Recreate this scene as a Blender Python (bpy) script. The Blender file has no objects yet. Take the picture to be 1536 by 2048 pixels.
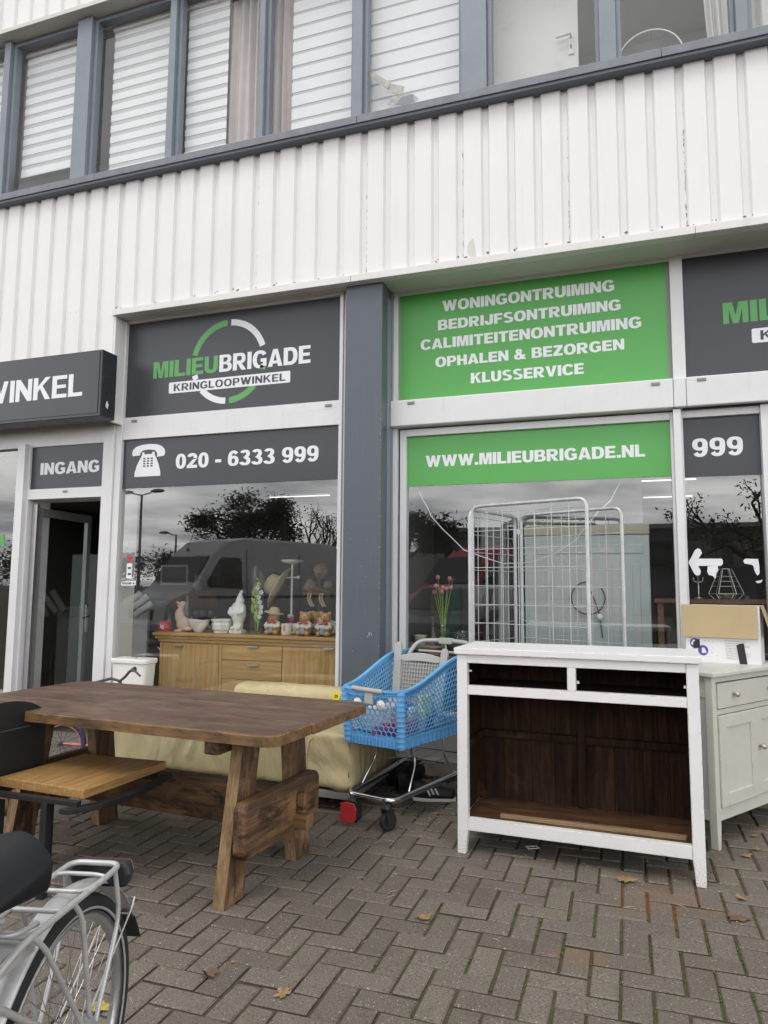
import bpy, bmesh, math, random
import numpy as np
from mathutils import Vector, Matrix, noise as mnoise
R = math.radians
PI = math.pi
random.seed(7)
scene = bpy.context.scene
col = scene.collection

# ------------------------------------------------------------------ camera
CAM_H = 1.44
cam_r = Vector((0.94680186, 0.32174458, 0.00683066))
cam_d = Vector((-0.02693085, 0.1003649, -0.99458615))
cam_f = Vector((-0.32068826, 0.94149207, 0.10369053))
cam_data = bpy.data.cameras.new('camera')
cam_data.sensor_fit = 'AUTO'
cam_data.sensor_width = 36.0
cam_data.lens = 1416.02 / 2048 * 36.0
cam_data.clip_start = 0.05
cam_data.clip_end = 2000
cam = bpy.data.objects.new('camera', cam_data)
mw = Matrix.Identity(4)
for i in range(3):
    mw[i][0] = cam_r[i]; mw[i][1] = -cam_d[i]; mw[i][2] = -cam_f[i]
mw[2][3] = CAM_H
cam.matrix_world = mw
col.objects.link(cam)
scene.camera = cam

# ------------------------------------------------------------------ world: overcast sky with broken grey clouds
SUN_EL, SUN_AZ = R(60), R(192)          # azimuth measured clockwise from +Y: behind the camera, a little to the left
world = bpy.data.worlds.new('World')
scene.world = world
world.use_nodes = True
wn, wl = world.node_tree.nodes, world.node_tree.links
wn.clear()
w_out = wn.new('ShaderNodeOutputWorld')
w_bg = wn.new('ShaderNodeBackground')
w_bg.inputs['Strength'].default_value = 0.1
sky = wn.new('ShaderNodeTexSky')
sky.sky_type = 'NISHITA'
sky.sun_disc = False
sky.sun_elevation = SUN_EL
sky.sun_rotation = SUN_AZ
w_tc = wn.new('ShaderNodeTexCoord')
w_sep = wn.new('ShaderNodeSeparateXYZ')
wl.new(w_tc.outputs['Generated'], w_sep.inputs[0])
w_abs = wn.new('ShaderNodeMath'); w_abs.operation = 'ABSOLUTE'
wl.new(w_sep.outputs['Z'], w_abs.inputs[0])
w_add = wn.new('ShaderNodeMath'); w_add.operation = 'ADD'; w_add.inputs[1].default_value = 0.10
wl.new(w_abs.outputs[0], w_add.inputs[0])
w_comb = wn.new('ShaderNodeCombineXYZ')
for ax in ('X', 'Y'):
    dv = wn.new('ShaderNodeMath'); dv.operation = 'DIVIDE'
    wl.new(w_sep.outputs[ax], dv.inputs[0]); wl.new(w_add.outputs[0], dv.inputs[1])
    wl.new(dv.outputs[0], w_comb.inputs[ax])
w_noise = wn.new('ShaderNodeTexNoise')
w_noise.inputs['Scale'].default_value = 0.9
w_noise.inputs['Detail'].default_value = 7
w_noise.inputs['Roughness'].default_value = 0.55
w_noise.inputs['Distortion'].default_value = 0.3
wl.new(w_comb.outputs[0], w_noise.inputs['Vector'])
w_ramp = wn.new('ShaderNodeValToRGB')
e = w_ramp.color_ramp.elements
e[0].position = 0.36; e[0].color = (0.34, 0.345, 0.36, 1)
e[1].position = 0.66; e[1].color = (1.0, 0.99, 0.97, 1)
wl.new(w_noise.outputs[0], w_ramp.inputs['Fac'])
w_mul = wn.new('ShaderNodeVectorMath'); w_mul.operation = 'SCALE'
# the cloud deck is thinner and brighter low in the sky
w_low = wn.new('ShaderNodeMapRange'); w_low.interpolation_type = 'SMOOTHSTEP'
w_low.inputs['From Min'].default_value = 0.55; w_low.inputs['From Max'].default_value = 0.12
w_low.inputs['To Min'].default_value = 17.0; w_low.inputs['To Max'].default_value = 38.0
wl.new(w_sep.outputs['Z'], w_low.inputs['Value']); wl.new(w_low.outputs[0], w_mul.inputs['Scale'])
wl.new(w_ramp.outputs['Color'], w_mul.inputs[0])
w_mix = wn.new('ShaderNodeMix'); w_mix.data_type = 'RGBA'
w_mix.inputs['Factor'].default_value = 0.88
wl.new(sky.outputs[0], w_mix.inputs['A'])
wl.new(w_mul.outputs[0], w_mix.inputs['B'])
wl.new(w_mix.outputs['Result'], w_bg.inputs['Color'])
wl.new(w_bg.outputs[0], w_out.inputs['Surface'])

# ------------------------------------------------------------------ sun seen through cloud
sun_data = bpy.data.lights.new('sun', 'SUN')
sun_data.energy = 0.8
sun_data.angle = R(22)
sun_data.color = (1.0, 0.97, 0.93)
sun = bpy.data.objects.new('sun', sun_data)
sd = Vector((math.sin(SUN_AZ) * math.cos(SUN_EL), math.cos(SUN_AZ) * math.cos(SUN_EL), math.sin(SUN_EL)))
sun.rotation_euler = sd.to_track_quat('Z', 'Y').to_euler()
sun.location = (0, -10, 20)
col.objects.link(sun)

scene.view_settings.view_transform = 'Standard'
scene.view_settings.look = 'None'
scene.view_settings.exposure = 0.22
scene.view_settings.gamma = 1.0
scene.cycles.max_bounces = 8
scene.cycles.transparent_max_bounces = 16
scene.cycles.caustics_reflective = False
scene.cycles.caustics_refractive = False

# ------------------------------------------------------------------ materials
def new_mat(name):
    m = bpy.data.materials.new(name); m.use_nodes = True
    nt = m.node_tree
    return m, nt, nt.nodes['Principled BSDF']

def lk(nt, a, b): nt.links.new(a, b)

def nd(nt, typ, **kw):
    n = nt.nodes.new(typ)
    for k, v in kw.items():
        if k in n.inputs: n.inputs[k].default_value = v
        else: setattr(n, k, v)
    return n

def coords(nt, scale=(1, 1, 1), kind='Object', loc=(0, 0, 0)):
    tc = nd(nt, 'ShaderNodeTexCoord')
    mp = nd(nt, 'ShaderNodeMapping')
    mp.inputs['Scale'].default_value = scale
    mp.inputs['Location'].default_value = loc
    lk(nt, tc.outputs[kind], mp.inputs['Vector'])
    return mp.outputs['Vector']

def mixc(nt, fac, a, b, mode='MIX'):
    mx = nd(nt, 'ShaderNodeMix', data_type='RGBA', blend_type=mode)
    for s, v in (('Factor', fac), ('A', a), ('B', b)):
        sock = mx.inputs[s]
        if hasattr(v, 'node'): lk(nt, v, sock)
        elif s == 'Factor': sock.default_value = v
        else: sock.default_value = (*v, 1) if len(v) == 3 else v
    return mx.outputs['Result']

def ramp(nt, fac, stops):
    r = nd(nt, 'ShaderNodeValToRGB')
    els = r.color_ramp.elements
    while len(els) < len(stops): els.new(0.5)
    for e_, (p, c) in zip(els, stops):
        e_.position = p
        e_.color = (c, c, c, 1) if isinstance(c, (int, float)) else (*c, 1)
    lk(nt, fac, r.inputs['Fac'])
    return r.outputs['Color']

def noise(nt, vec, scale, detail=4, rough=0.55, dist=0.0):
    n = nd(nt, 'ShaderNodeTexNoise', Scale=scale, Detail=detail, Roughness=rough, Distortion=dist)
    lk(nt, vec, n.inputs['Vector'])
    return n.outputs[0]

def bump(nt, bsdf, h, strength=0.3, dist=0.01):
    b = nd(nt, 'ShaderNodeBump', Strength=strength, Distance=dist)
    lk(nt, h, b.inputs['Height'])
    lk(nt, b.outputs[0], bsdf.inputs['Normal'])

def plain(name, c, rough=0.5, metal=0.0, var=0.12, scale=6.0, dirt=0.0, dirt_c=(0.12, 0.10, 0.08), bmp=0.0, bscale=60.0, spec=0.5, kind='Object', streak=False, **kw):
    """Painted / plastic / metal surface: base colour with soft mottling and optional worn dirt."""
    m, nt, b = new_mat(name)
    v = coords(nt, (1, 1, 1), kind)
    n1 = noise(nt, v, scale, 5, 0.6)
    lo = tuple(x * (1 - var) for x in c); hi = tuple(min(1, x * (1 + var)) for x in c)
    cc = mixc(nt, ramp(nt, n1, [(0.3, 0.0), (0.7, 1.0)]), lo, hi)
    if dirt > 0:
        vv = coords(nt, (3, 3, 0.35) if streak else (1, 1, 1), kind)
        n2 = noise(nt, vv, scale * 1.7, 8, 0.7)
        cc = mixc(nt, ramp(nt, n2, [(0.56, 0.0), (0.74, dirt)]), cc, dirt_c)
    lk(nt, cc, b.inputs['Base Color'])
    rr = nd(nt, 'ShaderNodeMapRange'); rr.inputs['To Min'].default_value = max(0.02, rough - 0.08); rr.inputs['To Max'].default_value = min(1, rough + 0.10)
    lk(nt, n1, rr.inputs['Value']); lk(nt, rr.outputs[0], b.inputs['Roughness'])
    b.inputs['Metallic'].default_value = metal
    b.inputs['Specular IOR Level'].default_value = spec
    if bmp > 0:
        bump(nt, b, noise(nt, v, bscale, 4, 0.6), bmp, 0.004)
    for k, x in kw.items(): b.inputs[k].default_value = x
    return m

def wood(name, c0, c1, axis='X', scale=1.0, rough=0.6, bmp=0.25, wear=None, wear_amt=0.5, wear_pos=0.55, wear_w=.12, stain=0.0):
    """Long-grained wood along one axis of the object."""
    m, nt, b = new_mat(name)
    s = {'X': (0.9, 14, 14), 'Y': (14, 0.9, 14), 'Z': (14, 14, 0.9)}[axis]
    v = coords(nt, tuple(x * scale for x in s))
    n1 = noise(nt, v, 2.2, 7, 0.65, 0.6)
    n2 = noise(nt, v, 9.0, 4, 0.6)
    cc = mixc(nt, ramp(nt, n1, [(0.28, 0.0), (0.72, 1.0)]), c0, c1)
    cc = mixc(nt, ramp(nt, n2, [(0.40, 0.55), (0.60, 0.0)]), cc, tuple(x * 0.62 for x in c0))
    if wear:
        n3 = noise(nt, coords(nt, (1, 1, 1)), 3.2, 6, 0.65)
        cc = mixc(nt, ramp(nt, n3, [(wear_pos - wear_w, 0.0), (wear_pos + wear_w, wear_amt)]), cc, wear)
    if stain > 0:
        n4 = noise(nt, coords(nt, tuple(1.5 if x < 5 else 4.0 for x in s), loc=(3.1, 1.7, 5.3)), 2.6, 8, 0.72, 0.8)
        cc = mixc(nt, ramp(nt, n4, [(.50, 0.0), (.62, stain)]), cc, tuple(x * .28 for x in c0))
        n5 = noise(nt, coords(nt, tuple(x * .5 for x in s)), 30, 3, 0.6)
        cc = mixc(nt, ramp(nt, n5, [(.62, 0.0), (.70, stain * .8)]), cc, tuple(x * .3 for x in c0))
    lk(nt, cc, b.inputs['Base Color'])
    b.inputs['Roughness'].default_value = rough
    bump(nt, b, n2, bmp, 0.003)
    return m

def glass_pane(name, ior=1.75, tint=(0.93, 0.96, 0.95), dirty=0.015):
    m, nt, b = new_mat(name)
    nt.nodes.remove(b)
    out = nt.nodes['Material Output']
    # Schlick reflectance, the same from both sides of the thin pane
    f0 = ((ior - 1) / (ior + 1)) ** 2
    geo = nd(nt, 'ShaderNodeNewGeometry')
    dt = nd(nt, 'ShaderNodeVectorMath', operation='DOT_PRODUCT'); lk(nt, geo.outputs['Incoming'], dt.inputs[0]); lk(nt, geo.outputs['Normal'], dt.inputs[1])
    ab = nd(nt, 'ShaderNodeMath', operation='ABSOLUTE'); lk(nt, dt.outputs['Value'], ab.inputs[0])
    om = nd(nt, 'ShaderNodeMath', operation='SUBTRACT'); om.inputs[0].default_value = 1.0; lk(nt, ab.outputs[0], om.inputs[1])
    pw = nd(nt, 'ShaderNodeMath', operation='POWER'); lk(nt, om.outputs[0], pw.inputs[0]); pw.inputs[1].default_value = 5.0
    fr = nd(nt, 'ShaderNodeMath', operation='MULTIPLY_ADD'); lk(nt, pw.outputs[0], fr.inputs[0]); fr.inputs[1].default_value = 1 - f0; fr.inputs[2].default_value = f0
    tr = nd(nt, 'ShaderNodeBsdfTransparent'); tr.inputs['Color'].default_value = (*tint, 1)
    gl = nd(nt, 'ShaderNodeBsdfGlossy', Roughness=0.0); gl.inputs['Color'].default_value = (1, 1, 1, 1)
    v = coords(nt)
    wob = noise(nt, v, 0.9, 2, 0.5)
    bp = nd(nt, 'ShaderNodeBump', Strength=0.02, Distance=0.02); lk(nt, wob, bp.inputs['Height']); lk(nt, bp.outputs[0], gl.inputs['Normal'])
    mx = nd(nt, 'ShaderNodeMixShader')
    lk(nt, fr.outputs[0], mx.inputs[0]); lk(nt, tr.outputs[0], mx.inputs[1]); lk(nt, gl.outputs[0], mx.inputs[2])
    df = nd(nt, 'ShaderNodeBsdfDiffuse'); df.inputs['Color'].default_value = (0.6, 0.6, 0.58, 1)
    dn = noise(nt, v, 7, 7, 0.7)
    dr = ramp(nt, dn, [(0.45, dirty * 0.6), (0.8, dirty * 3)])
    m2 = nd(nt, 'ShaderNodeMixShader')
    lk(nt, dr, m2.inputs[0]); lk(nt, mx.outputs[0], m2.inputs[1]); lk(nt, df.outputs[0], m2.inputs[2])
    lk(nt, m2.outputs[0], out.inputs['Surface'])
    return m

def emit(name, c, s):
    m, nt, b = new_mat(name)
    b.inputs['Base Color'].default_value = (*c, 1)
    b.inputs['Emission Color'].default_value = (*c, 1)
    b.inputs['Emission Strength'].default_value = s
    return m

def edge_wear(m, wear, amount=.85, radius=.006, scale=22, pos=.5):
    """rub the paint off along the edges of the object"""
    nt = m.node_tree; b = nt.nodes['Principled BSDF']
    old = b.inputs['Base Color'].links[0].from_socket
    bv = nd(nt, 'ShaderNodeBevel', Radius=radius); bv.samples = 4
    g = nd(nt, 'ShaderNodeNewGeometry')
    d = nd(nt, 'ShaderNodeVectorMath', operation='DOT_PRODUCT'); lk(nt, bv.outputs[0], d.inputs[0]); lk(nt, g.outputs['True Normal'], d.inputs[1])
    e_ = ramp(nt, d.outputs['Value'], [(.90, 1.0), (.985, 0.0)])
    n = ramp(nt, noise(nt, coords(nt), scale, 6, .7), [(pos, 0.0), (pos + .10, amount)])
    f = nd(nt, 'ShaderNodeMath', operation='MULTIPLY'); lk(nt, e_, f.inputs[0]); lk(nt, n, f.inputs[1])
    lk(nt, mixc(nt, f.outputs[0], old, wear), b.inputs['Base Color'])
    return m

def speckle_foot(m, c, top=.16):
    """rust and mud specks near the floor, fading out with height on the object"""
    nt = m.node_tree; b = nt.nodes['Principled BSDF']
    old = b.inputs['Base Color'].links[0].from_socket
    v = coords(nt); sp = nd(nt, 'ShaderNodeSeparateXYZ'); lk(nt, v, sp.inputs[0])
    mr = nd(nt, 'ShaderNodeMapRange'); mr.inputs['From Min'].default_value = top; mr.inputs['From Max'].default_value = 0.0; lk(nt, sp.outputs['Z'], mr.inputs['Value'])
    n = ramp(nt, noise(nt, v, 130, 3, .7), [(.52, 0.0), (.62, .9)])
    f = nd(nt, 'ShaderNodeMath', operation='MULTIPLY'); lk(nt, mr.outputs[0], f.inputs[0]); lk(nt, n, f.inputs[1])
    lk(nt, mixc(nt, f.outputs[0], old, c), b.inputs['Base Color'])
    return m

M = {}
M['white_wall'] = plain('white_cladding_paint', (0.775, 0.768, 0.76), 0.45, var=0.02, scale=2.0, dirt=0.16, dirt_c=(0.5, 0.48, 0.45), streak=True)
M['white_trim'] = plain('white_trim_paint', (0.72, 0.71, 0.69), 0.45, var=0.03, scale=3.0, dirt=0.35, dirt_c=(0.38, 0.36, 0.32))
M['white_frame'] = plain('white_frame_paint', (0.70, 0.70, 0.71), 0.35, var=0.03, scale=4.0, dirt=0.22, dirt_c=(0.42, 0.41, 0.38), streak=True)
M['grime'] = plain('flaking_grime', (0.16, 0.14, 0.12), 0.9, var=0.3, scale=40)
M['soffit'] = plain('soffit_paint', (0.60, 0.60, 0.55), 0.6, var=0.05, scale=2.0, dirt=0.25, dirt_c=(0.40, 0.38, 0.33))
M['slate_paint'] = plain('slate_blue_paint', (0.092, 0.107, 0.132), 0.38, var=0.06, scale=5.0, dirt=0.12, dirt_c=(0.25, 0.27, 0.30), streak=True)
M['slate_light'] = plain('slate_grey_frame', (0.22, 0.245, 0.285), 0.4, var=0.06, scale=5.0, dirt=0.22, dirt_c=(0.12, 0.13, 0.15))
M['slate_sill'] = plain('slate_sill_weathered', (0.19, 0.205, 0.23), 0.55, var=0.15, scale=9.0, dirt=0.4, dirt_c=(0.09, 0.10, 0.11))
M['sign_dark'] = plain('anthracite_film', (0.043, 0.045, 0.056), 0.34, var=0.05, scale=2.0, spec=0.5)
M['sign_green'] = plain('green_film', (0.085, 0.37, 0.075), 0.30, var=0.03, scale=2.0)
M['vinyl_white'] = plain('white_vinyl', (0.78, 0.79, 0.82), 0.4, var=0.01)
M['vinyl_green'] = plain('green_vinyl', (0.10, 0.36, 0.10), 0.4, var=0.02)
M['vinyl_dark'] = plain('dark_vinyl', (0.05, 0.05, 0.06), 0.4, var=0.02)
M['black_metal'] = plain('black_painted_metal', (0.012, 0.012, 0.013), 0.5, var=0.2, scale=14, dirt=0.3, dirt_c=(0.03, 0.026, 0.022))
M['black_rubber'] = plain('black_rubber', (0.014, 0.014, 0.015), 0.75, var=0.2, scale=25)
M['black_plastic'] = plain('black_plastic', (0.018, 0.018, 0.02), 0.45, var=0.1, scale=10)
M['glass'] = glass_pane('shop_glass', 2.15, dirty=0.006)
M['glass_up'] = glass_pane('upper_glass', 1.85, (0.97, 0.98, 0.98), dirty=0.01)
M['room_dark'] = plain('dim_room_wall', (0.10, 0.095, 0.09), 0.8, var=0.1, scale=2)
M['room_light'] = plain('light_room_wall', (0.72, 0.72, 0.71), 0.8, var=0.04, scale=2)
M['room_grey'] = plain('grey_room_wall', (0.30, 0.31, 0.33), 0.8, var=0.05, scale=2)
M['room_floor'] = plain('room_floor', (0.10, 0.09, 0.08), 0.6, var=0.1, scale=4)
M['concrete'] = plain('concrete_plinth', (0.20, 0.18, 0.155), 0.9, var=0.25, scale=12, dirt=0.5, dirt_c=(0.07, 0.06, 0.05), bmp=0.5, bscale=90)
M['grey_panel'] = plain('grey_base_panel', (0.24, 0.24, 0.24), 0.5, var=0.06, scale=5, dirt=0.3, dirt_c=(0.12, 0.11, 0.10))
M['chrome'] = plain('galvanised_steel', (0.50, 0.51, 0.52), 0.33, metal=0.85, var=0.12, scale=12)
M['bright_chrome'] = plain('chromed_tube', (0.56, 0.56, 0.57), 0.16, metal=1.0, var=0.08, scale=10)
M['alu'] = plain('brushed_aluminium', (0.55, 0.55, 0.56), 0.35, metal=0.9, var=0.06, scale=12)
M['white_plastic'] = plain('white_plastic', (0.76, 0.76, 0.75), 0.35, var=0.02)
M['ceramic'] = plain('white_ceramic', (0.78, 0.77, 0.74), 0.18, var=0.02)
M['cloth_white'] = plain('white_fabric', (0.74, 0.74, 0.73), 0.9, var=0.03, scale=20)
M['tube_lit'] = emit('lit_tube', (1.0, 0.98, 0.92), 1.1)

# ------------------------------------------------------------------ mesh builder
class MB:
    def __init__(s): s.v = []; s.f = []; s.m = []; s.s = []
    def add(s, vs, fs, mi=0, smooth=False):
        o = len(s.v)
        s.v.extend(tuple(p) for p in vs)
        for f in fs:
            s.f.append([i + o for i in f]); s.m.append(mi); s.s.append(smooth)
        return s
    def box(s, x0, x1, y0, y1, z0, z1, mi=0, T=None):
        vs = [Vector((x, y, z)) for z in (z0, z1) for y in (y0, y1) for x in (x0, x1)]
        if T is not None: vs = [T @ v for v in vs]
        return s.add(vs, [(0, 2, 3, 1), (4, 5, 7, 6), (0, 1, 5, 4), (2, 6, 7, 3), (0, 4, 6, 2), (1, 3, 7, 5)], mi)
    def beam(s, p, q, w, h, mi=0, up=(0, 0, 1)):
        p, q = Vector(p), Vector(q); d = (q - p); L = d.length; d.normalize()
        up = Vector(up)
        if abs(d.dot(up)) > 0.98: up = Vector((0, 1, 0))
        a = d.cross(up).normalized(); b = a.cross(d).normalized()
        T = Matrix(((d.x, a.x, b.x, p.x), (d.y, a.y, b.y, p.y), (d.z, a.z, b.z, p.z), (0, 0, 0, 1)))
        return s.box(0, L, -w / 2, w / 2, -h / 2, h / 2, mi, T)
    def tube(s, pts, r, n=8, closed=False, mi=0, flat=1.0):
        pts = [Vector(p) for p in pts]; N = len(pts)
        rs = r if isinstance(r, (list, tuple)) else [r] * N
        vs = []; fs = []
        t0 = None; nrm = None
        for i in range(N):
            if closed: t = pts[(i + 1) % N] - pts[i - 1]
            else: t = pts[min(i + 1, N - 1)] - pts[max(i - 1, 0)]
            if t.length < 1e-9: t = Vector((0, 0, 1))
            t.normalize()
            if nrm is None:
                up = Vector((0, 0, 1)) if abs(t.z) < 0.95 else Vector((1, 0, 0))
                nrm = (up - t * up.dot(t)).normalized()
            else:
                nrm = nrm - t * nrm.dot(t)
                if nrm.length < 1e-6: nrm = t.orthogonal()
                nrm.normalize()
            bn = t.cross(nrm)
            for k in range(n):
                a = 2 * PI * k / n
                vs.append(pts[i] + (nrm * math.cos(a) * flat + bn * math.sin(a)) * rs[i])
        M_ = N if closed else N - 1
        for i in range(M_):
            j = (i + 1) % N
            for k in range(n):
                k2 = (k + 1) % n
                fs.append((i * n + k, i * n + k2, j * n + k2, j * n + k))
        s.add(vs, fs, mi, True)
        if not closed:
            s.add(vs[:n], [tuple(reversed(range(n)))], mi); s.add(vs[-n:], [tuple(range(n))], mi)
        return s
    def lathe(s, prof, c=(0, 0, 0), n=24, mi=0, sx=1.0, sy=1.0, T=None, smooth=True):
        vs = []; fs = []
        for (r, z) in prof:
            for k in range(n):
                a = 2 * PI * k / n
                p = Vector((r * math.cos(a) * sx + c[0], r * math.sin(a) * sy + c[1], z + c[2]))
                vs.append(T @ p if T is not None else p)
        for i in range(len(prof) - 1):
            for k in range(n):
                k2 = (k + 1) % n
                fs.append((i * n + k, i * n + k2, (i + 1) * n + k2, (i + 1) * n + k))
        if prof[0][0] > 1e-6: fs.append(tuple(reversed(range(n))))
        if prof[-1][0] > 1e-6: fs.append(tuple((len(prof) - 1) * n + k for k in range(n)))
        return s.add(vs, fs, mi, smooth)
    def ball(s, c, r, n=16, m=10, mi=0, T=None):
        rx, ry, rz = (r, r, r) if isinstance(r, (int, float)) else r
        prof = [(max(1e-7, math.sin(PI * i / m)), -math.cos(PI * i / m)) for i in range(m + 1)]
        vs = []; fs = []
        for (q, z) in prof:
            for k in range(n):
                a = 2 * PI * k / n
                p = Vector((q * math.cos(a) * rx, q * math.sin(a) * ry, z * rz))
                if T is not None: p = T @ p
                vs.append(p + Vector(c))
        for i in range(m):
            for k in range(n):
                k2 = (k + 1) % n
                fs.append((i * n + k, i * n + k2, (i + 1) * n + k2, (i + 1) * n + k))
        return s.add(vs, fs, mi, True)
    def prism(s, poly, a0, a1, plane='xz', mi=0, T=None):
        """polygon in a plane, pushed along the third axis from a0 to a1"""
        def mk(u, v, w):
            return Vector({'xz': (u, w, v), 'xy': (u, v, w), 'yz': (w, u, v)}[plane])
        n = len(poly)
        vs = [mk(u, v, a0) for u, v in poly] + [mk(u, v, a1) for u, v in poly]
        if T is not None: vs = [T @ p for p in vs]
        fs = [tuple(range(n)), tuple(reversed(range(n, 2 * n)))]
        fs += [(i, i + n, (i + 1) % n + n, (i + 1) % n) for i in range(n)]
        return s.add(vs, fs, mi)
    def grid(s, fn, nu, nv, mi=0, smooth=True, cu=False):
        vs = [fn(i / nu, j / nv) for j in range(nv + 1) for i in range(nu + 1)]
        w = nu + 1
        fs = [(j * w + i, j * w + i + 1, (j + 1) * w + i + 1, (j + 1) * w + i) for j in range(nv) for i in range(nu)]
        return s.add(vs, fs, mi, smooth)
    def build(s, name, mats, parent=None, bevel=0.0, seg=2, local=True, solid=0.0, remesh=0.0, subd=0, loc=None, fixn=False, smooth_all=False):
        me = bpy.data.meshes.new(name)
        me.from_pydata([tuple(v) for v in s.v], [], s.f)
        if not isinstance(mats, (list, tuple)): mats = [mats]
        for m in mats: me.materials.append(m)
        me.polygons.foreach_set('material_index', s.m)
        me.polygons.foreach_set('use_smooth', [True] * len(s.s) if smooth_all else s.s)
        if fixn:
            bm = bmesh.new(); bm.from_mesh(me)
            bmesh.ops.remove_doubles(bm, verts=bm.verts, dist=1e-5)
            bmesh.ops.recalc_face_normals(bm, faces=bm.faces)
            bm.to_mesh(me); bm.free()
        me.update()
        o = bpy.data.objects.new(name, me)
        col.objects.link(o)
        if parent is not None:
            o.parent = parent
            if not local:     # vertices were given in world space
                o.matrix_parent_inverse = world_of(parent).inverted()
        if loc is not None: o.location = loc
        if remesh > 0:
            md = o.modifiers.new('remesh', 'REMESH'); md.mode = 'VOXEL'; md.voxel_size = remesh; md.use_smooth_shade = True
            md2 = o.modifiers.new('smooth', 'SMOOTH'); md2.factor = 0.5; md2.iterations = 6
        if solid > 0:
            md = o.modifiers.new('solid', 'SOLIDIFY'); md.thickness = solid; md.offset = 0
        if bevel > 0:
            md = o.modifiers.new('bevel', 'BEVEL'); md.width = bevel; md.segments = seg; md.limit_method = 'ANGLE'; md.angle_limit = R(40)
            md.harden_normals = False
        if subd > 0:
            md = o.modifiers.new('subd', 'SUBSURF'); md.levels = subd; md.render_levels = subd
        return o

def world_of(o):
    m = Matrix.LocRotScale(o.location, o.rotation_euler, o.scale)
    return world_of(o.parent) @ o.matrix_parent_inverse @ m if o.parent else m

def tag(o, label, cat, group=None, kind=None):
    o['label'] = label; o['category'] = cat
    if group: o['group'] = group
    if kind: o['kind'] = kind
    return o

def thing(name, label, cat, loc=(0, 0, 0), rz=0.0, group=None):
    o = bpy.data.objects.new(name, None)
    o.empty_display_size = 0.1
    o.location = loc; o.rotation_euler = (0, 0, rz)
    col.objects.link(o)
    return tag(o, label, cat, group)

def struct(o, label=None):
    o['kind'] = 'structure'
    if label: o['label'] = label
    return o

def copy_tree(o, parent=None):
    c = o.copy(); col.objects.link(c)
    if parent is not None: c.parent = parent
    for ch in list(o.children): copy_tree(ch, c)
    return c

def ray(px, py):
    return cam_r * ((px - 768) / 1416.02) + cam_d * ((py - 1024) / 1416.02) + cam_f
def atY(px, py, Y):
    d = ray(px, py); t = Y / d.y
    return Vector((d.x * t, Y, d.z * t + CAM_H))
def atZ(px, py, Z=0.0):
    d = ray(px, py); t = (Z - CAM_H) / d.z
    return Vector((d.x * t, d.y * t, Z))

def rrect(x0, x1, z0, z1, r, n=5):
    pts = []
    for cx, cz, a0 in ((x1 - r, z0 + r, -90), (x1 - r, z1 - r, 0), (x0 + r, z1 - r, 90), (x0 + r, z0 + r, 180)):
        for k in range(n + 1):
            a = R(a0 + 90 * k / n); pts.append((cx + r * math.cos(a), cz + r * math.sin(a)))
    return pts

def arc_pts(c, r, a0, a1, n, plane='xz', w=0.0):
    out = []
    for k in range(n + 1):
        a = R(a0 + (a1 - a0) * k / n)
        u, v = c[0] + r * math.cos(a), c[1] + r * math.sin(a)
        out.append(Vector({'xz': (u, w, v), 'xy': (u, v, w), 'yz': (w, u, v)}[plane]))
    return out

def fillet(pts, r, n=5):
    """round the inner corners of a polyline"""
    pts = [Vector(p) for p in pts]; out = [pts[0]]
    for i in range(1, len(pts) - 1):
        a, b, c = pts[i - 1], pts[i], pts[i + 1]
        d1 = (a - b); d2 = (c - b)
        rr = min(r, d1.length * 0.48, d2.length * 0.48)
        p0 = b + d1.normalized() * rr; p1 = b + d2.normalized() * rr
        for k in range(n + 1):
            t = k / n
            out.append(p0 * (1 - t) ** 2 + b * 2 * t * (1 - t) + p1 * t * t)
    out.append(pts[-1])
    return out

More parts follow.
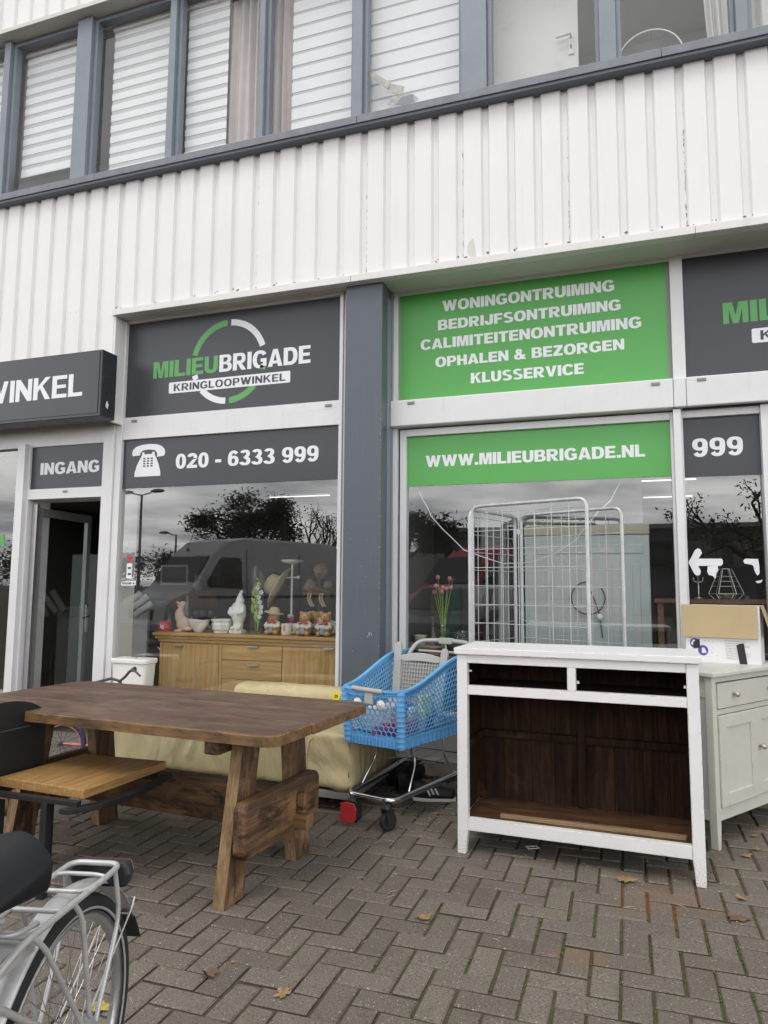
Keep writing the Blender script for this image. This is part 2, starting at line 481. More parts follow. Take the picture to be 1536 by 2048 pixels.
# ------------------------------------------------------------------ heavy grotesque lettering, drawn glyph by glyph (cap height 1)
def _arc(cx, cy, rx, ry, a0, a1, tx, ty, n=None, p=2.35):
    """band of a squarish ellipse between two angles, tx/ty thick at its sides and at its top"""
    n = n or max(6, int(abs(a1 - a0) / 9))
    def pt(a, ax, ay):
        c, s_ = math.cos(a), math.sin(a)
        return (cx + ax * math.copysign(abs(c) ** (2 / p), c), cy + ay * math.copysign(abs(s_) ** (2 / p), s_))
    A = [R(a0 + (a1 - a0) * k / n) for k in range(n + 1)]
    return [pt(a, rx, ry) for a in A] + [pt(a, rx - tx, ry - ty) for a in reversed(A)]
def _rc(x0, y0, x1, y1): return [(x0, y0), (x1, y0), (x1, y1), (x0, y1)]
def glyph(c, v, h):
    """(advance width, polygons); v = stem width, h = bar height"""
    if c == 'I': return v, [_rc(0, 0, v, 1)]
    if c == 'L': return .66, [_rc(0, 0, v, 1), _rc(v, 0, .66, h)]
    if c == 'E': return .70, [_rc(0, 0, v, 1), _rc(v, 0, .70, h), _rc(v, 1 - h, .69, 1), _rc(v, .5 - h * .42, .65, .5 + h * .48)]
    if c == 'F': return .66, [_rc(0, 0, v, 1), _rc(v, 1 - h, .66, 1), _rc(v, .46 - h * .4, .60, .46 + h * .5)]
    if c == 'H': return .80, [_rc(0, 0, v, 1), _rc(.80 - v, 0, .80, 1), _rc(v, .5 - h * .5, .80 - v, .5 + h * .5)]
    if c == 'T': return .74, [_rc(0, 1 - h, .74, 1), _rc(.37 - v / 2, 0, .37 + v / 2, 1 - h)]
    if c == 'N': return .80, [[(0, 0), (v * .92, 0), (v * .92, .56), (.80 - v * .95, 0), (.80, 0), (.80, 1), (.80 - v * .92, 1), (.80 - v * .92, .45), (v * .95, 1), (0, 1)]]
    if c == 'M': return .94, [[(0, 0), (v * .86, 0), (v * .86, .70), (.47 - v * .42, 0), (.47 + v * .42, 0), (.94 - v * .86, .70), (.94 - v * .86, 0), (.94, 0), (.94, 1), (.94 - v * 1.38, 1), (.47, .36), (v * 1.38, 1), (0, 1)]]
    if c == 'W': return 1.20, [[(.0, 1), (v, 1), (.37, .42), (.60 - v * .42, 1), (.60 + v * .42, 1), (.83, .42), (1.2 - v, 1), (1.2, 1), (.96, 0), (.72, 0), (.60, .52), (.48, 0), (.24, 0)]]
    if c == 'V': return .86, [[(0, 1), (v * 1.04, 1), (.43, .30), (.86 - v * 1.04, 1), (.86, 1), (.43 + v * .52, 0), (.43 - v * .52, 0)]]
    if c == 'A': return .88, [[(0, 0), (v * 1.02, 0), (.44, .74), (.88 - v * 1.02, 0), (.88, 0), (.44 + v * .54, 1), (.44 - v * .54, 1)], _rc(v * .95, .17, .88 - v * .95, .17 + h * .82)]
    if c == 'K': return .84, [_rc(0, 0, v, 1), [(v, .36), (v + .10, .50), (.84 - v * 1.15, 0), (.84, 0), (v + .22, .62), (.82, 1), (.82 - v * 1.12, 1), (v, .60)]]
    if c == 'Z': return .72, [_rc(.03, 1 - h, .71, 1), _rc(0, 0, .72, h), [(0, h), (.34, h), (.71, 1 - h), (.37, 1 - h)]]
    if c == 'O': return .90, [_arc(.45, .5, .45, .515, 0, 360, v, h * .95, 40)]
    if c == '0': return .70, [_arc(.35, .5, .35, .51, 0, 360, v * .93, h * .9, 36)]
    if c == 'C': return .84, [_arc(.45, .5, .45, .515, 32, 328, v, h * .95, 34)]
    if c == 'G': return .88, [_arc(.45, .5, .45, .515, 32, 318, v, h * .95, 34), _rc(.50, .34, .86, .34 + h), _rc(.86 - v * .82, .10, .86, .34)]
    if c == 'D': return .83, [_rc(0, 0, v, 1), _rc(v, 0, .40, h), _rc(v, 1 - h, .40, 1), _arc(.40, .5, .43, .5, -90, 90, v, h, 20)]
    if c == 'P': return .76, [_rc(0, 0, v, 1), _rc(v, 1 - h * .92, .44, 1), _rc(v, .36, .44, .36 + h * .9), _arc(.44, .68, .32, .32, -90, 90, v * .95, h * .9, 16)]
    if c == 'R': return .84, [_rc(0, 0, v, 1), _rc(v, 1 - h * .92, .46, 1), _rc(v, .38, .46, .38 + h * .88), _arc(.46, .69, .33, .31, -90, 90, v * .95, h * .88, 16), [(.30, .38), (.54, .42), (.84, 0), (.84 - v * 1.15, 0)]]
    if c == 'B': return .80, [_rc(0, 0, v, 1), _rc(v, 1 - h * .85, .46, 1), _rc(v, .5 - h * .38, .48, .5 + h * .42), _rc(v, 0, .46, h * .85), _arc(.46, .745, .30, .255, -90, 90, v * .92, h * .8, 14), _arc(.46, .275, .34, .275, -90, 90, v * .95, h * .82, 14)]
    if c == 'S': return .78, [_arc(.39, .735, .36, .275, 25, 268, v * .95, h * .85, 22), _arc(.39, .265, .385, .28, -155, 92, v * .95, h * .85, 22)]
    if c == 'U': return .80, [_rc(0, .38, v, 1), _rc(.80 - v, .38, .80, 1), _arc(.40, .385, .40, .40, 180, 360, v, h, 20)]
    if c == 'J': return .66, [_rc(.66 - v, .32, .66, 1), _arc(.33, .33, .33, .345, 170, 360, v, h, 18)]
    if c == '2': return .70, [_arc(.35, .70, .34, .31, -8, 165, v * .92, h * .9, 18), [(.02, h), (.36, h), (.695, .63), (.40, .58), (.02, .18)], _rc(.0, 0, .70, h)]
    if c == '3': return .70, [_arc(.33, .745, .325, .265, -90, 160, v * .9, h * .82, 18), _arc(.33, .275, .365, .285, -165, 90, v * .92, h * .82, 18), _rc(.24, .46, .36, .56)]
    if c == '6': return .70, [_arc(.35, .325, .35, .335, 0, 360, v * .88, h * .82, 30), _arc(.36, .5, .36, .51, 38, 205, v * .88, h * .85, 18)]
    if c == '9': return .70, [_arc(.35, .675, .35, .335, 0, 360, v * .88, h * .82, 30), _arc(.34, .5, .36, .51, 218, 385, v * .88, h * .85, 18)]
    if c == '&': return .92, [_arc(.37, .765, .25, .245, 0, 360, v * .78, h * .7, 24), _arc(.35, .27, .35, .285, 75, 350, v * .92, h * .85, 22), [(.20, .70), (.44, .74), (.94, 0), (.62, 0)], [(.60, .30), (.70, .46), (.90, .42), (.80, .22)]]
    if c == '.': return v, [_rc(0, 0, v, h * 1.15)]
    if c == '-': return .40, [_rc(0, .28, .40, .28 + h)]
    return .30, []
def put_text(mb, body, x0, x1, z0, z1, y, bold=.05, spacing=1.0, mi=0, th=0.0015, T=None):
    """capitals fitted to the box x0..x1, z0..z1 on the wall plane, standing proud of y towards the street"""
    k = min(1.0, .62 + bold * 6.5)
    v, h = .27 * k, .205 * k
    gap = .085 * (2.2 * spacing - 1.2) if spacing != 1.0 else .075
    X = 0; out = []
    for ch in body:
        w, polys = glyph(ch, v, h)
        out += [(X, p) for p in polys]
        X += w + gap
    X -= gap
    sx, sz = (x1 - x0) / X, z1 - z0
    for i, (ox, p) in enumerate(out):
        e_ = .00004 * (i % 3)             # neighbouring strokes never share one plane
        area = sum(p[q][0] * p[(q + 1) % len(p)][1] - p[(q + 1) % len(p)][0] * p[q][1] for q in range(len(p)))
        if area < 0: p = list(reversed(p))
        closed = len(p) > 60 and False
        pts = [(x0 + (ox + a) * sx, z0 + b_ * sz) for a, b_ in p]
        n = len(pts)
        P = lambda q, yy: (Vector((q[0], yy, q[1])) if T is None else T @ Vector((q[0], yy, q[1])))
        if n % 2 == 0 and n > 12 and p_is_band(p):
            m_ = n // 2
            vs = [P(q, y - th - e_) for q in pts] + [P(q, y - .0001) for q in pts]
            fs = []
            for q in range(m_ - 1):
                fs.append((q, q + 1, n - 2 - q, n - 1 - q)); fs.append((q + 1, q, n + q, n + q + 1)); fs.append((n - 1 - q, n - 2 - q, 2 * n - 2 - q, 2 * n - 1 - q))
            mb.add(vs, fs, mi)
        else:
            vs = [P(q, y - th - e_) for q in pts] + [P(q, y - .0001) for q in pts]
            fs = [tuple(range(n))] + [((q + 1) % n, q, n + q, n + (q + 1) % n) for q in range(n)]
            mb.add(vs, fs, mi)
def p_is_band(p):
    """bands come as an outer run of points followed by the inner run backwards"""
    return getattr(p, 'band', len(p) >= 14)

def build_each(name, boxes, mat, parent, bevel=0.0, local=True):
    """one part per box"""
    for b_ in boxes:
        mb = MB(); mb.box(*b_); mb.build(name, mat, parent, bevel=bevel, local=local)
# ================================================================== ground
U = 0.111
def make_paving():
    m, nt, b = new_mat('concrete_pavers')
    geo = nd(nt, 'ShaderNodeNewGeometry')
    rnd = geo.outputs['Random Per Island']
    v = coords(nt)
    base = ramp(nt, rnd, [(0.0, (0.160, 0.134, 0.108)), (0.3, (0.182, 0.155, 0.127)), (0.7, (0.204, 0.175, 0.145)), (1.0, (0.226, 0.190, 0.152))])
    big = noise(nt, v, 1.1, 4, 0.6)
    cc = mixc(nt, ramp(nt, big, [(0.35, 0.0), (0.7, 0.40)]), base, (0.125, 0.110, 0.094))
    fine = noise(nt, v, 140, 3, 0.7)
    cc = mixc(nt, ramp(nt, fine, [(0.36, 0.75), (0.52, 0.0)]), cc, (0.045, 0.040, 0.035))
    vor = nd(nt, 'ShaderNodeTexVoronoi', Scale=75.0); lk(nt, v, vor.inputs['Vector'])
    spk = ramp(nt, vor.outputs['Distance'], [(0.13, 1.0), (0.24, 0.0)])
    pick = ramp(nt, vor.outputs['Color'], [(0.50, 0.0), (0.72, 0.9)])
    fac = nd(nt, 'ShaderNodeMath', operation='MULTIPLY'); lk(nt, spk, fac.inputs[0]); lk(nt, pick, fac.inputs[1])
    cc = mixc(nt, fac.outputs[0], cc, (0.46, 0.43, 0.38))
    blot = noise(nt, v, 5.5, 6, .7)
    cc = mixc(nt, ramp(nt, blot, [(.56, 0.0), (.70, .42)]), cc, (0.085, 0.080, 0.058))
    # rust stains left by metal goods that stood here: fixed spots on the paving
    tc = nd(nt, 'ShaderNodeTexCoord')
    tot = None
    for (sx, sy, r, amt) in [(0.13, 3.72, 0.24, .36), (0.02, 3.60, 0.16, .36), (0.27, 3.66, .15, .36), (-0.20, 3.05, 0.13, .55), (-0.28, 3.02, .07, .45), (0.22, 4.02, .16, .3)]:
        dd = nd(nt, 'ShaderNodeVectorMath', operation='DISTANCE'); dd.inputs[1].default_value = (sx, sy, 0)
        lk(nt, tc.outputs['Object'], dd.inputs[0])
        mr = nd(nt, 'ShaderNodeMapRange'); mr.inputs['From Min'].default_value = r; mr.inputs['From Max'].default_value = r * 0.25
        mr.inputs['To Max'].default_value = amt
        lk(nt, dd.outputs['Value'], mr.inputs['Value'])
        if tot is None: tot = mr.outputs[0]
        else:
            mx = nd(nt, 'ShaderNodeMath', operation='MAXIMUM'); lk(nt, tot, mx.inputs[0]); lk(nt, mr.outputs[0], mx.inputs[1]); tot = mx.outputs[0]
    rn = ramp(nt, noise(nt, v, 9, 6, 0.7), [(0.36, 0.0), (0.62, 1.0)])
    fm = nd(nt, 'ShaderNodeMath', operation='MULTIPLY'); lk(nt, tot, fm.inputs[0]); lk(nt, rn, fm.inputs[1])
    cc = mixc(nt, fm.outputs[0], cc, (0.27, 0.135, 0.055))
    lk(nt, cc, b.inputs['Base Color'])
    b.inputs['Roughness'].default_value = 0.8
    b.inputs['Specular IOR Level'].default_value = 0.35
    bump(nt, b, noise(nt, v, 170, 4, 0.7), 0.5, 0.003)
    rng = random.Random(3)
    mb = MB()
    ox, oy = 0.055, 3.215
    X0, X1, Y0, Y1 = -9.0, 4.5, -1.5, 5.40
    i0, i1 = int((X0 - ox) / U), int((X1 - ox) / U)
    j0, j1 = int((Y0 - oy) / U), int((Y1 - oy) / U)
    g = 0.0058; ch = 0.0050
    for i in range(i0, i1):
        for j in range(j0, j1):
            d = (i + j) % 4
            if d == 0: w, h = 2, 1
            elif d == 2: w, h = 1, 2
            else: continue
            ax, bx = ox + i * U + g, ox + (i + w) * U - g
            ay, by = oy + j * U + g, oy + (j + h) * U - g
            if by > 5.41: by = 5.41
            if by - ay < 0.02: continue
            dz = rng.uniform(-0.0022, 0.0022); tx = rng.uniform(-0.0016, 0.0016); ty = rng.uniform(-0.0016, 0.0016)
            jx = rng.uniform(-.0018, .0018); jy = rng.uniform(-.0018, .0018); rot = rng.uniform(-.006, .006)
            mx, my = (ax + bx) / 2, (ay + by) / 2
            def P(x, y, z):
                ux, uy = x - mx, y - my
                return (mx + ux - uy * rot + jx, my + uy + ux * rot + jy, z + dz + tx * ux / .1 + ty * uy / .1)
            c = ch * rng.uniform(.7, 1.5)
            vs = [P(ax + c, ay + c, 0), P(bx - c, ay + c, 0), P(bx - c, by - c, 0), P(ax + c, by - c, 0),
                  P(ax, ay, -c), P(bx, ay, -c), P(bx, by, -c), P(ax, by, -c),
                  P(ax, ay, -.03), P(bx, ay, -.03), P(bx, by, -.03), P(ax, by, -.03)]
            mb.add(vs, [(0, 1, 2, 3), (4, 5, 1, 0), (5, 6, 2, 1), (6, 7, 3, 2), (7, 4, 0, 3)])
            mb.add(vs, [(8, 9, 5, 4), (9, 10, 6, 5), (10, 11, 7, 6), (11, 8, 4, 7)], 1)
    return struct(mb.build('paving', [m, plain('paver_flank_dirt', (0.070, 0.056, 0.038), .95, var=.3, scale=30)]))
make_paving()

def make_ground():
    m, nt, b = new_mat('joint_sand_and_asphalt')
    v = coords(nt)
    n = noise(nt, v, 0.8, 5, 0.6)
    c = mixc(nt, ramp(nt, noise(nt, v, 30, 5, 0.7), [(0.3, 0.0), (0.7, 1.0)]), (0.050, 0.040, 0.028), (0.105, 0.084, 0.060))
    # moss in the joints, thickest to the right of the yard
    tc = nd(nt, 'ShaderNodeTexCoord')
    dd = nd(nt, 'ShaderNodeVectorMath', operation='DISTANCE'); dd.inputs[1].default_value = (0.35, 2.9, 0); lk(nt, tc.outputs['Object'], dd.inputs[0])
    mr = nd(nt, 'ShaderNodeMapRange'); mr.inputs['From Min'].default_value = 2.2; mr.inputs['From Max'].default_value = 0.2; lk(nt, dd.outputs['Value'], mr.inputs['Value'])
    mf = nd(nt, 'ShaderNodeMath', operation='MULTIPLY'); lk(nt, mr.outputs[0], mf.inputs[0])
    lk(nt, ramp(nt, noise(nt, v, 4.0, 5, 0.65), [(0.42, 0.0), (0.6, 1.0)]), mf.inputs[1])
    c = mixc(nt, mf.outputs[0], c, (0.075, 0.085, 0.018))
    d2 = nd(nt, 'ShaderNodeVectorMath', operation='DISTANCE'); d2.inputs[1].default_value = (0.13, 3.68, 0); lk(nt, tc.outputs['Object'], d2.inputs[0])
    r2 = nd(nt, 'ShaderNodeMapRange'); r2.inputs['From Min'].default_value = .34; r2.inputs['From Max'].default_value = .12; lk(nt, d2.outputs['Value'], r2.inputs['Value'])
    c = mixc(nt, r2.outputs[0], c, (0.20, 0.055, 0.012))
    lk(nt, c, b.inputs['Base Color']); b.inputs['Roughness'].default_value = 0.95
    bump(nt, b, noise(nt, v, 120, 4, 0.7), 0.6, 0.004)
    mb = MB()
    mb.add([(-400, -400, -0.0085), (400, -400, -0.0085), (400, 400, -0.0085), (-400, 400, -0.0085)], [(0, 1, 2, 3)])
    return struct(mb.build('ground', m))
make_ground()

# ================================================================== the shop building
shop = thing('shop_building', 'white ribbed industrial shop building with slate grey pillar and big display windows', 'building', (0, 5.5, 0))
def part(mb, name, mats, bevel=0.0, parent=None, **kw):
    return mb.build(name, mats, parent or shop, bevel=bevel, local=False, **kw)

CLAD_Y = 5.15
def ribbed(x0, x1, z0, z1, y, phase=-0.111, name='cladding'):
    mb = MB(); prof = []
    k = math.floor((x0 - phase) / 0.2005)
    x = phase + k * 0.2005
    while x < x1 + 0.3:
        prof += [(x, y), (x + 0.134, y), (x + 0.148, y + 0.030), (x + 0.187, y + 0.030)]
        x += 0.2005
    prof = [(min(max(px, x0), x1), py) for px, py in prof if x0 - 0.25 < px < x1 + 0.25]
    vs = [(px, py, z0) for px, py in prof] + [(px, py, z1) for px, py in prof]
    n = len(prof)
    fs = [(i, i + 1, n + i + 1, n + i) for i in range(n - 1)]
    mb.add(vs, fs)
    mb.box(x0, x1, y + 0.05, y + 0.10, z0, z1)
    return part(mb, name, M['white_wall'])
ribbed(-9.0, -4.386, 3.2, 5.19, CLAD_Y)
ribbed(-4.3855, 4.5, 3.935, 5.19, CLAD_Y)
ribbed(-9.0, 4.5, 7.06, 8.6, 5.11, name='cladding')
# folded return beside the entrance
mb = MB(); mb.box(-4.3855, -4.366, 5.1505, 5.30, 2.9, 3.8835); part(mb, 'cladding_return', M['white_wall'])
# fascia trim under the cladding
mb = MB(); mb.box(-4.386, -2.045, 5.118, 5.20, 3.884, 3.944); mb.box(-2.042, 0.52, 5.118, 5.20, 3.884, 3.944); mb.box(0.523, 4.5, 5.118, 5.20, 3.884, 3.944)
part(mb, 'fascia_trim', M['white_trim'], 0.004)
# soffits
mb = MB(); mb.box(-4.386, 4.5, 5.20, 5.60, 3.896, 3.95)
part(mb, 'soffit', M['soffit'])
# flaking paint and dirt along the bottom of the ribs and the overlapping sheets
rng = random.Random(11)
mb = MB()
def flake(x, z, w, h, y):
    n = rng.randint(5, 8)
    pts = []
    for k in range(n):
        a = 2 * PI * k / n; q = rng.uniform(.45, 1)
        pts.append((x + math.cos(a) * w * q, z + math.sin(a) * h * q))
    mb.prism(pts, y - 0.0012, y + 0.001, 'xz')
for k in range(-22, 7):
    xg = -0.111 + k * 0.2005
    if xg < -4.35: continue
    for q in range(rng.randint(1, 4)):
        flake(xg + rng.uniform(-.055, .03), 3.949 + rng.uniform(0, .035), rng.uniform(.004, .020), rng.uniform(.003, .014), CLAD_Y if rng.random() < .5 else CLAD_Y + .004)
    if rng.random() < .7:
        for q in range(2): flake(xg + rng.uniform(0, .13), 3.948, rng.uniform(.012, .05), .0035, CLAD_Y)
for k in (-19, -14, -9, -5, -1, 3):
    xg = -0.111 + k * 0.2005 - 0.013
    for q in range(26):
        z = 3.96 + (rng.random() ** 1.6) * 0.95
        flake(xg + rng.uniform(-.004, .004), z, rng.uniform(.001, .0026), rng.uniform(.006, .03), CLAD_Y + .0285)
fp = part(mb, 'flaking_paint', M['grime']); fp['kind'] = 'stuff'

# upper sill
mb = MB()
for xa, xb in ((-9, -4.62), (-4.617, -1.985), (-1.982, 0.34), (0.343, 4.5)):
    mb.prism([(5.06, 5.205), (5.06, 5.268), (5.075, 5.281), (5.30, 5.295), (5.30, 5.205)], xa, xb, 'yz')
part(mb, 'window_sill', M['slate_sill'], 0.003)
mb = MB(); mb.box(-9, 4.5, 5.072, 5.18, 5.180, 5.203); part(mb, 'drip_edge', M['slate_paint'])

# pillar
mb = MB(); mb.box(-2.115, -1.797, 5.20, 5.60, 0.0, 3.892)
part(mb, 'pillar', M['slate_paint'], 0.006)
mb = MB(); mb.box(-1.797, -1.792, 5.33, 5.42, 0.0, 3.80); mb.box(-1.797, -1.785, 5.425, 5.47, 0.0, 3.89)
part(mb, 'pillar_edge_strip', M['slate_light'])

# scratches and chipped paint on the pillar
M['chip'] = plain('bare_paint_chip', (.55, .56, .58), .6, var=.2, scale=50)
rng = random.Random(12); mb = MB()
for k in range(46):
    z = rng.uniform(.9, 2.9)
    if k < 26: flake(-1.800 + rng.gauss(-.004, .003), z, rng.uniform(.0012, .003), rng.uniform(.002, .008), 5.20)
    else: flake(rng.uniform(-2.09, -1.82), rng.uniform(.8, 2.0), rng.uniform(.001, .0028), rng.uniform(.0012, .004), 5.20)
p = atY(738, 1268, 5.20)
for (dx, dz, w, h_) in ((0, 0, .003, .022), (.012, .008, .010, .003), (.02, -.004, .002, .012), (-.01, -.02, .002, .016)): flake(p.x + dx, p.z + dz, w, h_, 5.20)
part(mb, 'paint_chips', M['chip'])['kind'] = 'stuff'
# old screw holes, a patch of glue and a torn strip of film
mb = MB()
for (px, py) in ((142, 612), (152, 611), (141, 626), (153, 625)):
    q = atY(px, py, CLAD_Y); flake(q.x, q.z, .006, .006, CLAD_Y)
for k in range(26):
    q = atY(575 + k * 4, 829 - k * .55, 5.30); flake(q.x, q.z + rng.uniform(-.004, .004), rng.uniform(.004, .014), rng.uniform(.001, .0028), 5.30)
part(mb, 'old_marks', plain('faint_marks', (.46, .45, .42), .8, var=.2, scale=40))['kind'] = 'stuff'
mb = MB(); q = atY(950, 497, CLAD_Y)
mb.prism([(q.x + .062 * math.cos(a) * (1 if k % 3 else .93), q.z + .085 * math.sin(a)) for k, a in enumerate([R(100 + 8 * k) for k in range(24)])], CLAD_Y - .001, CLAD_Y + .001, 'xz')
part(mb, 'glue_patch', plain('pale_glue_patch', (.62, .61, .58), .7, var=.08, scale=20))

# plinth and base panels
mb = MB(); mb.box(-1.797, 4.5, 5.42, 5.60, -0.02, 0.115); part(mb, 'plinth', M['concrete'], 0.008)
mb = MB(); mb.box(-4.54, -2.116, 5.25, 5.60, -0.02, 0.115); part(mb, 'plinth', M['concrete'], 0.008)
mb = MB(); mb.box(-9, -5.40, 5.25, 5.60, -0.02, 0.10); mb.box(-5.40, -4.54, 5.27, 5.62, -.02, 0.03); part(mb, 'plinth', M['concrete'], 0.008)
build_each('base_panel', [(-4.36, -2.17, 5.31, 5.56, 0.115, 0.435), (-1.74, 4.5, 5.50, 5.57, 0.115, 0.40), (-9, -5.52, 5.29, 5.56, 0.10, 0.30)], M['grey_panel'], shop, local=False)

# ---- shop window frames
def frame(name, boxes, bevel=0.003):
    mb = MB()
    for b_ in boxes: mb.box(*b_)
    return part(mb, name, M['white_frame'], bevel)
bay1 = frame('shop_window', [
    (-4.4249, -4.357, 5.292, 5.56, 0.115, 3.9112), (-2.2037, -2.1727, 5.292, 5.56, 0.115, 3.9063),
    (-4.357, -2.2037, 5.298, 5.56, 3.8666, 3.9112), (-4.357, -2.2037, 5.3, 5.56, 2.7599, 2.9663), (-4.357, -2.2037, 5.3, 5.56, 0.4321, 0.4854)])
frame('window_post', [(-2.172, -2.10, 5.31, 5.58, 0.115, 3.90)])
bay2 = frame('shop_window', [
    (-1.792, -1.750, 5.462, 5.58, 0.115, 3.905), (-1.750, 0.369, 5.472, 5.56, 3.872, 3.905),
    (0.369, 0.457, 5.462, 5.56, 2.952, 3.905), (-1.735, -1.680, 5.492, 5.57, 0.40, 2.722), (-1.680, 0.338, 5.492, 5.57, 2.665, 2.722),
    (0.338, 0.357, 5.492, 5.57, 0.40, 2.722), (0.357, 0.408, 5.43, 5.57, 0.115, 2.728), (-1.680, 0.338, 5.492, 5.57, 0.40, 0.46)])
bay3 = frame('shop_window', [
    (0.457, 1.95, 5.472, 5.56, 3.878, 3.905), (1.95, 2.03, 5.462, 5.56, 2.952, 3.905), (2.03, 4.5, 5.472, 5.56, 2.952, 3.905),
    (0.408, 0.424, 5.485, 5.57, 0.40, 2.728), (0.424, 0.928, 5.492, 5.57, 2.672, 2.728), (0.928, 1.01, 5.46, 5.57, 0.115, 2.728),
    (0.424, 0.928, 5.492, 5.57, 0.40, 0.46), (1.01, 2.9, 5.492, 5.57, 0.40, 0.46), (1.01, 2.9, 5.492, 5.57, 2.672, 2.728), (2.9, 4.5, 5.46, 5.57, 0.115, 2.728)])
frame('transom_beam', [(-1.792, 0.362, 5.402, 5.56, 2.735, 2.951), (0.3645, 0.448, 5.402, 5.56, 2.735, 2.951), (0.4505, 4.5, 5.402, 5.56, 2.735, 2.951)], 0.008)
build_each('gap_strip', [(-1.750, -1.736, 5.52, 5.58, 0.40, 2.73), (.424, 1.2, 5.45, 5.485, 2.7285, 2.7345)], M['black_rubber'], shop, local=False)  # black strips filling the narrow gaps beside and above the sashes
# small grey drain caps on the beams
caps = []
for px, py in ((822, 806), (1311, 768), (1403, 759), ): 
    p = atY(px, py, 5.40); caps.append((p.x - .03, p.x + .03, 5.394, 5.403, p.z - .011, p.z + .011))
for px, py in ((269, 842), (657, 811)):
    p = atY(px, py, 5.30); caps.append((p.x - .03, p.x + .03, 5.292, 5.301, p.z - .011, p.z + .011))
p = atY(132, 983, 5.28); caps.append((p.x - .025, p.x + .025, 5.264, 5.2735, p.z - .01, p.z + .01))
build_each('drain_cap', caps, M['grey_panel'], shop, .003, local=False)

def pane(parent, x0, x1, z0, z1, y, mat='glass', name='window_pane'):
    mb = MB(); mb.add([(x0, y, z0), (x1, y, z0), (x1, y, z1), (x0, y, z1)], [(0, 1, 2, 3)])
    return part(mb, name, M[mat], parent=parent)
pane(bay1, -4.358, -2.2027, 0.4806, 2.3102, 5.335)
pane(bay2, -1.681, 0.339, 0.455, 2.255, 5.532)
pane(bay3, 0.423, 0.929, 0.455, 2.242, 5.532)
pane(bay3, 1.009, 2.901, 0.455, 2.68, 5.532)
# film rail just under the phone number: thin frame line
# ---- entrance
ent = frame('entrance_frame', [
    (-9, -4.545, 5.282, 5.56, 2.7454, 3.1941), (-4.545, -4.4278, 5.272, 5.56, 0.03, 2.9033), (-5.5093, -5.4192, 5.225, 5.56, 0.03, 2.7725),
    (-5.4192, -5.3998, 5.275, 5.56, 0.03, 2.7454), (-5.3998, -4.545, 5.272, 5.56, 2.2366, 2.3335), (-4.545, -4.372, 5.28, 5.56, 2.9033, 3.4363),
    (-9, -5.5093, 5.29, 5.56, 0.3, 0.3934), (-6.9775, -6.8999, 5.29, 5.56, 0.3934, 2.7454)])
pane(ent, -6.8999, -5.5083, 0.3885, 2.7483, 5.335)
pane(ent, -9, -6.9775, 0.3885, 2.7483, 5.335)
# open glass door leaf
dl = MB()
hinge = Vector((-5.375, 5.365, 0)); tip = Vector((-5.48, 6.21, 0))
dd_ = (tip - hinge); DW = dd_.length; ang = math.atan2(dd_.y, dd_.x)
TD = Matrix.Translation(hinge) @ Matrix.Rotation(ang, 4, 'Z')
for b_ in ((0, .065, -.022, .022, .04, 2.17), (DW - .065, DW, -.022, .022, .04, 2.17), (.065, DW - .065, -.022, .022, 2.09, 2.17), (.065, DW - .065, -.022, .022, .04, .16)):
    dl.box(*b_, 0, TD)
M['alu_dark'] = plain('grey_door_profile', (0.30, 0.31, 0.32), 0.4, metal=0.3, var=.05)
door = part(dl, 'door', M['alu_dark'], 0.003, parent=ent)
mb = MB(); mb.add([TD @ Vector(q) for q in ((.065, 0, .16), (DW - .065, 0, .16), (DW - .065, 0, 2.09), (.065, 0, 2.09))], [(0, 1, 2, 3)])
part(mb, 'door_pane', M['glass'], parent=ent)
mb = MB(); mb.box(DW - .05, DW - .02, -.045, -.022, .93, 1.22, 0, TD)
mb.tube([TD @ Vector(q) for q in ((DW - .035, -.04, 1.10), (DW - .035, -.075, 1.10), (DW - .16, -.078, 1.085))], .009)
part(mb, 'door_handle', M['bright_chrome'], parent=ent)
mb = MB()
pass
build_each('door_jamb', [(-5.388, -5.360, 5.33, 5.36, .05, 2.20), (-5.355, -5.327, 5.32, 5.36, .05, 2.20)], M['alu'], ent, .003, local=False)

# ---- rooms behind the glass
mb = MB()
mb.box(-9, 4.5, 11.0, 11.1, 0, 4.4); mb.box(-9.1, -9.0, 5.56, 11, 0, 4.4); mb.box(4.5, 4.6, 5.56, 11, 0, 4.4)
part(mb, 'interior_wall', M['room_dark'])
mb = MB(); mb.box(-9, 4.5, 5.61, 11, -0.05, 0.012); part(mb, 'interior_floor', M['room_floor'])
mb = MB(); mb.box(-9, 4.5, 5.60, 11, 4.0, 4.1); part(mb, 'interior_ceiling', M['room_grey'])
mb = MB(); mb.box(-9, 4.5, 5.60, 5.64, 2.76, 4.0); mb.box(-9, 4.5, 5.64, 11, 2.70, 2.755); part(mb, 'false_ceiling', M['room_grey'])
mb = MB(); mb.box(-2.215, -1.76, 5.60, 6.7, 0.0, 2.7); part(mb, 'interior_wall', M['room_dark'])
mb = MB(); mb.box(-1.30, .16, 6.75, 6.80, 2.02, 2.699); part(mb, 'interior_bulkhead', M['room_light'])
mb = MB(); mb.box(-1.12, -1.03, 6.6, 6.66, 0.012, 2.699); part(mb, 'interior_post', M['room_light'])

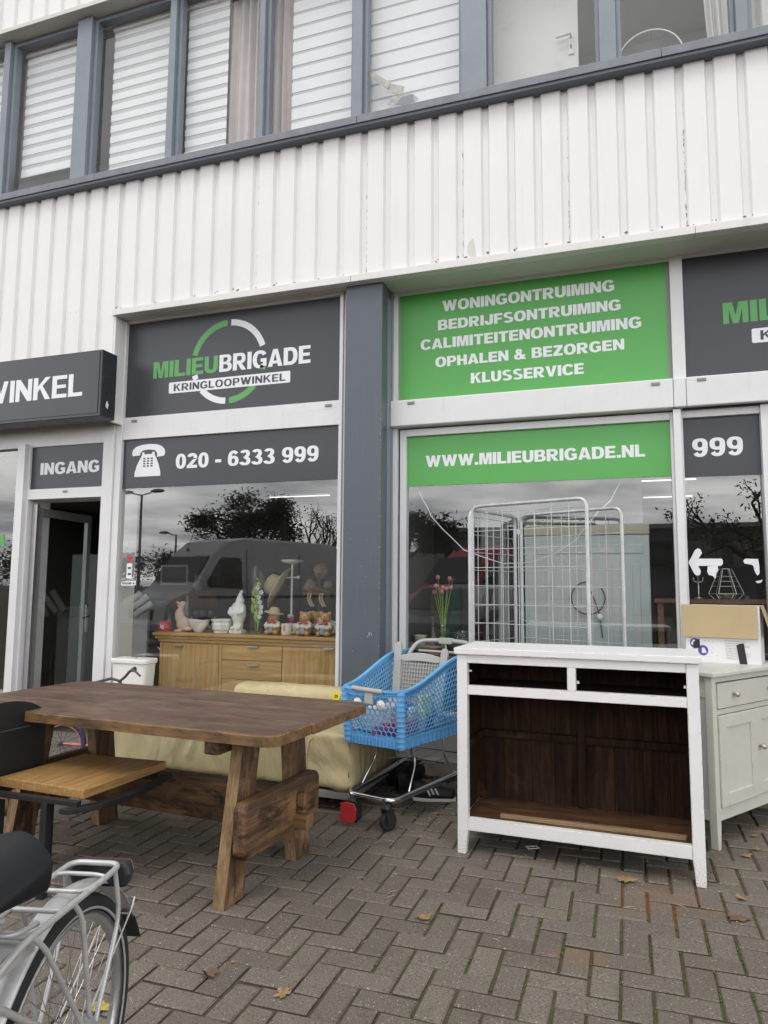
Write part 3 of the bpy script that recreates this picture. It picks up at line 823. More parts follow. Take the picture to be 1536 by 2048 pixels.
# ---- upper storey
UP_Y = 5.15
mull = [(-6.9, -6.8), (-5.93, -5.85), (-4.995, -4.82)]
def px_at(px, py, Y=UP_Y): return atY(px, py, Y).x
mull += [(px_at(329, 310), px_at(342, 308)), (px_at(514, 262), px_at(524.5, 260)), (px_at(703, 215), px_at(723, 210)), (px_at(922, 160), px_at(973, 152)), (px_at(1199, 105), px_at(1233, 98)), (px_at(1472, 45), px_at(1496, 40)), (1.9, 2.0), (2.9, 3.1)]
upper = MB()
for i, (a, b_) in enumerate(mull):
    upper.box(a, b_, UP_Y, 5.27, 5.285, 7.005)
    upper.box(b_ + .0005, b_ + .035, UP_Y + .045, 5.27, 5.29, 7.004)
    upper.box(a - .03, a - .0005, UP_Y + .06, 5.27, 5.29, 7.004)
upper.box(-9, 4.5, 5.20, 5.268, 6.965, 7.003)
upw = part(upper, 'upper_window_frame', M['slate_light'], 0.003)
edges = [-9.0] + [m_ for ab in mull for m_ in ab] + [4.5]
for k in range(0, len(edges), 2):
    pane(upw, edges[k] - .02, edges[k + 1] + .02, 5.28, 6.98, 5.252, 'glass_up')
mb = MB(); mb.box(-9, 4.5, 5.05, 5.30, 7.01, 7.055); part(mb, 'upper_soffit', M['soffit'], .004)
mb = MB(); mb.box(-9, 4.5, 5.30, 9.0, 6.99, 7.05); part(mb, 'interior_ceiling', M['room_light'])
mb = MB(); mb.box(-9, 4.5, 7.2, 7.3, 4.3, 7.0); mb.box(-9.1, -9, 5.3, 9, 4.3, 7.0); mb.box(4.5, 4.6, 5.3, 9, 4.3, 7.0); mb.box(-1.2, -1.12, 5.5, 9, 4.3, 7.0); part(mb, 'interior_wall', M['room_light'])
mb = MB(); mb.box(-9, 4.5, 5.30, 9.0, 4.25, 4.30); part(mb, 'interior_floor', M['room_floor'])
mb = MB(); mb.box(-9, 4.5, 5.11, 9.1, 8.6, 8.7); mb.box(-9, 4.5, 11.1, 11.2, 0, 8.6); part(mb, 'roof', M['grey_panel'])
# ================================================================== signs
def sign_panel(name, label, x0, x1, z0, z1, y, mat, cat='sign'):
    t = thing(name, label, cat, ((x0 + x1) / 2, y, z0))
    mb = MB(); mb.box(x0, x1, y - 0.003, y + 0.003, z0, z1)
    mb.build('sign_panel', M[mat], t, local=False)
    return t
def letters(t, specs, mat='vinyl_white', name='lettering', bold=0.035):
    mb = MB()
    for s_ in specs: put_text(mb, *s_[:6], **({'bold': bold} | (s_[6] if len(s_) > 6 else {})))
    return mb.build(name, M[mat], t, local=False)

def arc_band(mb, cx, cz, r0, r1, a0, a1, y, th=.0015, zmin=-9, zmax=9):
    n = max(6, int(abs(a1 - a0) / 4))
    ang = [R(a0 + (a1 - a0) * k / n) for k in range(n + 1)]
    poly = [(cx + r1 * math.cos(a), cz + r1 * math.sin(a)) for a in ang] + [(cx + r0 * math.cos(a), cz + r0 * math.sin(a)) for a in reversed(ang)]
    mb.prism(poly, y - th, y - .0002, 'xz')

def logo(t, cx, cz, y, sc=1.0):
    """ring, two-coloured word and white bar round the ring centre"""
    yy = y - .003
    X = lambda v: cx + v * sc
    Z = lambda v: cz + v * sc
    for cc_, a0, a1 in (('green', 93, 166), ('white', 87, 18), ('white', 196, 203), ('green', -11, -17), ('white', 222, 267), ('green', 273, 318)):
        g = MB(); arc_band(g, cx, cz, .338 * sc, .395 * sc, a0, a1, yy); g.build('ring_segment', M['vinyl_' + cc_], t, local=False)
    letters(t, [('MILIEU', X(-.811), X(-.109), Z(-.092), Z(.067), yy)], 'vinyl_green', bold=.05)
    letters(t, [('BRIGADE', X(-.093), X(.823), Z(-.093), Z(.067), yy)], 'vinyl_white', bold=.05)
    b = MB(); b.prism(rrect(X(-.630), X(.630), Z(-.252), Z(-.146), .012), yy - .0016, yy - .0002, 'xz')
    bar = b.build('bar', M['vinyl_white'], t, local=False)
    letters(t, [('KRINGLOOPWINKEL', X(-.575), X(.585), Z(-.233), Z(-.165), yy - .0018, {'spacing': 1.25})], 'vinyl_dark', bold=.03)

t = sign_panel('shop_sign', 'dark grey sign with ring logo and green and white word above the phone number', -4.358, -2.2037, 2.9653, 3.8676, 5.33, 'sign_dark')
logo(t, -3.2804, 3.4082, 5.33, 0.969091)
t = sign_panel('shop_sign', 'dark grey logo sign cut by the right edge of the photo beside the green list', 0.457, 1.951, 2.950, 3.879, 5.500, 'sign_dark')
logo(t, 1.532, 3.437, 5.500)

t = sign_panel('phone_number_sign', 'dark grey window film with white telephone symbol and full phone number', -4.358, -2.2037, 2.3102, 2.7609, 5.33, 'sign_dark')
letters(t, [('020 - 6333 999', -3.7872, -2.3937, 2.4682, 2.601, 5.327)], bold=.06)
mb = MB(); Y = 5.3268
def ph(u, v): return (-4.2621 + (u - 530) * 0.00267372, 2.7114 - (v - 655) * 0.00227349)
mb.prism([ph(*q) for q in ((543, 786), (648, 786), (647, 768), (640, 742), (630, 715), (622, 700), (622, 688), (612, 688), (612, 696), (580, 696), (580, 688), (571, 688), (571, 700), (563, 715), (551, 742), (544, 768))], Y - .0015, Y, 'xz')
hs = [ph(*q) for q in ((530, 690), (533, 676), (545, 664), (570, 657), (600, 655), (630, 658), (650, 667), (661, 680), (664, 692), (660, 706), (632, 709), (632, 692), (622, 681), (598, 677), (574, 680), (563, 690), (563, 699), (533, 701))]
mb.prism(hs, Y - .0015, Y, 'xz')
sym = mb.build('telephone_symbol', M['vinyl_white'], t, local=False)
mb = MB()
for r_ in range(4):
    for c_ in range(3):
        u, v = 577 + c_ * 15, 711 + r_ * 10
        a, b_ = ph(u, v), ph(u + 9, v + 6)
        mb.box(a[0], b_[0], Y - .0022, Y - .0016, b_[1], a[1])
mb.build('key_grid', M['vinyl_dark'], t, local=False)

t = sign_panel('entrance_sign', 'small dark grey sign reading INGANG over the open door', -5.4007, -4.5441, 2.3325, 2.7463, 5.3, 'sign_dark')
letters(t, [('INGANG', -5.2893, -4.5983, 2.475, 2.5884, 5.297)], bold=.06)

t = sign_panel('services_sign', 'large green sign with five lines of white capitals', -1.751, 0.370, 2.950, 3.873, 5.500, 'sign_green')
letters(t, [('WONINGONTRUIMING', -1.374, -0.022, 3.697, 3.787, 5.497), ('BEDRIJFSONTRUIMING', -1.412, .021, 3.541, 3.626, 5.497),
            ('CALIMITEITENONTRUIMING', -1.56, .164, 3.386, 3.473, 5.497), ('OPHALEN & BEZORGEN', -1.434, .037, 3.229, 3.313, 5.497),
            ('KLUSSERVICE', -1.139, -.261, 3.068, 3.153, 5.497)], bold=.06)
build_each('film_border', [(.340, .366, 5.4962, 5.4968, 2.955, 3.86), (-1.748, -1.735, 5.4962, 5.4968, 2.955, 3.86)], M['grey_panel'], t, local=False)
t = sign_panel('web_address_sign', 'green window film with white web address under the services list', -1.681, 0.339, 2.253, 2.666, 5.527, 'sign_green')
letters(t, [('WWW.MILIEUBRIGADE.NL', -1.524, .161, 2.407, 2.500, 5.524)], bold=.06)
t = sign_panel('phone_number_sign', 'narrow dark grey film showing only the digits 999', 0.423, 0.929, 2.240, 2.673, 5.527, 'sign_dark')
letters(t, [('999', .484, .816, 2.385, 2.519, 5.524)], bold=.06)

# light box over the entrance
t = thing('light_box_sign', 'dark projecting light box reading WINKEL above the entrance', 'sign', (-5.5, 5.15, 2.9))
mb = MB(); mb.box(-8.2, -4.326, 4.955, 5.148, 2.905, 3.507)
M['box_dark'] = plain('light_box_metal', (0.030, 0.031, 0.037), 0.28, var=.1, scale=6, dirt=.15, dirt_c=(.2, .2, .2))
mb.build('housing', M['box_dark'], t, bevel=.006, local=False)
mb = MB(); mb.box(-8.17, -4.352, 4.949, 4.9555, 2.935, 3.488); mb.build('sign_face', M['sign_dark'], t, local=False)
for q in (('W', -5.655, -5.378, 3.101, 3.307, 4.949), ('INKEL', -5.353, -4.524, 3.100, 3.306, 4.949)): letters(t, [q], bold=.03)
mb = MB(); mb.prism([(-4.3255, 0)] and [(5.02, 3.005), (5.05, 2.985), (5.06, 3.03), (5.045, 3.045), (5.05, 3.06), (5.03, 3.05)], -4.3262, -4.3252, 'yz'); mb.build('paint_scar', M['vinyl_white'], t, local=False)

# ================================================================== small stickers
def sticker(name, label, pts, y, mat, extra=None, th=.0012):
    mb = MB(); mb.prism([(atY(*q, y).x, atY(*q, y).z) for q in pts], y - th, y, 'xz')
    o = mb.build(name, M[mat]); tag(o, label, 'sticker'); return o
M['red_vinyl'] = plain('red_vinyl', (0.55, 0.02, 0.035), .4, var=.03)
Yg = 5.3335
sticker('sticker', 'small red sticker on the left display window', [(254, 1113), (265, 1112), (265, 1122), (257, 1123)], Yg, 'red_vinyl')
s1 = sticker('sticker', 'tall white label with two dark marks under the red sticker', [(254, 1127), (264.5, 1126.5), (263, 1157), (252.5, 1156)], Yg, 'vinyl_white')
mb = MB()
for py in (1134, 1146):
    a, b_ = atY(256, py, Yg), atY(262, py + 4, Yg); mb.box(a.x, b_.x, Yg - .002, Yg - .0013, b_.z, a.z)
mb.build('mark', M['vinyl_dark'], s1)
s2 = sticker('sticker', 'narrow white strip label with small dark print and arrow on left window', [(243, 1163), (272, 1161.5), (271, 1170), (242.5, 1171.5)], Yg, 'vinyl_white')
mb = MB(); a, b_ = atY(245, 1168.5, Yg), atY(263, 1164.5, Yg)
put_text(mb, 'BETAAL HIER', a.x, b_.x, a.z, b_.z, Yg - .0013, bold=.02)
a = atY(267, 1166.5, Yg); mb.prism([(a.x - .012, a.z), (a.x + .01, a.z + .012), (a.x + .01, a.z - .012)], Yg - .002, Yg - .0013, 'xz')
mb.build('print', M['vinyl_dark'], s2)
Yr = 5.5305
z2 = lambda u, v: (1076 + u / 3.339, 940 + v / 3.339)
sticker('arrow_sticker', 'white arrow pointing left on the narrow right window', [z2(*q) for q in ((1004, 615), (1020, 590), (1048, 535), (1066, 523), (1085, 530), (1095, 555), (1072, 592), (1225, 592), (1234, 604), (1234, 628), (1222, 640), (1070, 640), (1088, 676), (1082, 698), (1062, 706), (1045, 694), (1016, 640))], Yr, 'vinyl_white')
sticker('torn_paper', 'torn scrap of white paper under the arrow sticker', [z2(*q) for q in ((1133, 643), (1200, 640), (1203, 668), (1190, 690), (1185, 728), (1172, 712), (1160, 705), (1140, 700), (1130, 680))], Yr, 'vinyl_white')
sticker('torn_paper', 'hook shaped remnant of white paper right of the arrow', [z2(*q) for q in ((1370, 606), (1385, 592), (1470, 594), (1478, 640), (1480, 690), (1466, 706), (1448, 680), (1438, 640), (1425, 632), (1380, 625))], Yr, 'vinyl_white')
sticker('torn_paper', 'small flat scrap of white paper below the hooked remnant', [z2(*q) for q in ((1452, 744), (1478, 738), (1503, 732), (1490, 752), (1466, 756))], Yr, 'vinyl_white')
sticker('sticker', 'bright green sticker at the left edge of the photo', [(-30, 1070), (9, 1068), (9, 1092), (-30, 1094)], 5.3335, 'vinyl_green')

# ================================================================== upper windows: blinds, curtains, door, fan
M['blind_sheer'] = plain('blind_sheer_band', (0.58, 0.58, 0.58), .9, var=.03)
M['blind_white'] = plain('blind_white_band', (0.87, 0.88, 0.89), .85, var=.015)
M['curtain_pink'] = plain('faded_pink_curtain', (0.60, 0.54, 0.52), .95, var=.08, scale=5)
M['curtain_pale'] = plain('pale_curtain', (0.68, 0.67, 0.63), .95, var=.05, scale=5)
def blind(x0, x1, zb, label, pitch=.112, frac=.62, y=5.34, ztop=6.93, tilt=0.0, phase=0.0):
    t = thing('window_blind', label, 'blind', ((x0 + x1) / 2, y, zb), group=None)
    w, g_ = MB(), MB()
    z = zb; k = 0
    while z < ztop - .02:
        za = min(z + pitch * frac, ztop)
        w.box(x0, x1, y - .001, y + .001, z, za)
        if za < ztop: g_.box(x0 + .004, x1 - .004, y + .003, y + .0045, za - .002, min(z + pitch + .002, ztop))
        z += pitch
    w.build('opaque_bands', M['blind_white'], t, local=False)
    g_.build('sheer_bands', M['blind_sheer'], t, local=False)
    b = MB(); b.box(x0 - .01, x1 + .01, y - .03, y + .035, ztop, ztop + .06); b.build('head_box', M['white_plastic'], t, local=False, bevel=.008)
    b = MB(); b.box(x0, x1, y - .008, y + .008, zb - .022, zb); b.build('bottom_bar', M['white_plastic'], t, local=False, bevel=.003)
    return t
blind(-6.75, -5.99, 5.30, 'striped blind in the leftmost upper window cut by the photo edge')
blind(-5.81, -5.07, 5.62, 'striped blind stopping short of the sill with grey gap below')
blind(-4.70, px_at(327, 300, 5.34) + .02, 5.31, 'full length striped blind right of the wide slate mullion')
blind(px_at(369, 300, 5.34), px_at(452, 280, 5.34), 5.31, 'narrow striped blind beside the pinkish curtain')
blind(px_at(583, 240, 5.34), px_at(703, 210, 5.34), 5.31, 'striped blind right of the grey curtain edge', pitch=.13, frac=.78)
blind(px_at(731, 200, 5.34), px_at(924, 160, 5.34), 5.31, 'nearly closed pale blind behind the taped pane', pitch=.14, frac=.84)
def curtain(x0, x1, z0, z1, y, mat, label, folds=7, amp=.03, slant=0.0):
    mb = MB()
    def f(u, v):
        return (x0 + u * (x1 - x0) + slant * (1 - v) * (1 - u), y + amp * math.sin(u * folds * 2 * PI + .6 * math.sin(v * 3)) + .012 * math.sin(u * 31 + v * 2), z0 + v * (z1 - z0))
    mb.grid(f, 70, 10)
    return tag(mb.build('curtain', M[mat], solid=.002), label, 'curtain')
curtain(px_at(452, 280, 5.42), px_at(519, 262, 5.42), 4.8, 6.97, 5.42, 'curtain_pink', 'faded pinkish curtain hanging right of a narrow striped blind', 4)
curtain(px_at(541, 255, 5.42), px_at(590, 245, 5.42), 4.8, 6.97, 5.42, 'curtain_pink', 'narrow strip of curtain left of a striped blind', 3)
curtain(px_at(1395, 50, 5.40), px_at(1474, 45, 5.40), 4.8, 6.97, 5.40, 'curtain_pale', 'pale cream curtain drawn aside above the desk fan window', 4, slant=.10)
curtain(px_at(1503, 40, 5.40), 1.7, 4.8, 6.97, 5.40, 'curtain_pale', 'pale cream curtain in the upper window at the right photo edge', 7)
t = thing('interior_door', 'plain white interior door with lever handle behind the upper glass', 'door', (-.6, 5.6, 4.3))
mb = MB(); mb.box(px_at(960, 140, 5.60), px_at(1157, 100, 5.60), 5.60, 5.64, 4.3, 6.95); mb.build('door_leaf', M['white_trim'], t, local=False, bevel=.004)
p = atY(1140, 80, 5.597)
mb = MB(); mb.box(p.x - .012, p.x + .028, 5.589, 5.5995, p.z - .13, p.z + .05)
mb.tube([(p.x + .008, 5.595, p.z + .02), (p.x + .008, 5.55, p.z + .02), (p.x - .11, 5.548, p.z + .012)], .011)
hd = mb.build('handle', M['white_plastic'], t, local=False)
mb = MB(); mb.box(p.x + .002, p.x + .014, 5.5882, 5.5888, p.z - .085, p.z - .045); mb.build('keyhole', M['black_plastic'], t, local=False)
# desk fan
c = atY(1300, 118, 5.36); rf = .235
t = thing('desk_fan', 'round white desk fan on the sill behind upper right glass', 'fan', (c.x, 5.40, 5.30))
mb = MB(); mb.tube(arc_pts((c.x, c.z), rf, 0, 360, 48, 'xz', 5.36)[:-1], .006, 6, True); mb.build('guard_ring', M['white_plastic'], t, local=False)
mb = MB()
for k in range(48):
    a = 2 * PI * k / 48
    mb.tube([(c.x + math.cos(a) * .05, 5.345, c.z + math.sin(a) * .05), (c.x + math.cos(a) * rf * .6, 5.335, c.z + math.sin(a) * rf * .6), (c.x + math.cos(a) * rf, 5.36, c.z + math.sin(a) * rf)], .0006, 4)
mb.build('wire_guard', M['cloth_white'], t, local=False)
mb = MB(); Tf = Matrix.Translation((c.x, 5.34, c.z)) @ Matrix.Rotation(R(90), 4, 'X')
mb.lathe([(0, .008), (.035, .006), (.048, 0), (.048, -.004), (0, -.004)], n=24, T=Tf); mb.build('hub', M['white_plastic'], t, local=False)
mb = MB()
for k in range(14):
    a = 2 * PI * k / 14
    mb.box(-.003, .003, .020, .034, .0062, .0085, 0, Tf @ Matrix.Rotation(a, 4, 'Z'))
mb.build('hub_slots', M['grey_panel'], t, local=False)
mb = MB(); mb.tube([(c.x, 5.42, 5.30), (c.x, 5.42, c.z)], .016); mb.lathe([(.10, 0), (.10, .015), (.03, .03), (0, .03)], (c.x, 5.42, 5.3)); mb.build('stand', M['white_plastic'], t, local=False)
# tape repair on the pane
M['tape'] = plain('old_clear_tape', (0.42, 0.41, 0.38), .5, var=.25, scale=25, dirt=.4, dirt_c=(.2, .2, .22))
t = thing('tape_patch', 'crumpled tape patch across the cracked corner of an upper pane', 'tape', (-1.75, 5.25, 5.3))
z3 = lambda u, v: (700 + u / 1.837, v / 1.837)
for poly in (((60, 275), (80, 262), (152, 305), (140, 330)), ((132, 338), (150, 308), (200, 318), (192, 352)), ((138, 385), (160, 352), (232, 345), (252, 362), (230, 385)), ((58, 245), (70, 240), (72, 270), (60, 272))):
    mb = MB(); mb.prism([(atY(*z3(*q), 5.2505).x, atY(*z3(*q), 5.2505).z) for q in poly], 5.2488, 5.2505, 'xz'); mb.build('tape_strip', M['tape'], t, local=False)
mb = MB(); mb.prism([(atY(*z3(*q), 5.2487).x, atY(*z3(*q), 5.2487).z) for q in ((170, 384), (190, 355), (230, 347), (236, 372), (205, 385))], 5.247, 5.2487, 'xz'); mb.build('tape_strip', M['slate_light'], t, local=False)
# ================================================================== goods behind the left display window
M['oak'] = wood('oak_veneer', (0.46, 0.265, 0.085), (0.60, 0.37, 0.14), 'Z', .3, .45, .08)
M['oak_h'] = wood('oak_veneer_flat', (0.46, 0.265, 0.085), (0.60, 0.37, 0.14), 'X', .3, .45, .08)
M['steel_satin'] = plain('satin_handle', (.65, .62, .58), .3, metal=.9, var=.04)
SBY, SBZ = 5.83, 0.985
t = thing('sideboard', 'oak veneer sideboard with doors and drawers behind the left display window', 'sideboard', (-3.3, SBY, 0.012))
X = lambda px, py=1300, Y=SBY: atY(px, py, Y).x
xl, xd, xr, xe = X(322), X(441), X(566), -2.285
mb = MB(); mb.box(xl, xe, SBY + .004, SBY + .42, .03, .90); mb.build('carcass', M['oak'], t, local=False)
mb = MB(); mb.box(xl - .075, xe + .04, SBY - .045, SBY + .45, .955, SBZ); mb.box(xl - .055, xe + .03, SBY - .03, SBY + .45, .925, .9545); mb.box(xl - .03, xe + .02, SBY - .016, SBY + .45, .895, .9245)
mb.build('top', M['oak_h'], t, bevel=.006, local=False)
mb = MB(); mb.box(xd - .004, xd + .028, SBY - .016, SBY + .003, .06, .89); mb.box(xl - .002, xl + .03, SBY - .016, SBY + .003, .06, .89); mb.build('stile', M['oak'], t, bevel=.003, local=False)
for a, b_ in ((xl + .035, xd - .008), (xr + .004, xe - .004)):
    mb = MB(); mb.box(a, b_, SBY - .018, SBY + .002, .08, .885); dr = mb.build('door', M['oak'], t, bevel=.002, local=False)
for za, zb in ((.755, .885), (.585, .75), (.08, .58)):
    mb = MB(); mb.box(xd + .032, xr - .003, SBY - .018, SBY + .002, za, zb); mb.build('drawer', M['oak_h'], t, bevel=.002, local=False)
for pa, pb, py in ((347, 366, 1290), (494, 516, 1293), (494, 516, 1330), (647, 668, 1297)):
    a, b_ = atY(pa, py, SBY - .03), atY(pb, py, SBY - .03)
    mb = MB(); mb.prism([(a.x, a.z - .008), (a.x + .01, a.z - .012), (b_.x, a.z - .006), (b_.x, a.z + .006), (a.x, a.z + .006)], SBY - .042, SBY - .018, 'xz'); mb.build('handle', M['steel_satin'], t, bevel=.002, local=False)

IY = 5.95
def spot(px, Y=IY, py=1262): return atY(px, py, Y).x
S_ = lambda Y=IY: 0.00462 * Y / 5.95          # metres per photo pixel on the sideboard
def mug(x, y, z, r, h, mat, name, label, hx=-1, dec=None):
    t = thing(name, label, 'mug', (x, y, z))
    mb = MB(); mb.lathe([(r * .92, 0), (r, .006), (r, h), (r - .004, h), (r - .005, .008), (0, .008)], n=28); mb.build('cup', M[mat], t)
    mb = MB(); mb.tube([(hx * r * .95, 0, h * .82), (hx * (r + .02), 0, h * .84), (hx * (r + .03), 0, h * .55), (hx * (r + .018), 0, h * .24), (hx * r * .95, 0, h * .22)], .006); mb.build('handle', M[mat], t)
    if dec: dec(t, r, h)
    return t
def dec_text(t, r, h):
    mb = MB()
    mb.box(-.022, -.016, -r * 1.005, -r * .99, h * .35, h * .75); mb.box(-.008, .020, -r * 1.005, -r * .97, h * .58, h * .64); mb.box(-.008, -.002, -r * 1.005, -r * .985, h * .25, h * .55); mb.box(.004, .010, -r * 1.005, -r * .985, h * .25, h * .55); mb.box(.015, .021, -r * 1.005, -r * .97, h * .25, h * .5)
    mb.build('white_print', M['vinyl_white'], t)
M['red_glaze'] = plain('red_glaze', (0.50, 0.018, 0.025), .2, var=.04)
mug(spot(331), IY, SBZ, .058, .095, 'red_glaze', 'mug', 'red mug with white print at the left end of the sideboard', -1, dec_text)
M['duck'] = plain('unglazed_pinkish_clay', (0.60, 0.43, 0.34), .7, var=.05)
x = spot(363)
mb = MB()
mb.ball((x + .02, IY, SBZ + .075), (.075, .05, .07)); mb.ball((x - .02, IY, SBZ + .14), (.052, .042, .085), T=Matrix.Rotation(R(-14), 3, 'Y').to_4x4()); mb.ball((x + .06, IY, SBZ + .03), (.065, .04, .026))
mb.tube([(x - .025, IY, SBZ + .17), (x - .012, IY, SBZ + .22), (x - .002, IY, SBZ + .25)], [.042, .030, .028], 12); mb.ball((x + .004, IY, SBZ + .262), (.036, .031, .033))
mb.tube([(x - .02, IY, SBZ + .268), (x - .05, IY, SBZ + .278), (x - .075, IY, SBZ + .288)], [.015, .012, .006], 10); mb.tube([(x - .02, IY, SBZ + .255), (x - .045, IY, SBZ + .248), (x - .065, IY, SBZ + .246)], [.012, .010, .005], 10)
mb.box(x - .055, x + .02, IY - .045, IY + .045, SBZ, SBZ + .02)
tag(mb.build('duck_figurine', M['duck'], remesh=.0045), 'pinkish clay duck figurine with open beak on the sideboard', 'figurine')
# white bowl, square planter
x = spot(397)
mb = MB()
def bowl(u, v):
    a = u * 2 * PI
    prof = [(.035, 0), (.05, .012), (.08, .05), (.112, .105), (.118, .118), (.112, .118), (.075, .055), (.04, .016), (0, .014)]
    k = v * (len(prof) - 1); i = min(int(k), len(prof) - 2); f = k - i
    r = prof[i][0] * (1 - f) + prof[i + 1][0] * f; z = prof[i][1] * (1 - f) + prof[i + 1][1] * f
    return (x + math.cos(a) * r * 1.05, IY + math.sin(a) * r * .6, SBZ + z + .012 * (abs(math.cos(a)) - .5) * (z / .118))
mb.grid(bowl, 36, 24)
tag(mb.build('bowl', M['ceramic']), 'wide white oval bowl beside the clay duck', 'bowl')
x = spot(444)
mb = MB()
prof = [(.062, 0), (.072, .004), (.068, .018), (.082, .035), (.086, .08), (.080, .105), (.090, .112), (.090, .130), (.078, .130), (.075, .105), (.07, .03), (0, .028)]
for i in range(len(prof) - 1):
    pass
mb.lathe([(r * 1.18, z) for r, z in prof], (x, IY, SBZ), n=8, smooth=False, T=Matrix.Translation((x, IY, 0)) @ Matrix.Rotation(R(22.5), 4, 'Z') @ Matrix.Translation((-x, -IY, 0)))
tag(mb.build('planter', M['ceramic'], bevel=.004), 'white ceramic eight sided planter next to the gnome', 'planter')
# gnome
x = spot(476)
mb = MB(); z = SBZ
mb.box(x - .07, x + .06, IY - .05, IY + .05, z, z + .035); mb.lathe([(.045, .03), (.052, .07), (.05, .10), (.062, .13), (.074, .16), (.078, .20), (.070, .25), (.055, .28), (.035, .29), (0, .295)], (x, IY, z), n=20, sy=.8)
mb.ball((x + .012, IY - .005, z + .285), (.038, .036, .040)); mb.lathe([(.044, 0), (.040, .02), (.030, .045), (.016, .075), (.008, .09), (0, .094)], (x + .014, IY, z + .295), n=16)
mb.ball((x + .028, IY, z + .39), .016, 10, 8)
mb.ball((x + .002, IY - .036, z + .255), (.03, .02, .045)); mb.ball((x - .002, IY - .04, z + .283), .009, 8, 6)
mb.tube([(x - .06, IY - .02, z + .24), (x - .072, IY - .04, z + .19), (x - .03, IY - .07, z + .175)], [.024, .022, .018], 10); mb.tube([(x + .06, IY - .02, z + .24), (x + .066, IY - .045, z + .20), (x + .02, IY - .07, z + .19)], [.024, .022, .018], 10)
mb.ball((x - .03, IY - .045, z + .05), (.024, .03, .02)); mb.ball((x + .03, IY - .045, z + .05), (.024, .03, .02))
tag(mb.build('gnome_figurine', M['ceramic'], remesh=.0045), 'plain white garden gnome figurine with pointed pompon hat', 'figurine')

M['clear_glass'] = glass_pane('clear_glassware', 1.5, (0.90, 0.93, 0.92), 0.02)
M['leaf_green'] = plain('silk_leaf', (0.26, 0.46, 0.07), .6, var=.2, scale=30)
M['petal_yellow'] = plain('yellow_petals', (0.82, 0.78, 0.12), .6, var=.15, scale=40)
M['petal_white'] = plain('white_petals', (0.84, 0.82, 0.84), .6, var=.08, scale=40)
x = spot(513)
t = thing('flower_vase', 'tall flat glass vase of yellow and white silk flowers beside the gnome', 'vase', (x, IY, SBZ))
mb = MB()
def vz(u, v):
    a = u * 2 * PI; top = .60 + .045 * -math.cos(a)
    return (math.cos(a) * (.068 - .004 * math.sin(v * PI)), math.sin(a) * .045, v * top)
mb.grid(vz, 24, 10); mb.lathe([(.001, .002), (.064, .002), (.064, .02), (.001, .02)], n=24, sy=.65); mb.build('glass_body', M['clear_glass'], t)
rng = random.Random(5)
mb = MB()
for k in range(5):
    a = rng.uniform(-.03, .03)
    mb.tube([(a * .4, 0, .03), (a, .01, .2), (-a * .5 + rng.uniform(-.02, .02), 0, .46)], .003, 5)
for k in range(9):
    zc = .12 + k * .035; a = rng.uniform(-.035, .03); r_ = rng.uniform(-1, 1)
    mb.add([(a, -.01, zc - .04), (a + .022 + r_ * .01, -.02, zc), (a + r_ * .02, -.005, zc + .075), (a - .022 + r_ * .01, -.01, zc)], [(0, 1, 2, 3)])
mb.build('stem', M['leaf_green'], t)
mb = MB()
for k in range(46):
    c_ = rng.choice([(-.035, .35), (.0, .44), (-.01, .26), (-.035, .31), (.01, .2), (.012, .46)])
    mb.ball((c_[0] + rng.gauss(0, .010), rng.uniform(-.03, .01), c_[1] + rng.gauss(0, .016)), rng.uniform(.006, .011), 6, 5)
mb.build('yellow_blossom', M['petal_yellow'], t)
mb = MB()
for k in range(7):
    cx, cz = .032 + rng.uniform(-.02, .02), .16 + k * .045
    for q in range(5):
        a = 2 * PI * q / 5 + k
        mb.ball((cx + .014 * math.cos(a), -.02, cz + .014 * math.sin(a)), (.012, .004, .010), 8, 5)
mb.build('white_blossom', M['petal_white'], t)

# hat stand and straw hat
x = spot(582, 6.12); z = SBZ; y = 6.12
t = thing('hat_stand', 'white tabletop hat stand with round plate and side arms', 'stand', (x, y, z))
mb = MB(); mb.tube([(0, 0, 0), (0, 0, .66)], .011, 10); mb.build('pole', M['white_plastic'], t)
mb = MB(); mb.lathe([(.02, .655), (.09, .672), (.108, .69), (.108, .694), (0, .694)], n=28); mb.build('plate', M['white_plastic'], t)
mb = MB(); mb.tube([(-.125, 0, .525), (.06, 0, .53)], .007, 8); mb.ball((.068, 0, .53), .017, 12, 8); mb.build('arm', M['white_plastic'], t)
mb = MB(); mb.ball((-.012, -.02, .165), .018, 12, 8); mb.tube([(-.03, 0, .165), (.02, 0, .165)], .013, 8); mb.build('clamp_knob', M['white_plastic'], t)
mb = MB(); mb.lathe([(.085, 0), (.085, .012), (.02, .02), (0, .02)], n=24); mb.build('base', M['white_plastic'], t)
M['straw'] = plain('woven_straw', (0.50, 0.42, 0.27), .85, var=.12, scale=60, bmp=.4, bscale=240)
M['felt_band'] = plain('hat_band', (0.40, 0.34, 0.22), .8, var=.08)
TH = Matrix.Translation((x - .135, y - .02, z + .43)) @ Matrix.Rotation(R(-62), 4, 'Y') @ Matrix.Rotation(R(8), 4, 'X')
t = thing('straw_hat', 'pale straw hat hanging on the arm of the hat stand', 'hat', (x - .13, y, z + .43))
mb = MB(); mb.lathe([(.205, -.02), (.17, .0), (.105, .006), (.098, .03), (.092, .075), (.085, .105), (.06, .122), (.02, .112), (0, .110)], n=36, sx=1.08, sy=.92, T=TH); mb.build('crown_and_brim', M['straw'], t, local=False, solid=.004)
mb = MB(); mb.lathe([(.104, .010), (.100, .035), (.096, .038)], n=36, sx=1.085, sy=.925, T=TH); mb.build('band', M['felt_band'], t, local=False)

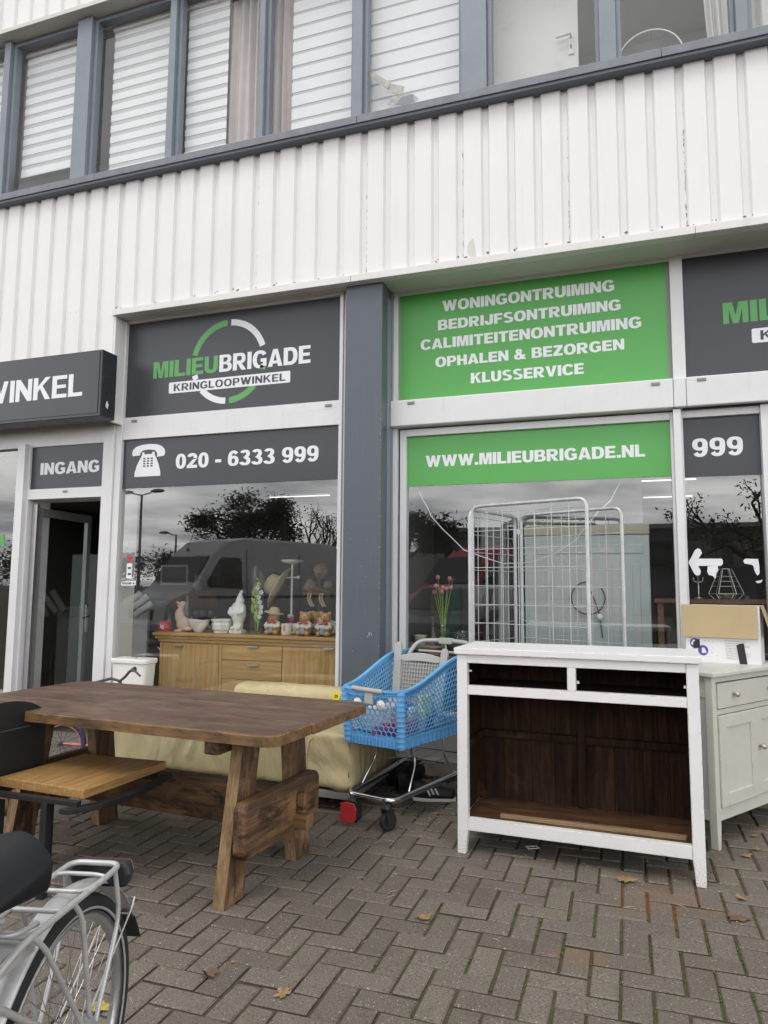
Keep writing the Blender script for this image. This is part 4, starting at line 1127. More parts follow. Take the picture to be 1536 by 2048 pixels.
# bear cookie jars (plain generic bears)
M['bear_tan'] = plain('tan_glaze', (0.50, 0.28, 0.09), .3, var=.12, scale=18)
M['bear_cream'] = plain('cream_glaze', (0.68, 0.62, 0.52), .3, var=.05)
M['bear_red'] = plain('red_bow_glaze', (0.50, 0.03, 0.05), .3, var=.1)
M['bear_blue'] = plain('blue_glaze', (0.25, 0.32, 0.45), .3, var=.15, scale=30)
def bear(px, Y, label, hat=False, sc=1.0, handle=True, lift=0):
    x = spot(px, Y, 1265)
    t = thing('bear_jar', label, 'cookie jar', (x, Y, SBZ + lift), group='bear cookie jars on the sideboard')
    t.scale = (sc, sc, sc)
    mb = MB(); mb.ball((0, 0, .165), (.056, .050, .050)); mb.ball((-.043, .005, .205), .018, 10, 8); mb.ball((.043, .005, .205), .018, 10, 8); mb.ball((-.012, -.045, .152), (.026, .02, .02))
    mb.build('head', M['bear_tan'], t, remesh=.004)
    mb = MB(); mb.ball((-.012, -.064, .158), (.008, .006, .006), 8, 6); mb.ball((-.032, -.043, .175), .005, 8, 6); mb.ball((.012, -.047, .175), .005, 8, 6); mb.build('face_marks', M['black_plastic'], t)
    mb = MB(); mb.ball((0, 0, .085), (.068, .052, .06)); mb.tube([(-.05, -.01, .11), (-.066, -.035, .085), (-.03, -.055, .07)], [.022, .02, .016], 10); mb.tube([(.05, -.01, .11), (.068, -.035, .085), (.03, -.055, .07)], [.022, .02, .016], 10)
    mb.build('shirt', M['bear_cream'], t, remesh=.004)
    mb = MB(); mb.ball((0, 0, .04), (.066, .052, .04)); mb.ball((-.042, -.045, .025), (.026, .03, .025)); mb.ball((.042, -.045, .025), (.026, .03, .025))
    mb.build('legs', M['bear_tan'], t, remesh=.004)
    mb = MB(); mb.prism(rrect(-.022, .022, .02, .075, .008), -.066, -.04, 'xz'); mb.build('bib', M['bear_blue'], t, bevel=.004)
    mb = MB(); mb.ball((-.025, -.048, .118), (.024, .012, .014), 10, 8); mb.ball((.025, -.048, .118), (.024, .012, .014), 10, 8); mb.ball((0, -.055, .118), .009, 8, 6); mb.build('bow', M['bear_red'], t)
    if hat:
        Th = Matrix.Translation((.004, .004, .205)) @ Matrix.Rotation(R(10), 4, 'Y')
        mb = MB(); mb.lathe([(.095, -.008), (.085, .0), (.05, .004), (.045, .03), (.03, .045), (0, .046)], n=24, T=Th); mb.build('hat', M['straw'], t, solid=.003)
    if handle:
        mb = MB(); s = -1 if hat else 1
        mb.tube([(s * .05, .01, .115), (s * .088, .01, .105), (s * .095, .01, .06), (s * .06, .01, .03)], .007, 8); mb.build('handle', M['bear_cream'], t)
bear(547, IY - .02, 'bear jar wearing a round straw hat', True)
bear(610, IY - .02, 'bear jar in cream shirt and red bow right of the bear mug', handle=False)
bear(650, IY - .05, 'bear jar with red bow nearest the right window frame')
t = thing('teapot', 'white teapot with loop handle behind the rightmost bear jar', 'teapot', (spot(655, 6.08), 6.08, SBZ))
mb = MB(); mb.lathe([(.045, 0), (.075, .03), (.085, .075), (.07, .12), (.04, .14), (.035, .15), (.012, .155), (.012, .17), (0, .172)], n=26); mb.build('pot', M['ceramic'], t)
mb = MB(); mb.tube([(.06, 0, .12), (.115, 0, .125), (.13, 0, .085), (.10, 0, .04), (.07, 0, .03)], .008, 8); mb.build('handle', M['ceramic'], t)
mb = MB(); mb.tube([(-.07, 0, .05), (-.11, 0, .08), (-.135, 0, .125)], [.02, .014, .009], 10); mb.build('spout', M['ceramic'], t)
bear(634, IY + .12, 'bear jar half hidden behind the rightmost bear', handle=False, lift=0)
def dec_bear(t, r, h):
    mb = MB(); mb.ball((0, -r, h * .52), (.013, .004, .018), 10, 8); mb.ball((0, -r, h * .80), (.011, .004, .010), 10, 8); mb.build('bear_print', M['bear_tan'], t)
    mb = MB(); mb.ball((0, -r - .003, h * .66), (.009, .003, .004), 8, 6); mb.build('bow_print', M['bear_red'], t)
mug(spot(575, IY), IY - .02, SBZ, .050, .105, 'bear_cream', 'mug', 'cream mug printed with a small bear between two bear jars', 1, dec_bear)
mug(spot(590, 6.05), 6.05, SBZ, .046, .10, 'ceramic', 'mug', 'plain white mug behind the bear print mug', 1)
M['pink'] = plain('bright_pink_wool', (0.60, 0.04, 0.22), .8, var=.15, scale=50)
mb = MB(); mb.ball((spot(585, 6.08), 6.06, SBZ + .135), .026, 14, 10); mb.tube([(spot(585, 6.08), 6.06, SBZ + .02), (spot(585, 6.08), 6.06, SBZ + .12)], .004)
tag(mb.build('pompon_pick', M['pink']), 'bright pink ball on a stick in the plain white mug', 'ornament')
# tray of tumblers, carafe behind
yb = 6.22
x0, x1 = spot(380, yb), spot(432, yb)
t = thing('serving_stand', 'low stand with glass shelf behind the white bowl', 'stand', ((x0 + x1) / 2, yb, SBZ))
mb = MB(); mb.box(x0, x1, yb - .07, yb + .07, SBZ + .135, SBZ + .142); mb.build('shelf', M['clear_glass'], t, local=False)
mb = MB()
for xx in (x0 + .015, x1 - .015): mb.tube([(xx, yb, SBZ), (xx, yb, SBZ + .135)], .008)
mb.build('leg', M['chrome'], t, local=False)
for k, px in enumerate((391, 405, 420)):
    mb = MB(); xx = spot(px, yb); mb.lathe([(.026, 0), (.031, .055), (.029, .055), (.024, .006), (0, .006)], (xx, yb, SBZ + .1425), n=18)
    tag(mb.build('tumbler', M['clear_glass']), ['left', 'middle', 'right'][k] + ' clear tumbler on the low glass shelf behind the bowl', 'glass', 'tumblers on the glass shelf')
mb = MB(); xx = spot(373, yb); mb.lathe([(.04, 0), (.045, .1), (.035, .2), (.016, .28), (.014, .36), (.018, .37), (.012, .37), (.012, .28), (.03, .2), (.04, .1), (.035, .01), (0, .01)], (xx, yb, SBZ), n=20)
tag(mb.build('glass_bottle', M['clear_glass']), 'slim clear bottle behind the clay duck', 'bottle')
mb = MB(); xx = spot(339, yb); mb.lathe([(.035, 0), (.04, .06), (.014, .11), (.012, .15), (.02, .16), (.012, .16), (.010, .11), (.034, .06), (.03, .01), (0, .01)], (xx, yb, SBZ), n=20)
tag(mb.build('glass_bottle', M['clear_glass']), 'small round clear bottle behind the red mug', 'bottle')
# fur hats and handbag at the right
M['fur'] = plain('mottled_fur', (0.20, 0.15, 0.10), .95, var=.6, scale=70, dirt=.7, dirt_c=(.5, .45, .36), bmp=1.0, bscale=120)
M['brown_leather'] = plain('brown_leather', (0.14, 0.065, 0.03), .55, var=.25, scale=15)
def furball(px, py, Y, rad, label, name='fur_hat', seed=0):
    p = atY(px, py, Y); mb = MB(); mb.ball((0, 0, 0), rad, 30, 20)
    for i, v in enumerate(mb.v):
        v = Vector(v); nrm = v.normalized(); k = mnoise.noise(v * 28 + Vector((seed, 0, 0))) * .16 + mnoise.noise(v * 80) * .06
        mb.v[i] = v * (1 + k)
    o = mb.build(name, M['fur'], loc=p); tag(o, label, 'hat'); return o
furball(643, 1142, 6.25, (.075, .07, .07), 'brown fur hat with pale rim on the upper right of the display', seed=1)
furball(620, 1172, 6.15, (.055, .05, .06), 'speckled fur hat above the hanging straps', seed=4)
furball(657, 1170, 6.15, (.048, .05, .04), 'small mottled fur hat beside the right window frame', seed=9)
p = atY(636, 1184, 6.2)
t = thing('leather_bag', 'brown leather bag with dangling cream straps under the fur hats', 'bag', p)
mb = MB(); mb.grid(lambda u, v: (-.13 + .27 * u, -.05 + .1 * math.sin(v * PI) * .4 + .02 * math.sin(u * 9), -.03 + .06 * v + .02 * math.sin(u * 5)), 16, 6)
mb.build('bag_body', M['brown_leather'], t, solid=.03)
for k, q in enumerate((-.07, -.045, .05, .075)):
    mb = MB(); mb.tube([(q, -.06, -.01), (q - .008, -.065, -.06), (q + .012, -.06, -.11), (q + .03, -.058, -.135)], .005, 6, flat=2); mb.build('strap', M['straw'], t)
mb = MB(); mb.tube([p + Vector((0, .03, -.03)), p + Vector((0, .03, -.22))], .012); mb.tube([p + Vector((.0, .03, .15)), p + Vector((0, .03, -.2))], .008); mb.build('post', M['brown_leather'], t, local=False)
# grey boards and rolls at the left behind the glass
M['dull_white'] = plain('dull_white_board', (0.40, 0.40, 0.39), .7, var=.08)
t0 = atY(262, 1290, 6.6)
mb = MB(); mb.box(t0.x - .26, t0.x + .22, 6.58, 6.62, 0.012, 1.18); tag(mb.build('display_board', M['dull_white'], bevel=.004), 'plain pale board standing left of the sideboard indoors', 'board')
for k, (xa, ya, xb, yb_) in enumerate(((236, 1225, 282, 1185), (250, 1228, 296, 1192), (268, 1232, 304, 1206))):
    a, b_ = atY(xa, ya, 6.35), atY(xb, yb_, 6.45); mb = MB(); mb.tube([a, b_], .035, 12)
    tag(mb.build('paper_roll', M['dull_white']), ['upper left pale paper roll leaning over the board', 'middle pale paper roll leaning over the board', 'lowest pale paper roll leaning over the board'][k], 'paper roll', 'paper rolls on the board')
p = atY(350, 1150, 8.4)
t = thing('framed_picture', 'dim framed picture deep inside the shop behind the left window', 'picture', p)
mb = MB(); mb.box(-.22, .22, -.02, .02, -.14, .14); mb.build('frame', M['dull_white'], t); mb = MB(); mb.box(-.19, .19, -.024, -.0205, -.11, .11); mb.build('print', M['room_dark'], t)

# ================================================================== entrance: things in the doorway
M['dark_steel'] = plain('dark_grey_steel', (0.055, 0.06, 0.062), .4, var=.1)
t = thing('refrigerator', 'tall dark grey refrigerator standing just inside the open door', 'refrigerator', (-6.05, 7.2, 0.012))
mb = MB(); mb.box(-.28, .28, -.3, .3, 0.02, 1.78); mb.build('cabinet', M['dark_steel'], t, bevel=.01)
mb = MB(); mb.box(.282, .30, -.29, .29, .05, .75); mb.box(.282, .30, -.29, .29, .77, 1.76); mb.build('door', M['dark_steel'], t, bevel=.006)
mb = MB(); mb.tube([(.33, -.22, .9), (.33, -.22, 1.5)], .01); mb.build('handle', M['alu'], t)
t = thing('chalk_board', 'black board hanging inside above the dark refrigerator', 'board', (-6.25, 7.9, 1.85))
mb = MB(); mb.box(-.3, .3, -.015, .015, 0, .45); mb.build('board', M['black_plastic'], t); mb = MB(); mb.box(-.32, .32, -.012, .02, -.02, 0); mb.build('ledge', M['brown_leather'], t)
t = thing('round_mirror', 'large round black disc leaning inside the entrance', 'mirror', (-5.35, 7.3, 0.9))
mb = MB(); mb.lathe([(0, 0), (.30, 0), (.31, .01), (.30, .03), (0, .03)], n=40, T=Matrix.Translation((-5.35, 7.3, .9)) @ Matrix.Rotation(R(72), 4, 'X')); mb.build('disc', M['black_plastic'], t, local=False)
mb = MB(); mb.tube([tuple(Matrix.Translation((-5.35, 7.295, .9)) @ Matrix.Rotation(R(72), 4, 'X') @ Vector((.31 * math.cos(a), .31 * math.sin(a), .015))) for a in [2 * PI * k / 40 for k in range(40)]], .012, 6, True); mb.build('rim', M['dark_steel'], t, local=False)
t = thing('wall_shelf', 'small shelf with pale ornament on the far wall of the entrance', 'shelf', (-6.4, 9.6, 1.3))
mb = MB(); mb.box(-.4, .5, -.15, .15, 0, .04); mb.box(-.4, .5, -.14, -.12, -.2, 0); mb.build('board', M['brown_leather'], t)
mb = MB(); mb.lathe([(.05, 0), (.08, .08), (.05, .16), (.07, .24), (0, .24)], (-6.3, 9.55, 1.342), n=14); tag(mb.build('ornament', M['dull_white']), 'pale ornament on the shelf far inside the entrance', 'ornament')
t = thing('metal_chair', 'chrome tube chair glimpsed low inside the entrance', 'chair', (-5.05, 6.9, 0.012))
mb = MB(); mb.tube(fillet([(-.2, -.2, 0), (-.2, -.2, .75), (.2, -.2, .75), (.2, -.2, 0)], .12), .012); mb.tube(fillet([(-.2, .2, 0), (-.2, .2, .45), (.2, .2, .45), (.2, .2, 0)], .08), .012); mb.build('tube_frame', M['bright_chrome'], t)
mb = MB(); mb.box(-.2, .2, -.2, .2, .45, .48); mb.build('seat', M['black_plastic'], t, bevel=.01)

# ================================================================== goods behind the middle and right windows
TY, TZ = 5.95, 0.86
t = thing('display_table', 'low dark display table behind the middle window', 'table', (-1.2, TY, 0.012))
mb = MB(); mb.box(-1.72, -.85, TY - .12, TY + .5, TZ - .03, TZ); mb.build('top', M['brown_leather'], t, bevel=.004, local=False)
for xx, yy in ((-1.68, TY - .08), (-.9, TY - .08), (-1.68, TY + .45), (-.9, TY + .45)):
    mb = MB(); mb.box(xx - .025, xx + .025, yy - .025, yy + .025, .012, TZ - .03); mb.build('leg', M['brown_leather'], t, local=False)
sx2 = lambda px, Y=TY, py=1262: atY(px, py, Y).x
M['green_glaze'] = plain('green_glaze', (0.07, 0.20, 0.13), .25, var=.08)
mb = MB(); xx = sx2(840); mb.lathe([(.055, 0), (.03, .02), (.05, .05), (.085, .062), (.085, .07), (0, .066)], (xx, TY, TZ), n=26); tag(mb.build('cake_stand', M['green_glaze']), 'green footed dish carrying a small white pot', 'dish')
mb = MB(); mb.lathe([(.045, 0), (.06, .085), (.063, .09), (.055, .09), (.04, .01), (0, .01)], (xx, TY, TZ + .071), n=26); tag(mb.build('pot', M['ceramic']), 'small white pot standing on the green footed dish', 'pot')
M['pale_wood'] = wood('pale_turned_wood', (.28, .17, .08), (.40, .26, .13), 'X', 1, .5, .1)
mb = MB(); xx = sx2(866); mb.lathe([(.09, 0), (.10, .01), (.07, .02), (.06, .05), (.11, .06), (.11, .075), (0, .075)], (xx, TY, TZ), n=28); tag(mb.build('wooden_stand', M['pale_wood']), 'round wooden stand under the glass decanter', 'stand')
t = thing('decanter', 'clear glass decanter with flat stopper on a wooden stand', 'decanter', (xx, TY, TZ + .0755))
mb = MB(); mb.lathe([(.04, 0), (.05, .02), (.048, .09), (.02, .14), (.014, .19), (.022, .20), (.012, .20), (.012, .14), (.04, .09), (.04, .01), (0, .01)], n=22); mb.build('bottle', M['clear_glass'], t); mb = MB(); mb.lathe([(.01, .19), (.012, .215), (.032, .22), (.032, .245), (0, .247)], n=18); mb.build('stopper', M['clear_glass'], t)
xx = sx2(888)
t = thing('tulip_vase', 'cut glass vase with a bunch of pink artificial tulips', 'vase', (xx, TY - .03, TZ))
mb = MB(); mb.lathe([(.035, 0), (.038, .01), (.036, .03), (.05, .20), (.058, .26), (.052, .26), (.044, .2), (.03, .02), (0, .02)], n=16); mb.build('glass_body', M['clear_glass'], t)
rng = random.Random(8)
st = MB(); fl = MB()
for (px, py) in ((877, 1157), (901, 1160), (874, 1174), (877, 1182), (868, 1187), (886, 1178), (895, 1180), (904, 1178), (886, 1186), (907, 1156)):
    p = atY(px, py, TY - .03) - Vector((xx, TY - .03, TZ))
    q = p + Vector((0, rng.uniform(-.04, .04), 0))
    st.tube([(rng.uniform(-.015, .015), 0, .03), (q.x * .3, q.y * .4, q.z * .55), (q.x, q.y, q.z)], .0028, 6)
    if px != 907: fl.lathe([(0, -.012), (.014, -.006), (.020, .008), (.016, .022), (.008, .030), (0, .03)], (q.x, q.y, q.z), n=10, T=None)
st.build('stem', M['leaf_green'], t)
M['tulip_pink'] = plain('pink_petals', (0.62, 0.20, 0.22), .6, var=.15, scale=30)
fl.build('tulip_head', M['tulip_pink'], t)
for px, h_, lab in ((915, .19, 'waisted clear glass vase between the tulips and the cage'), (926, .21, 'clear glass vase half hidden behind the cage post')):
    mb = MB(); xx = sx2(px); mb.lathe([(.05, 0), (.045, .02), (.03, .09), (.045, .17), (.052, h_), (.046, h_), (.026, .09), (.04, .02), (0, .015)], (xx, TY, TZ), n=20); tag(mb.build('glass_vase', M['clear_glass']), lab, 'vase')
# clothes on a rack
t = thing('clothes_rack', 'rail of dark and green clothes in the corner behind the middle window', 'clothes rack', (-1.6, 6.7, 0.012))
mb = MB(); mb.tube([(-.45, 0, 0), (-.45, 0, 1.45), (.45, 0, 1.45), (.45, 0, 0)], .012); mb.build('rail', M['chrome'], t)
for k, (c_, nm) in enumerate((((.05, .04, .035), 'dark'), ((.13, .09, .06), 'brown'), ((.015, .10, .06), 'green'), ((.06, .02, .02), 'maroon'))):
    M['cl%d' % k] = plain(nm + '_cloth', c_, .95, var=.3, scale=14)
    mb = MB(); x0 = -.36 + k * .2
    mb.grid(lambda u, v: (x0 + .09 * math.sin(u * 2 * PI) * (.55 + .45 * (1 - v)) + .015 * math.sin(v * 7 + k), .17 * math.cos(u * 2 * PI) * (.7 + .3 * (1 - v)) + .02 * math.sin(u * 19), .5 + .9 * v), 30, 12)
    mb.build('garment', M['cl%d' % k], t)
# back of a refrigerator against the glass
M['zinc_sheet'] = plain('pale_zinc_sheet', (0.47, 0.515, 0.512), .38, metal=.25, var=.07, scale=3, dirt=.25, dirt_c=(.35, .38, .38), streak=True)
M['beige_edge'] = plain('beige_plastic', (0.48, 0.44, 0.34), .5, var=.05)
FY = 5.76
t = thing('upturned_freezer', 'pale zinc back of a freezer standing against the middle window', 'freezer', (-.29, FY, .012))
mb = MB(); mb.box(-.765, .178, FY, FY + .55, .012, 1.845); mb.build('back_sheet', M['zinc_sheet'], t, bevel=.006, local=False)
mb = MB(); mb.box(-.768, .181, FY - .008, FY + .56, 1.847, 1.925); mb.build('top_edge', M['beige_edge'], t, bevel=.006, local=False)
mb = MB()
for xa in (-.60, -.33, -.10, .05): mb.prism(rrect(xa, xa + .055, .1, 1.62, .012), FY - .006, FY - .0005, 'xz')
mb.prism(rrect(-.66, .13, 1.70, 1.77, .012), FY - .006, FY - .0005, 'xz')
mb.build('pressed_rib', M['zinc_sheet'], t, bevel=.005, local=False)
pc = atY(1176, 1196, FY - .02)
mb = MB(); mb.tube(arc_pts((pc.x, pc.z), .125, 75, 400, 40, 'xz', FY - .02), .005, 6); mb.tube([(pc.x - .01, FY - .02, pc.z + .13), (pc.x + .05, FY - .03, pc.z - .02), (pc.x + .085, FY - .03, pc.z - .13), (pc.x + .10, FY - .02, pc.z - .3)], .005, 6)
mb.build('power_cord', M['dark_steel'], t, local=False)
mb = MB(); mb.lathe([(.02, 0), (.022, .03), (.012, .05), (0, .05)], (pc.x + .085, FY - .03, pc.z - .17), n=12); mb.build('plug', M['white_plastic'], t, local=False)
# white cable hanging along the glass
pts = [atY(*q, 5.62) for q in ((838, 982), (846, 1000), (858, 1020), (862, 1032), (885, 1058), (910, 1082), (928, 1100), (960, 1112), (1005, 1127), (1060, 1126), (1110, 1108), (1150, 1082), (1175, 1050), (1195, 1025), (1222, 1000), (1238, 968))]
mb = MB(); mb.tube(pts, .0045, 6); tag(mb.build('cable', M['white_plastic']), 'thin white cable sagging behind the middle window glass', 'cable')
# grey box high up inside
p = atY(990, 1060, 6.2)
mb = MB(); mb.box(p.x - .12, p.x + .1, 6.15, 6.3, p.z - .16, p.z + .14); t = thing('wall_cabinet', 'grey metal box mounted indoors behind the cage', 'cabinet', (p.x, 6.2, p.z - .16))
mb.build('box', M['grey_panel'], t, bevel=.006, local=False); mb = MB(); mb.box(p.x - .11, p.x + .09, 6.142, 6.149, p.z - .15, p.z + .13); mb.build('door', M['grey_panel'], t, bevel=.003, local=False)
# lit ceiling tubes
for k, (px0, px1, py, Y) in enumerate(((1266, 1394, 1002, 8.6), (1288, 1386, 1034, 10.2), (540, 660, 976, 8.8))):
    a, b_ = atY(px0, py, Y), atY(px1, py, Y); zz = 2.66
    t = thing('ceiling_light', ['lit tube nearest the middle window under the shop ceiling', 'lit tube farther back under the shop ceiling', 'lit tube seen faintly through the left window'][k], 'ceiling light', ((a.x + b_.x) / 2, Y, zz), group='lit tubes on the shop ceiling')
    mb = MB(); mb.tube([(a.x, Y, zz), (b_.x, Y, zz)], .008, 8); mb.build('tube', M['tube_lit'], t, local=False)
    mb = MB(); mb.box(a.x - .03, b_.x + .03, Y - .03, Y + .03, zz + .025, zz + .085); mb.build('fitting', M['white_plastic'], t, local=False)
# right window: wire lanterns and dark lamp
def lantern(px0, px1, py0, py1, Y, label):
    a, b_ = atY(px0, py1, Y), atY(px1, py0, Y); cx, w, h_ = (a.x + b_.x) / 2, (b_.x - a.x) / 2, b_.z - a.z
    t = thing('wire_lantern', label, 'lantern', (cx, Y, a.z))
    mb = MB()
    for k in range(6):
        a0 = 2 * PI * k / 6; a1 = 2 * PI * (k + 1) / 6
        p0 = Vector((w * math.cos(a0), w * .7 * math.sin(a0), h_ * .25)); p1 = Vector((w * math.cos(a1), w * .7 * math.sin(a1), h_ * .25))
        q0 = Vector((w * .35 * math.cos(a0), w * .3 * math.sin(a0), h_)); q1 = Vector((w * .35 * math.cos(a1), w * .3 * math.sin(a1), h_)); b0 = Vector((w * .5 * math.cos(a0), w * .4 * math.sin(a0), 0)); b1 = Vector((w * .5 * math.cos(a1), w * .4 * math.sin(a1), 0))
        for u, v in ((p0, p1), (p0, q0), (q0, q1), (p0, b0), (b0, b1)): mb.tube([u, v], .0035, 5)
        for f in (.3, .5, .7):
            mb.tube([p0.lerp(q0, f), p1.lerp(q1, f)], .0025, 5)
    mb.build('wire_cage', M['steel_satin'], t)
    mb = MB(); mb.lathe([(w * .35, .003), (w * .35, .07), (w * .32, .07), (w * .3, .01), (0, .01)], n=18); mb.build('candle_cup', M['clear_glass'], t)
lantern(1418, 1486, 1138, 1204, 5.85, 'faceted gold wire lantern behind the right window')
p = atY(1494, 1205, 5.8)
mb = MB(); mb.ball((p.x, 5.8, p.z), (.035, .035, .04)); mb.ball((p.x, 5.8, p.z + .035), (.022, .022, .02)); mb.box(p.x - .05, p.x + .05, 5.76, 5.84, p.z - .09, p.z - .03)
tag(mb.build('dark_ornament', M['black_plastic'], remesh=.004), 'small black ornament right of the wire lantern', 'ornament')
t = thing('candle_holder', 'thin metal candle holder left of the wire lantern', 'candle holder', (atY(1398, 1200, 5.9).x, 5.9, 1.36))
mb = MB(); mb.lathe([(.03, 0), (.03, .006), (.005, .012), (.005, .16), (.016, .17), (.016, .2), (0, .2)], n=14); mb.tube([(-.035, 0, .16), (-.03, 0, .13), (0, 0, .12), (.03, 0, .13), (.035, 0, .16)], .004); mb.build('stem', M['steel_satin'], t)
t = thing('window_shelf', 'dark shelf carrying ornaments behind the right window', 'shelf', (.7, 5.85, 1.33))
mb = MB(); mb.box(.2, 1.3, 5.68, 6.1, 1.33, 1.358); mb.build('board', M['brown_leather'], t, local=False); mb = MB(); mb.box(.22, .26, 5.7, 6.08, .012, 1.33); mb.box(1.24, 1.28, 5.7, 6.08, .012, 1.33); mb.build('side_panel', M['brown_leather'], t, local=False)
# ================================================================== outside: rustic table
M['old_oak_top'] = wood('weathered_oak_top', (0.075, 0.042, 0.027), (0.24, 0.150, 0.100), 'X', .55, .52, .4, (0.27, 0.19, 0.135), .5, .60, .09, .45)
M['old_oak_edge'] = wood('rubbed_oak_edge', (0.12, 0.062, 0.024), (0.32, 0.185, 0.075), 'X', .9, .65, .45, (0.055, 0.030, 0.018), .7, .60, .07, .6)
M['old_oak_leg'] = wood('dark_stained_oak', (0.042, 0.021, 0.011), (0.23, 0.125, 0.056), 'Z', .6, .65, .5, (0.33, 0.20, 0.095), .7, .57, .06, .85)
M['old_oak_leg_edge'] = wood('rubbed_leg_edge', (0.19, 0.11, 0.05), (0.36, 0.24, 0.12), 'Z', .7, .7, .5, (0.05, 0.026, 0.014), .75, .60, .06, .6)
M['old_oak_beam'] = wood('stained_oak_beam', (0.042, 0.021, 0.011), (0.25, 0.135, 0.058), 'Y', .6, .6, .5, (0.30, 0.175, 0.08), .6, .60, .06, .9)
M['old_oak_rail'] = wood('stained_oak_rail', (0.042, 0.021, 0.011), (0.25, 0.135, 0.060), 'X', .6, .6, .5, (0.30, 0.175, 0.08), .5, .62, .06, .9)
M['oak_peg'] = wood('sawn_oak_peg', (0.16, 0.085, 0.035), (0.28, 0.16, 0.075), 'X', 1.0, .6, .3)
TBL = (-1.47, 2.85)
t = thing('trestle_table', 'heavy rustic oak trestle table with rounded corners in front of the window', 'table', (TBL[0], TBL[1], 0), R(-4.2))
L, W = 2.16, 1.03
# top of three planks; the outline is rounded at the corners
def plank(y0, y1, rc0, rc1, nm, off=0.0):
    x0, x1 = -L, off
    pts = []
    n = 6
    def corner(cx, cy, a0, r):
        if r <= 0.002: pts.append((cx, cy)); return
        for k in range(n + 1):
            a = R(a0 + 90 * k / n)
            pts.append((cx + r * math.cos(a) - r * math.cos(R(a0 + 45)) * 1.41421 * 1.0, cy + r * math.sin(a) - r * math.sin(R(a0 + 45)) * 1.41421))
    corner(x1, y0, -90, rc0); corner(x1, y1, 0, rc1); corner(x0, y1, 90, rc1); corner(x0, y0, 180, rc0)
    mb = MB()
    N = len(pts); ch = .006
    cx_ = sum(p[0] for p in pts) / N; cy_ = sum(p[1] for p in pts) / N
    ring = lambda z, ins: [Vector((p[0] - ins * (1 if p[0] > cx_ else -1), p[1] - ins * (1 if p[1] > cy_ else -1), z)) for p in pts]
    vs = ring(.73, 0) + ring(.78 - ch, 0) + ring(.78, ch)
    fs = [tuple(reversed(range(N)))] + [tuple(2 * N + k for k in range(N))]
    ms = [1, 0]
    for k in range(N):
        k2 = (k + 1) % N
        fs.append((k, k2, N + k2, N + k)); ms.append(1); fs.append((N + k, N + k2, 2 * N + k2, 2 * N + k)); ms.append(1 if y0 < .1 else 0)
    o_ = len(mb.v); mb.v += [tuple(v) for v in vs]
    for f, m_ in zip(fs, ms): mb.f.append(list(f)); mb.m.append(m_); mb.s.append(False)
    return mb.build(nm, [M['old_oak_top'], M['old_oak_edge']], t)
plank(0.0, .338, .07, 0, 'top_plank'); plank(.3425, .66, 0, 0, 'top_plank', .012); plank(.6645, W, 0, .09, 'top_plank', .006)
def leg(x, y_foot, y_top, nm='leg'):
    mb = MB(); w, th = .155, .062
    d = (y_top - y_foot)
    vs = []
    for (yy, z) in ((y_foot, 0), (y_top, .73)):
        for xx in (x - th / 2, x + th / 2):
            for q in (-w / 2, w / 2): vs.append((xx, yy + q, z))
    # 0:x-,y- 1:x-,y+ 2:x+,y- 3:x+,y+ ; 4..7 at the top
    mb.add(vs, [(0, 1, 3, 2), (4, 6, 7, 5), (1, 0, 4, 5), (2, 3, 7, 6), (3, 1, 5, 7)], 0)
    mb.add(vs, [(0, 2, 6, 4)], 1)
    return mb.build(nm, [M['old_oak_leg'], M['old_oak_leg_edge']], t, bevel=.006, fixn=False)
for x in (-.29, -1.64):
    leg(x, .110, .235); leg(x, .745, .655)
    s = 1 if x > -1 else -1
    mb = MB(); mb.prism([(.075, .225), (.075, .42), (.105, .45), (.76, .45), (.79, .42), (.79, .225), (.76, .195), (.105, .195)], x + s * .033, x + s * .100, 'yz'); mb.build('cross_board', M['old_oak_beam'], t, bevel=.012, fixn=True)
    mb = MB(); mb.box(x - .125, x - .045, .06, .90, .655, .7295); mb.build('bearer', M['old_oak_beam'], t, bevel=.008)
    mb = MB(); mb.box(min(x + s * .02, x + s * .175), max(x + s * .02, x + s * .175), .52, .59, .215, .285); mb.build('tenon_peg', M['oak_peg'], t, bevel=.008)
    mb = MB(); mb.prism([(x + s * .104, .286), (x + s * .140, .287), (x + s * .150, .40), (x + s * .104, .38)], .538, .572, 'xz'); mb.build('wedge', M['old_oak_rail'], t, bevel=.004, fixn=True)
mb = MB(); mb.box(-1.60, -.33, .522, .587, .19, .41); mb.build('stretcher', M['old_oak_rail'], t, bevel=.006)

# ================================================================== black chair with a plank seat
M['raw_pine'] = wood('raw_honey_pine', (0.33, 0.175, 0.055), (0.52, 0.31, 0.125), 'Y', .8, .55, .2, (0.24, 0.12, 0.04), .35, .62)
t = thing('metal_chair', 'black steel chair with arched back plate and thick pine plank seat', 'chair', (-2.66, 3.06, 0))
def cw(x, y): return (x + 2.66, y - 3.06)
mb = MB(); c4 = [(-2.945, 2.80), (-2.40, 2.765), (-2.375, 3.355), (-2.90, 3.335)]
mb.prism([cw(*q) for q in c4], .448, .492, 'xy'); mb.build('seat', M['raw_pine'], t, bevel=.005, fixn=True)
mb = MB()
rail = [Vector((-2.425, 2.67, .418)), Vector((-2.365, 2.82, .408)), Vector((-2.335, 3.0, .408)), Vector((-2.325, 3.15, .416)), Vector((-2.33, 3.32, .432))]
rail = [p + Vector((2.66, -3.06, 0)) for p in rail]
sm = []
for i in range(len(rail) - 1):
    for k in range(4): sm.append(rail[i].lerp(rail[i + 1], k / 4))
sm.append(rail[-1])
vs = []
for p in sm: vs += [p + Vector((-.025, 0, -.012)), p + Vector((.025, 0, -.012)), p + Vector((.025, 0, .012)), p + Vector((-.025, 0, .012))]
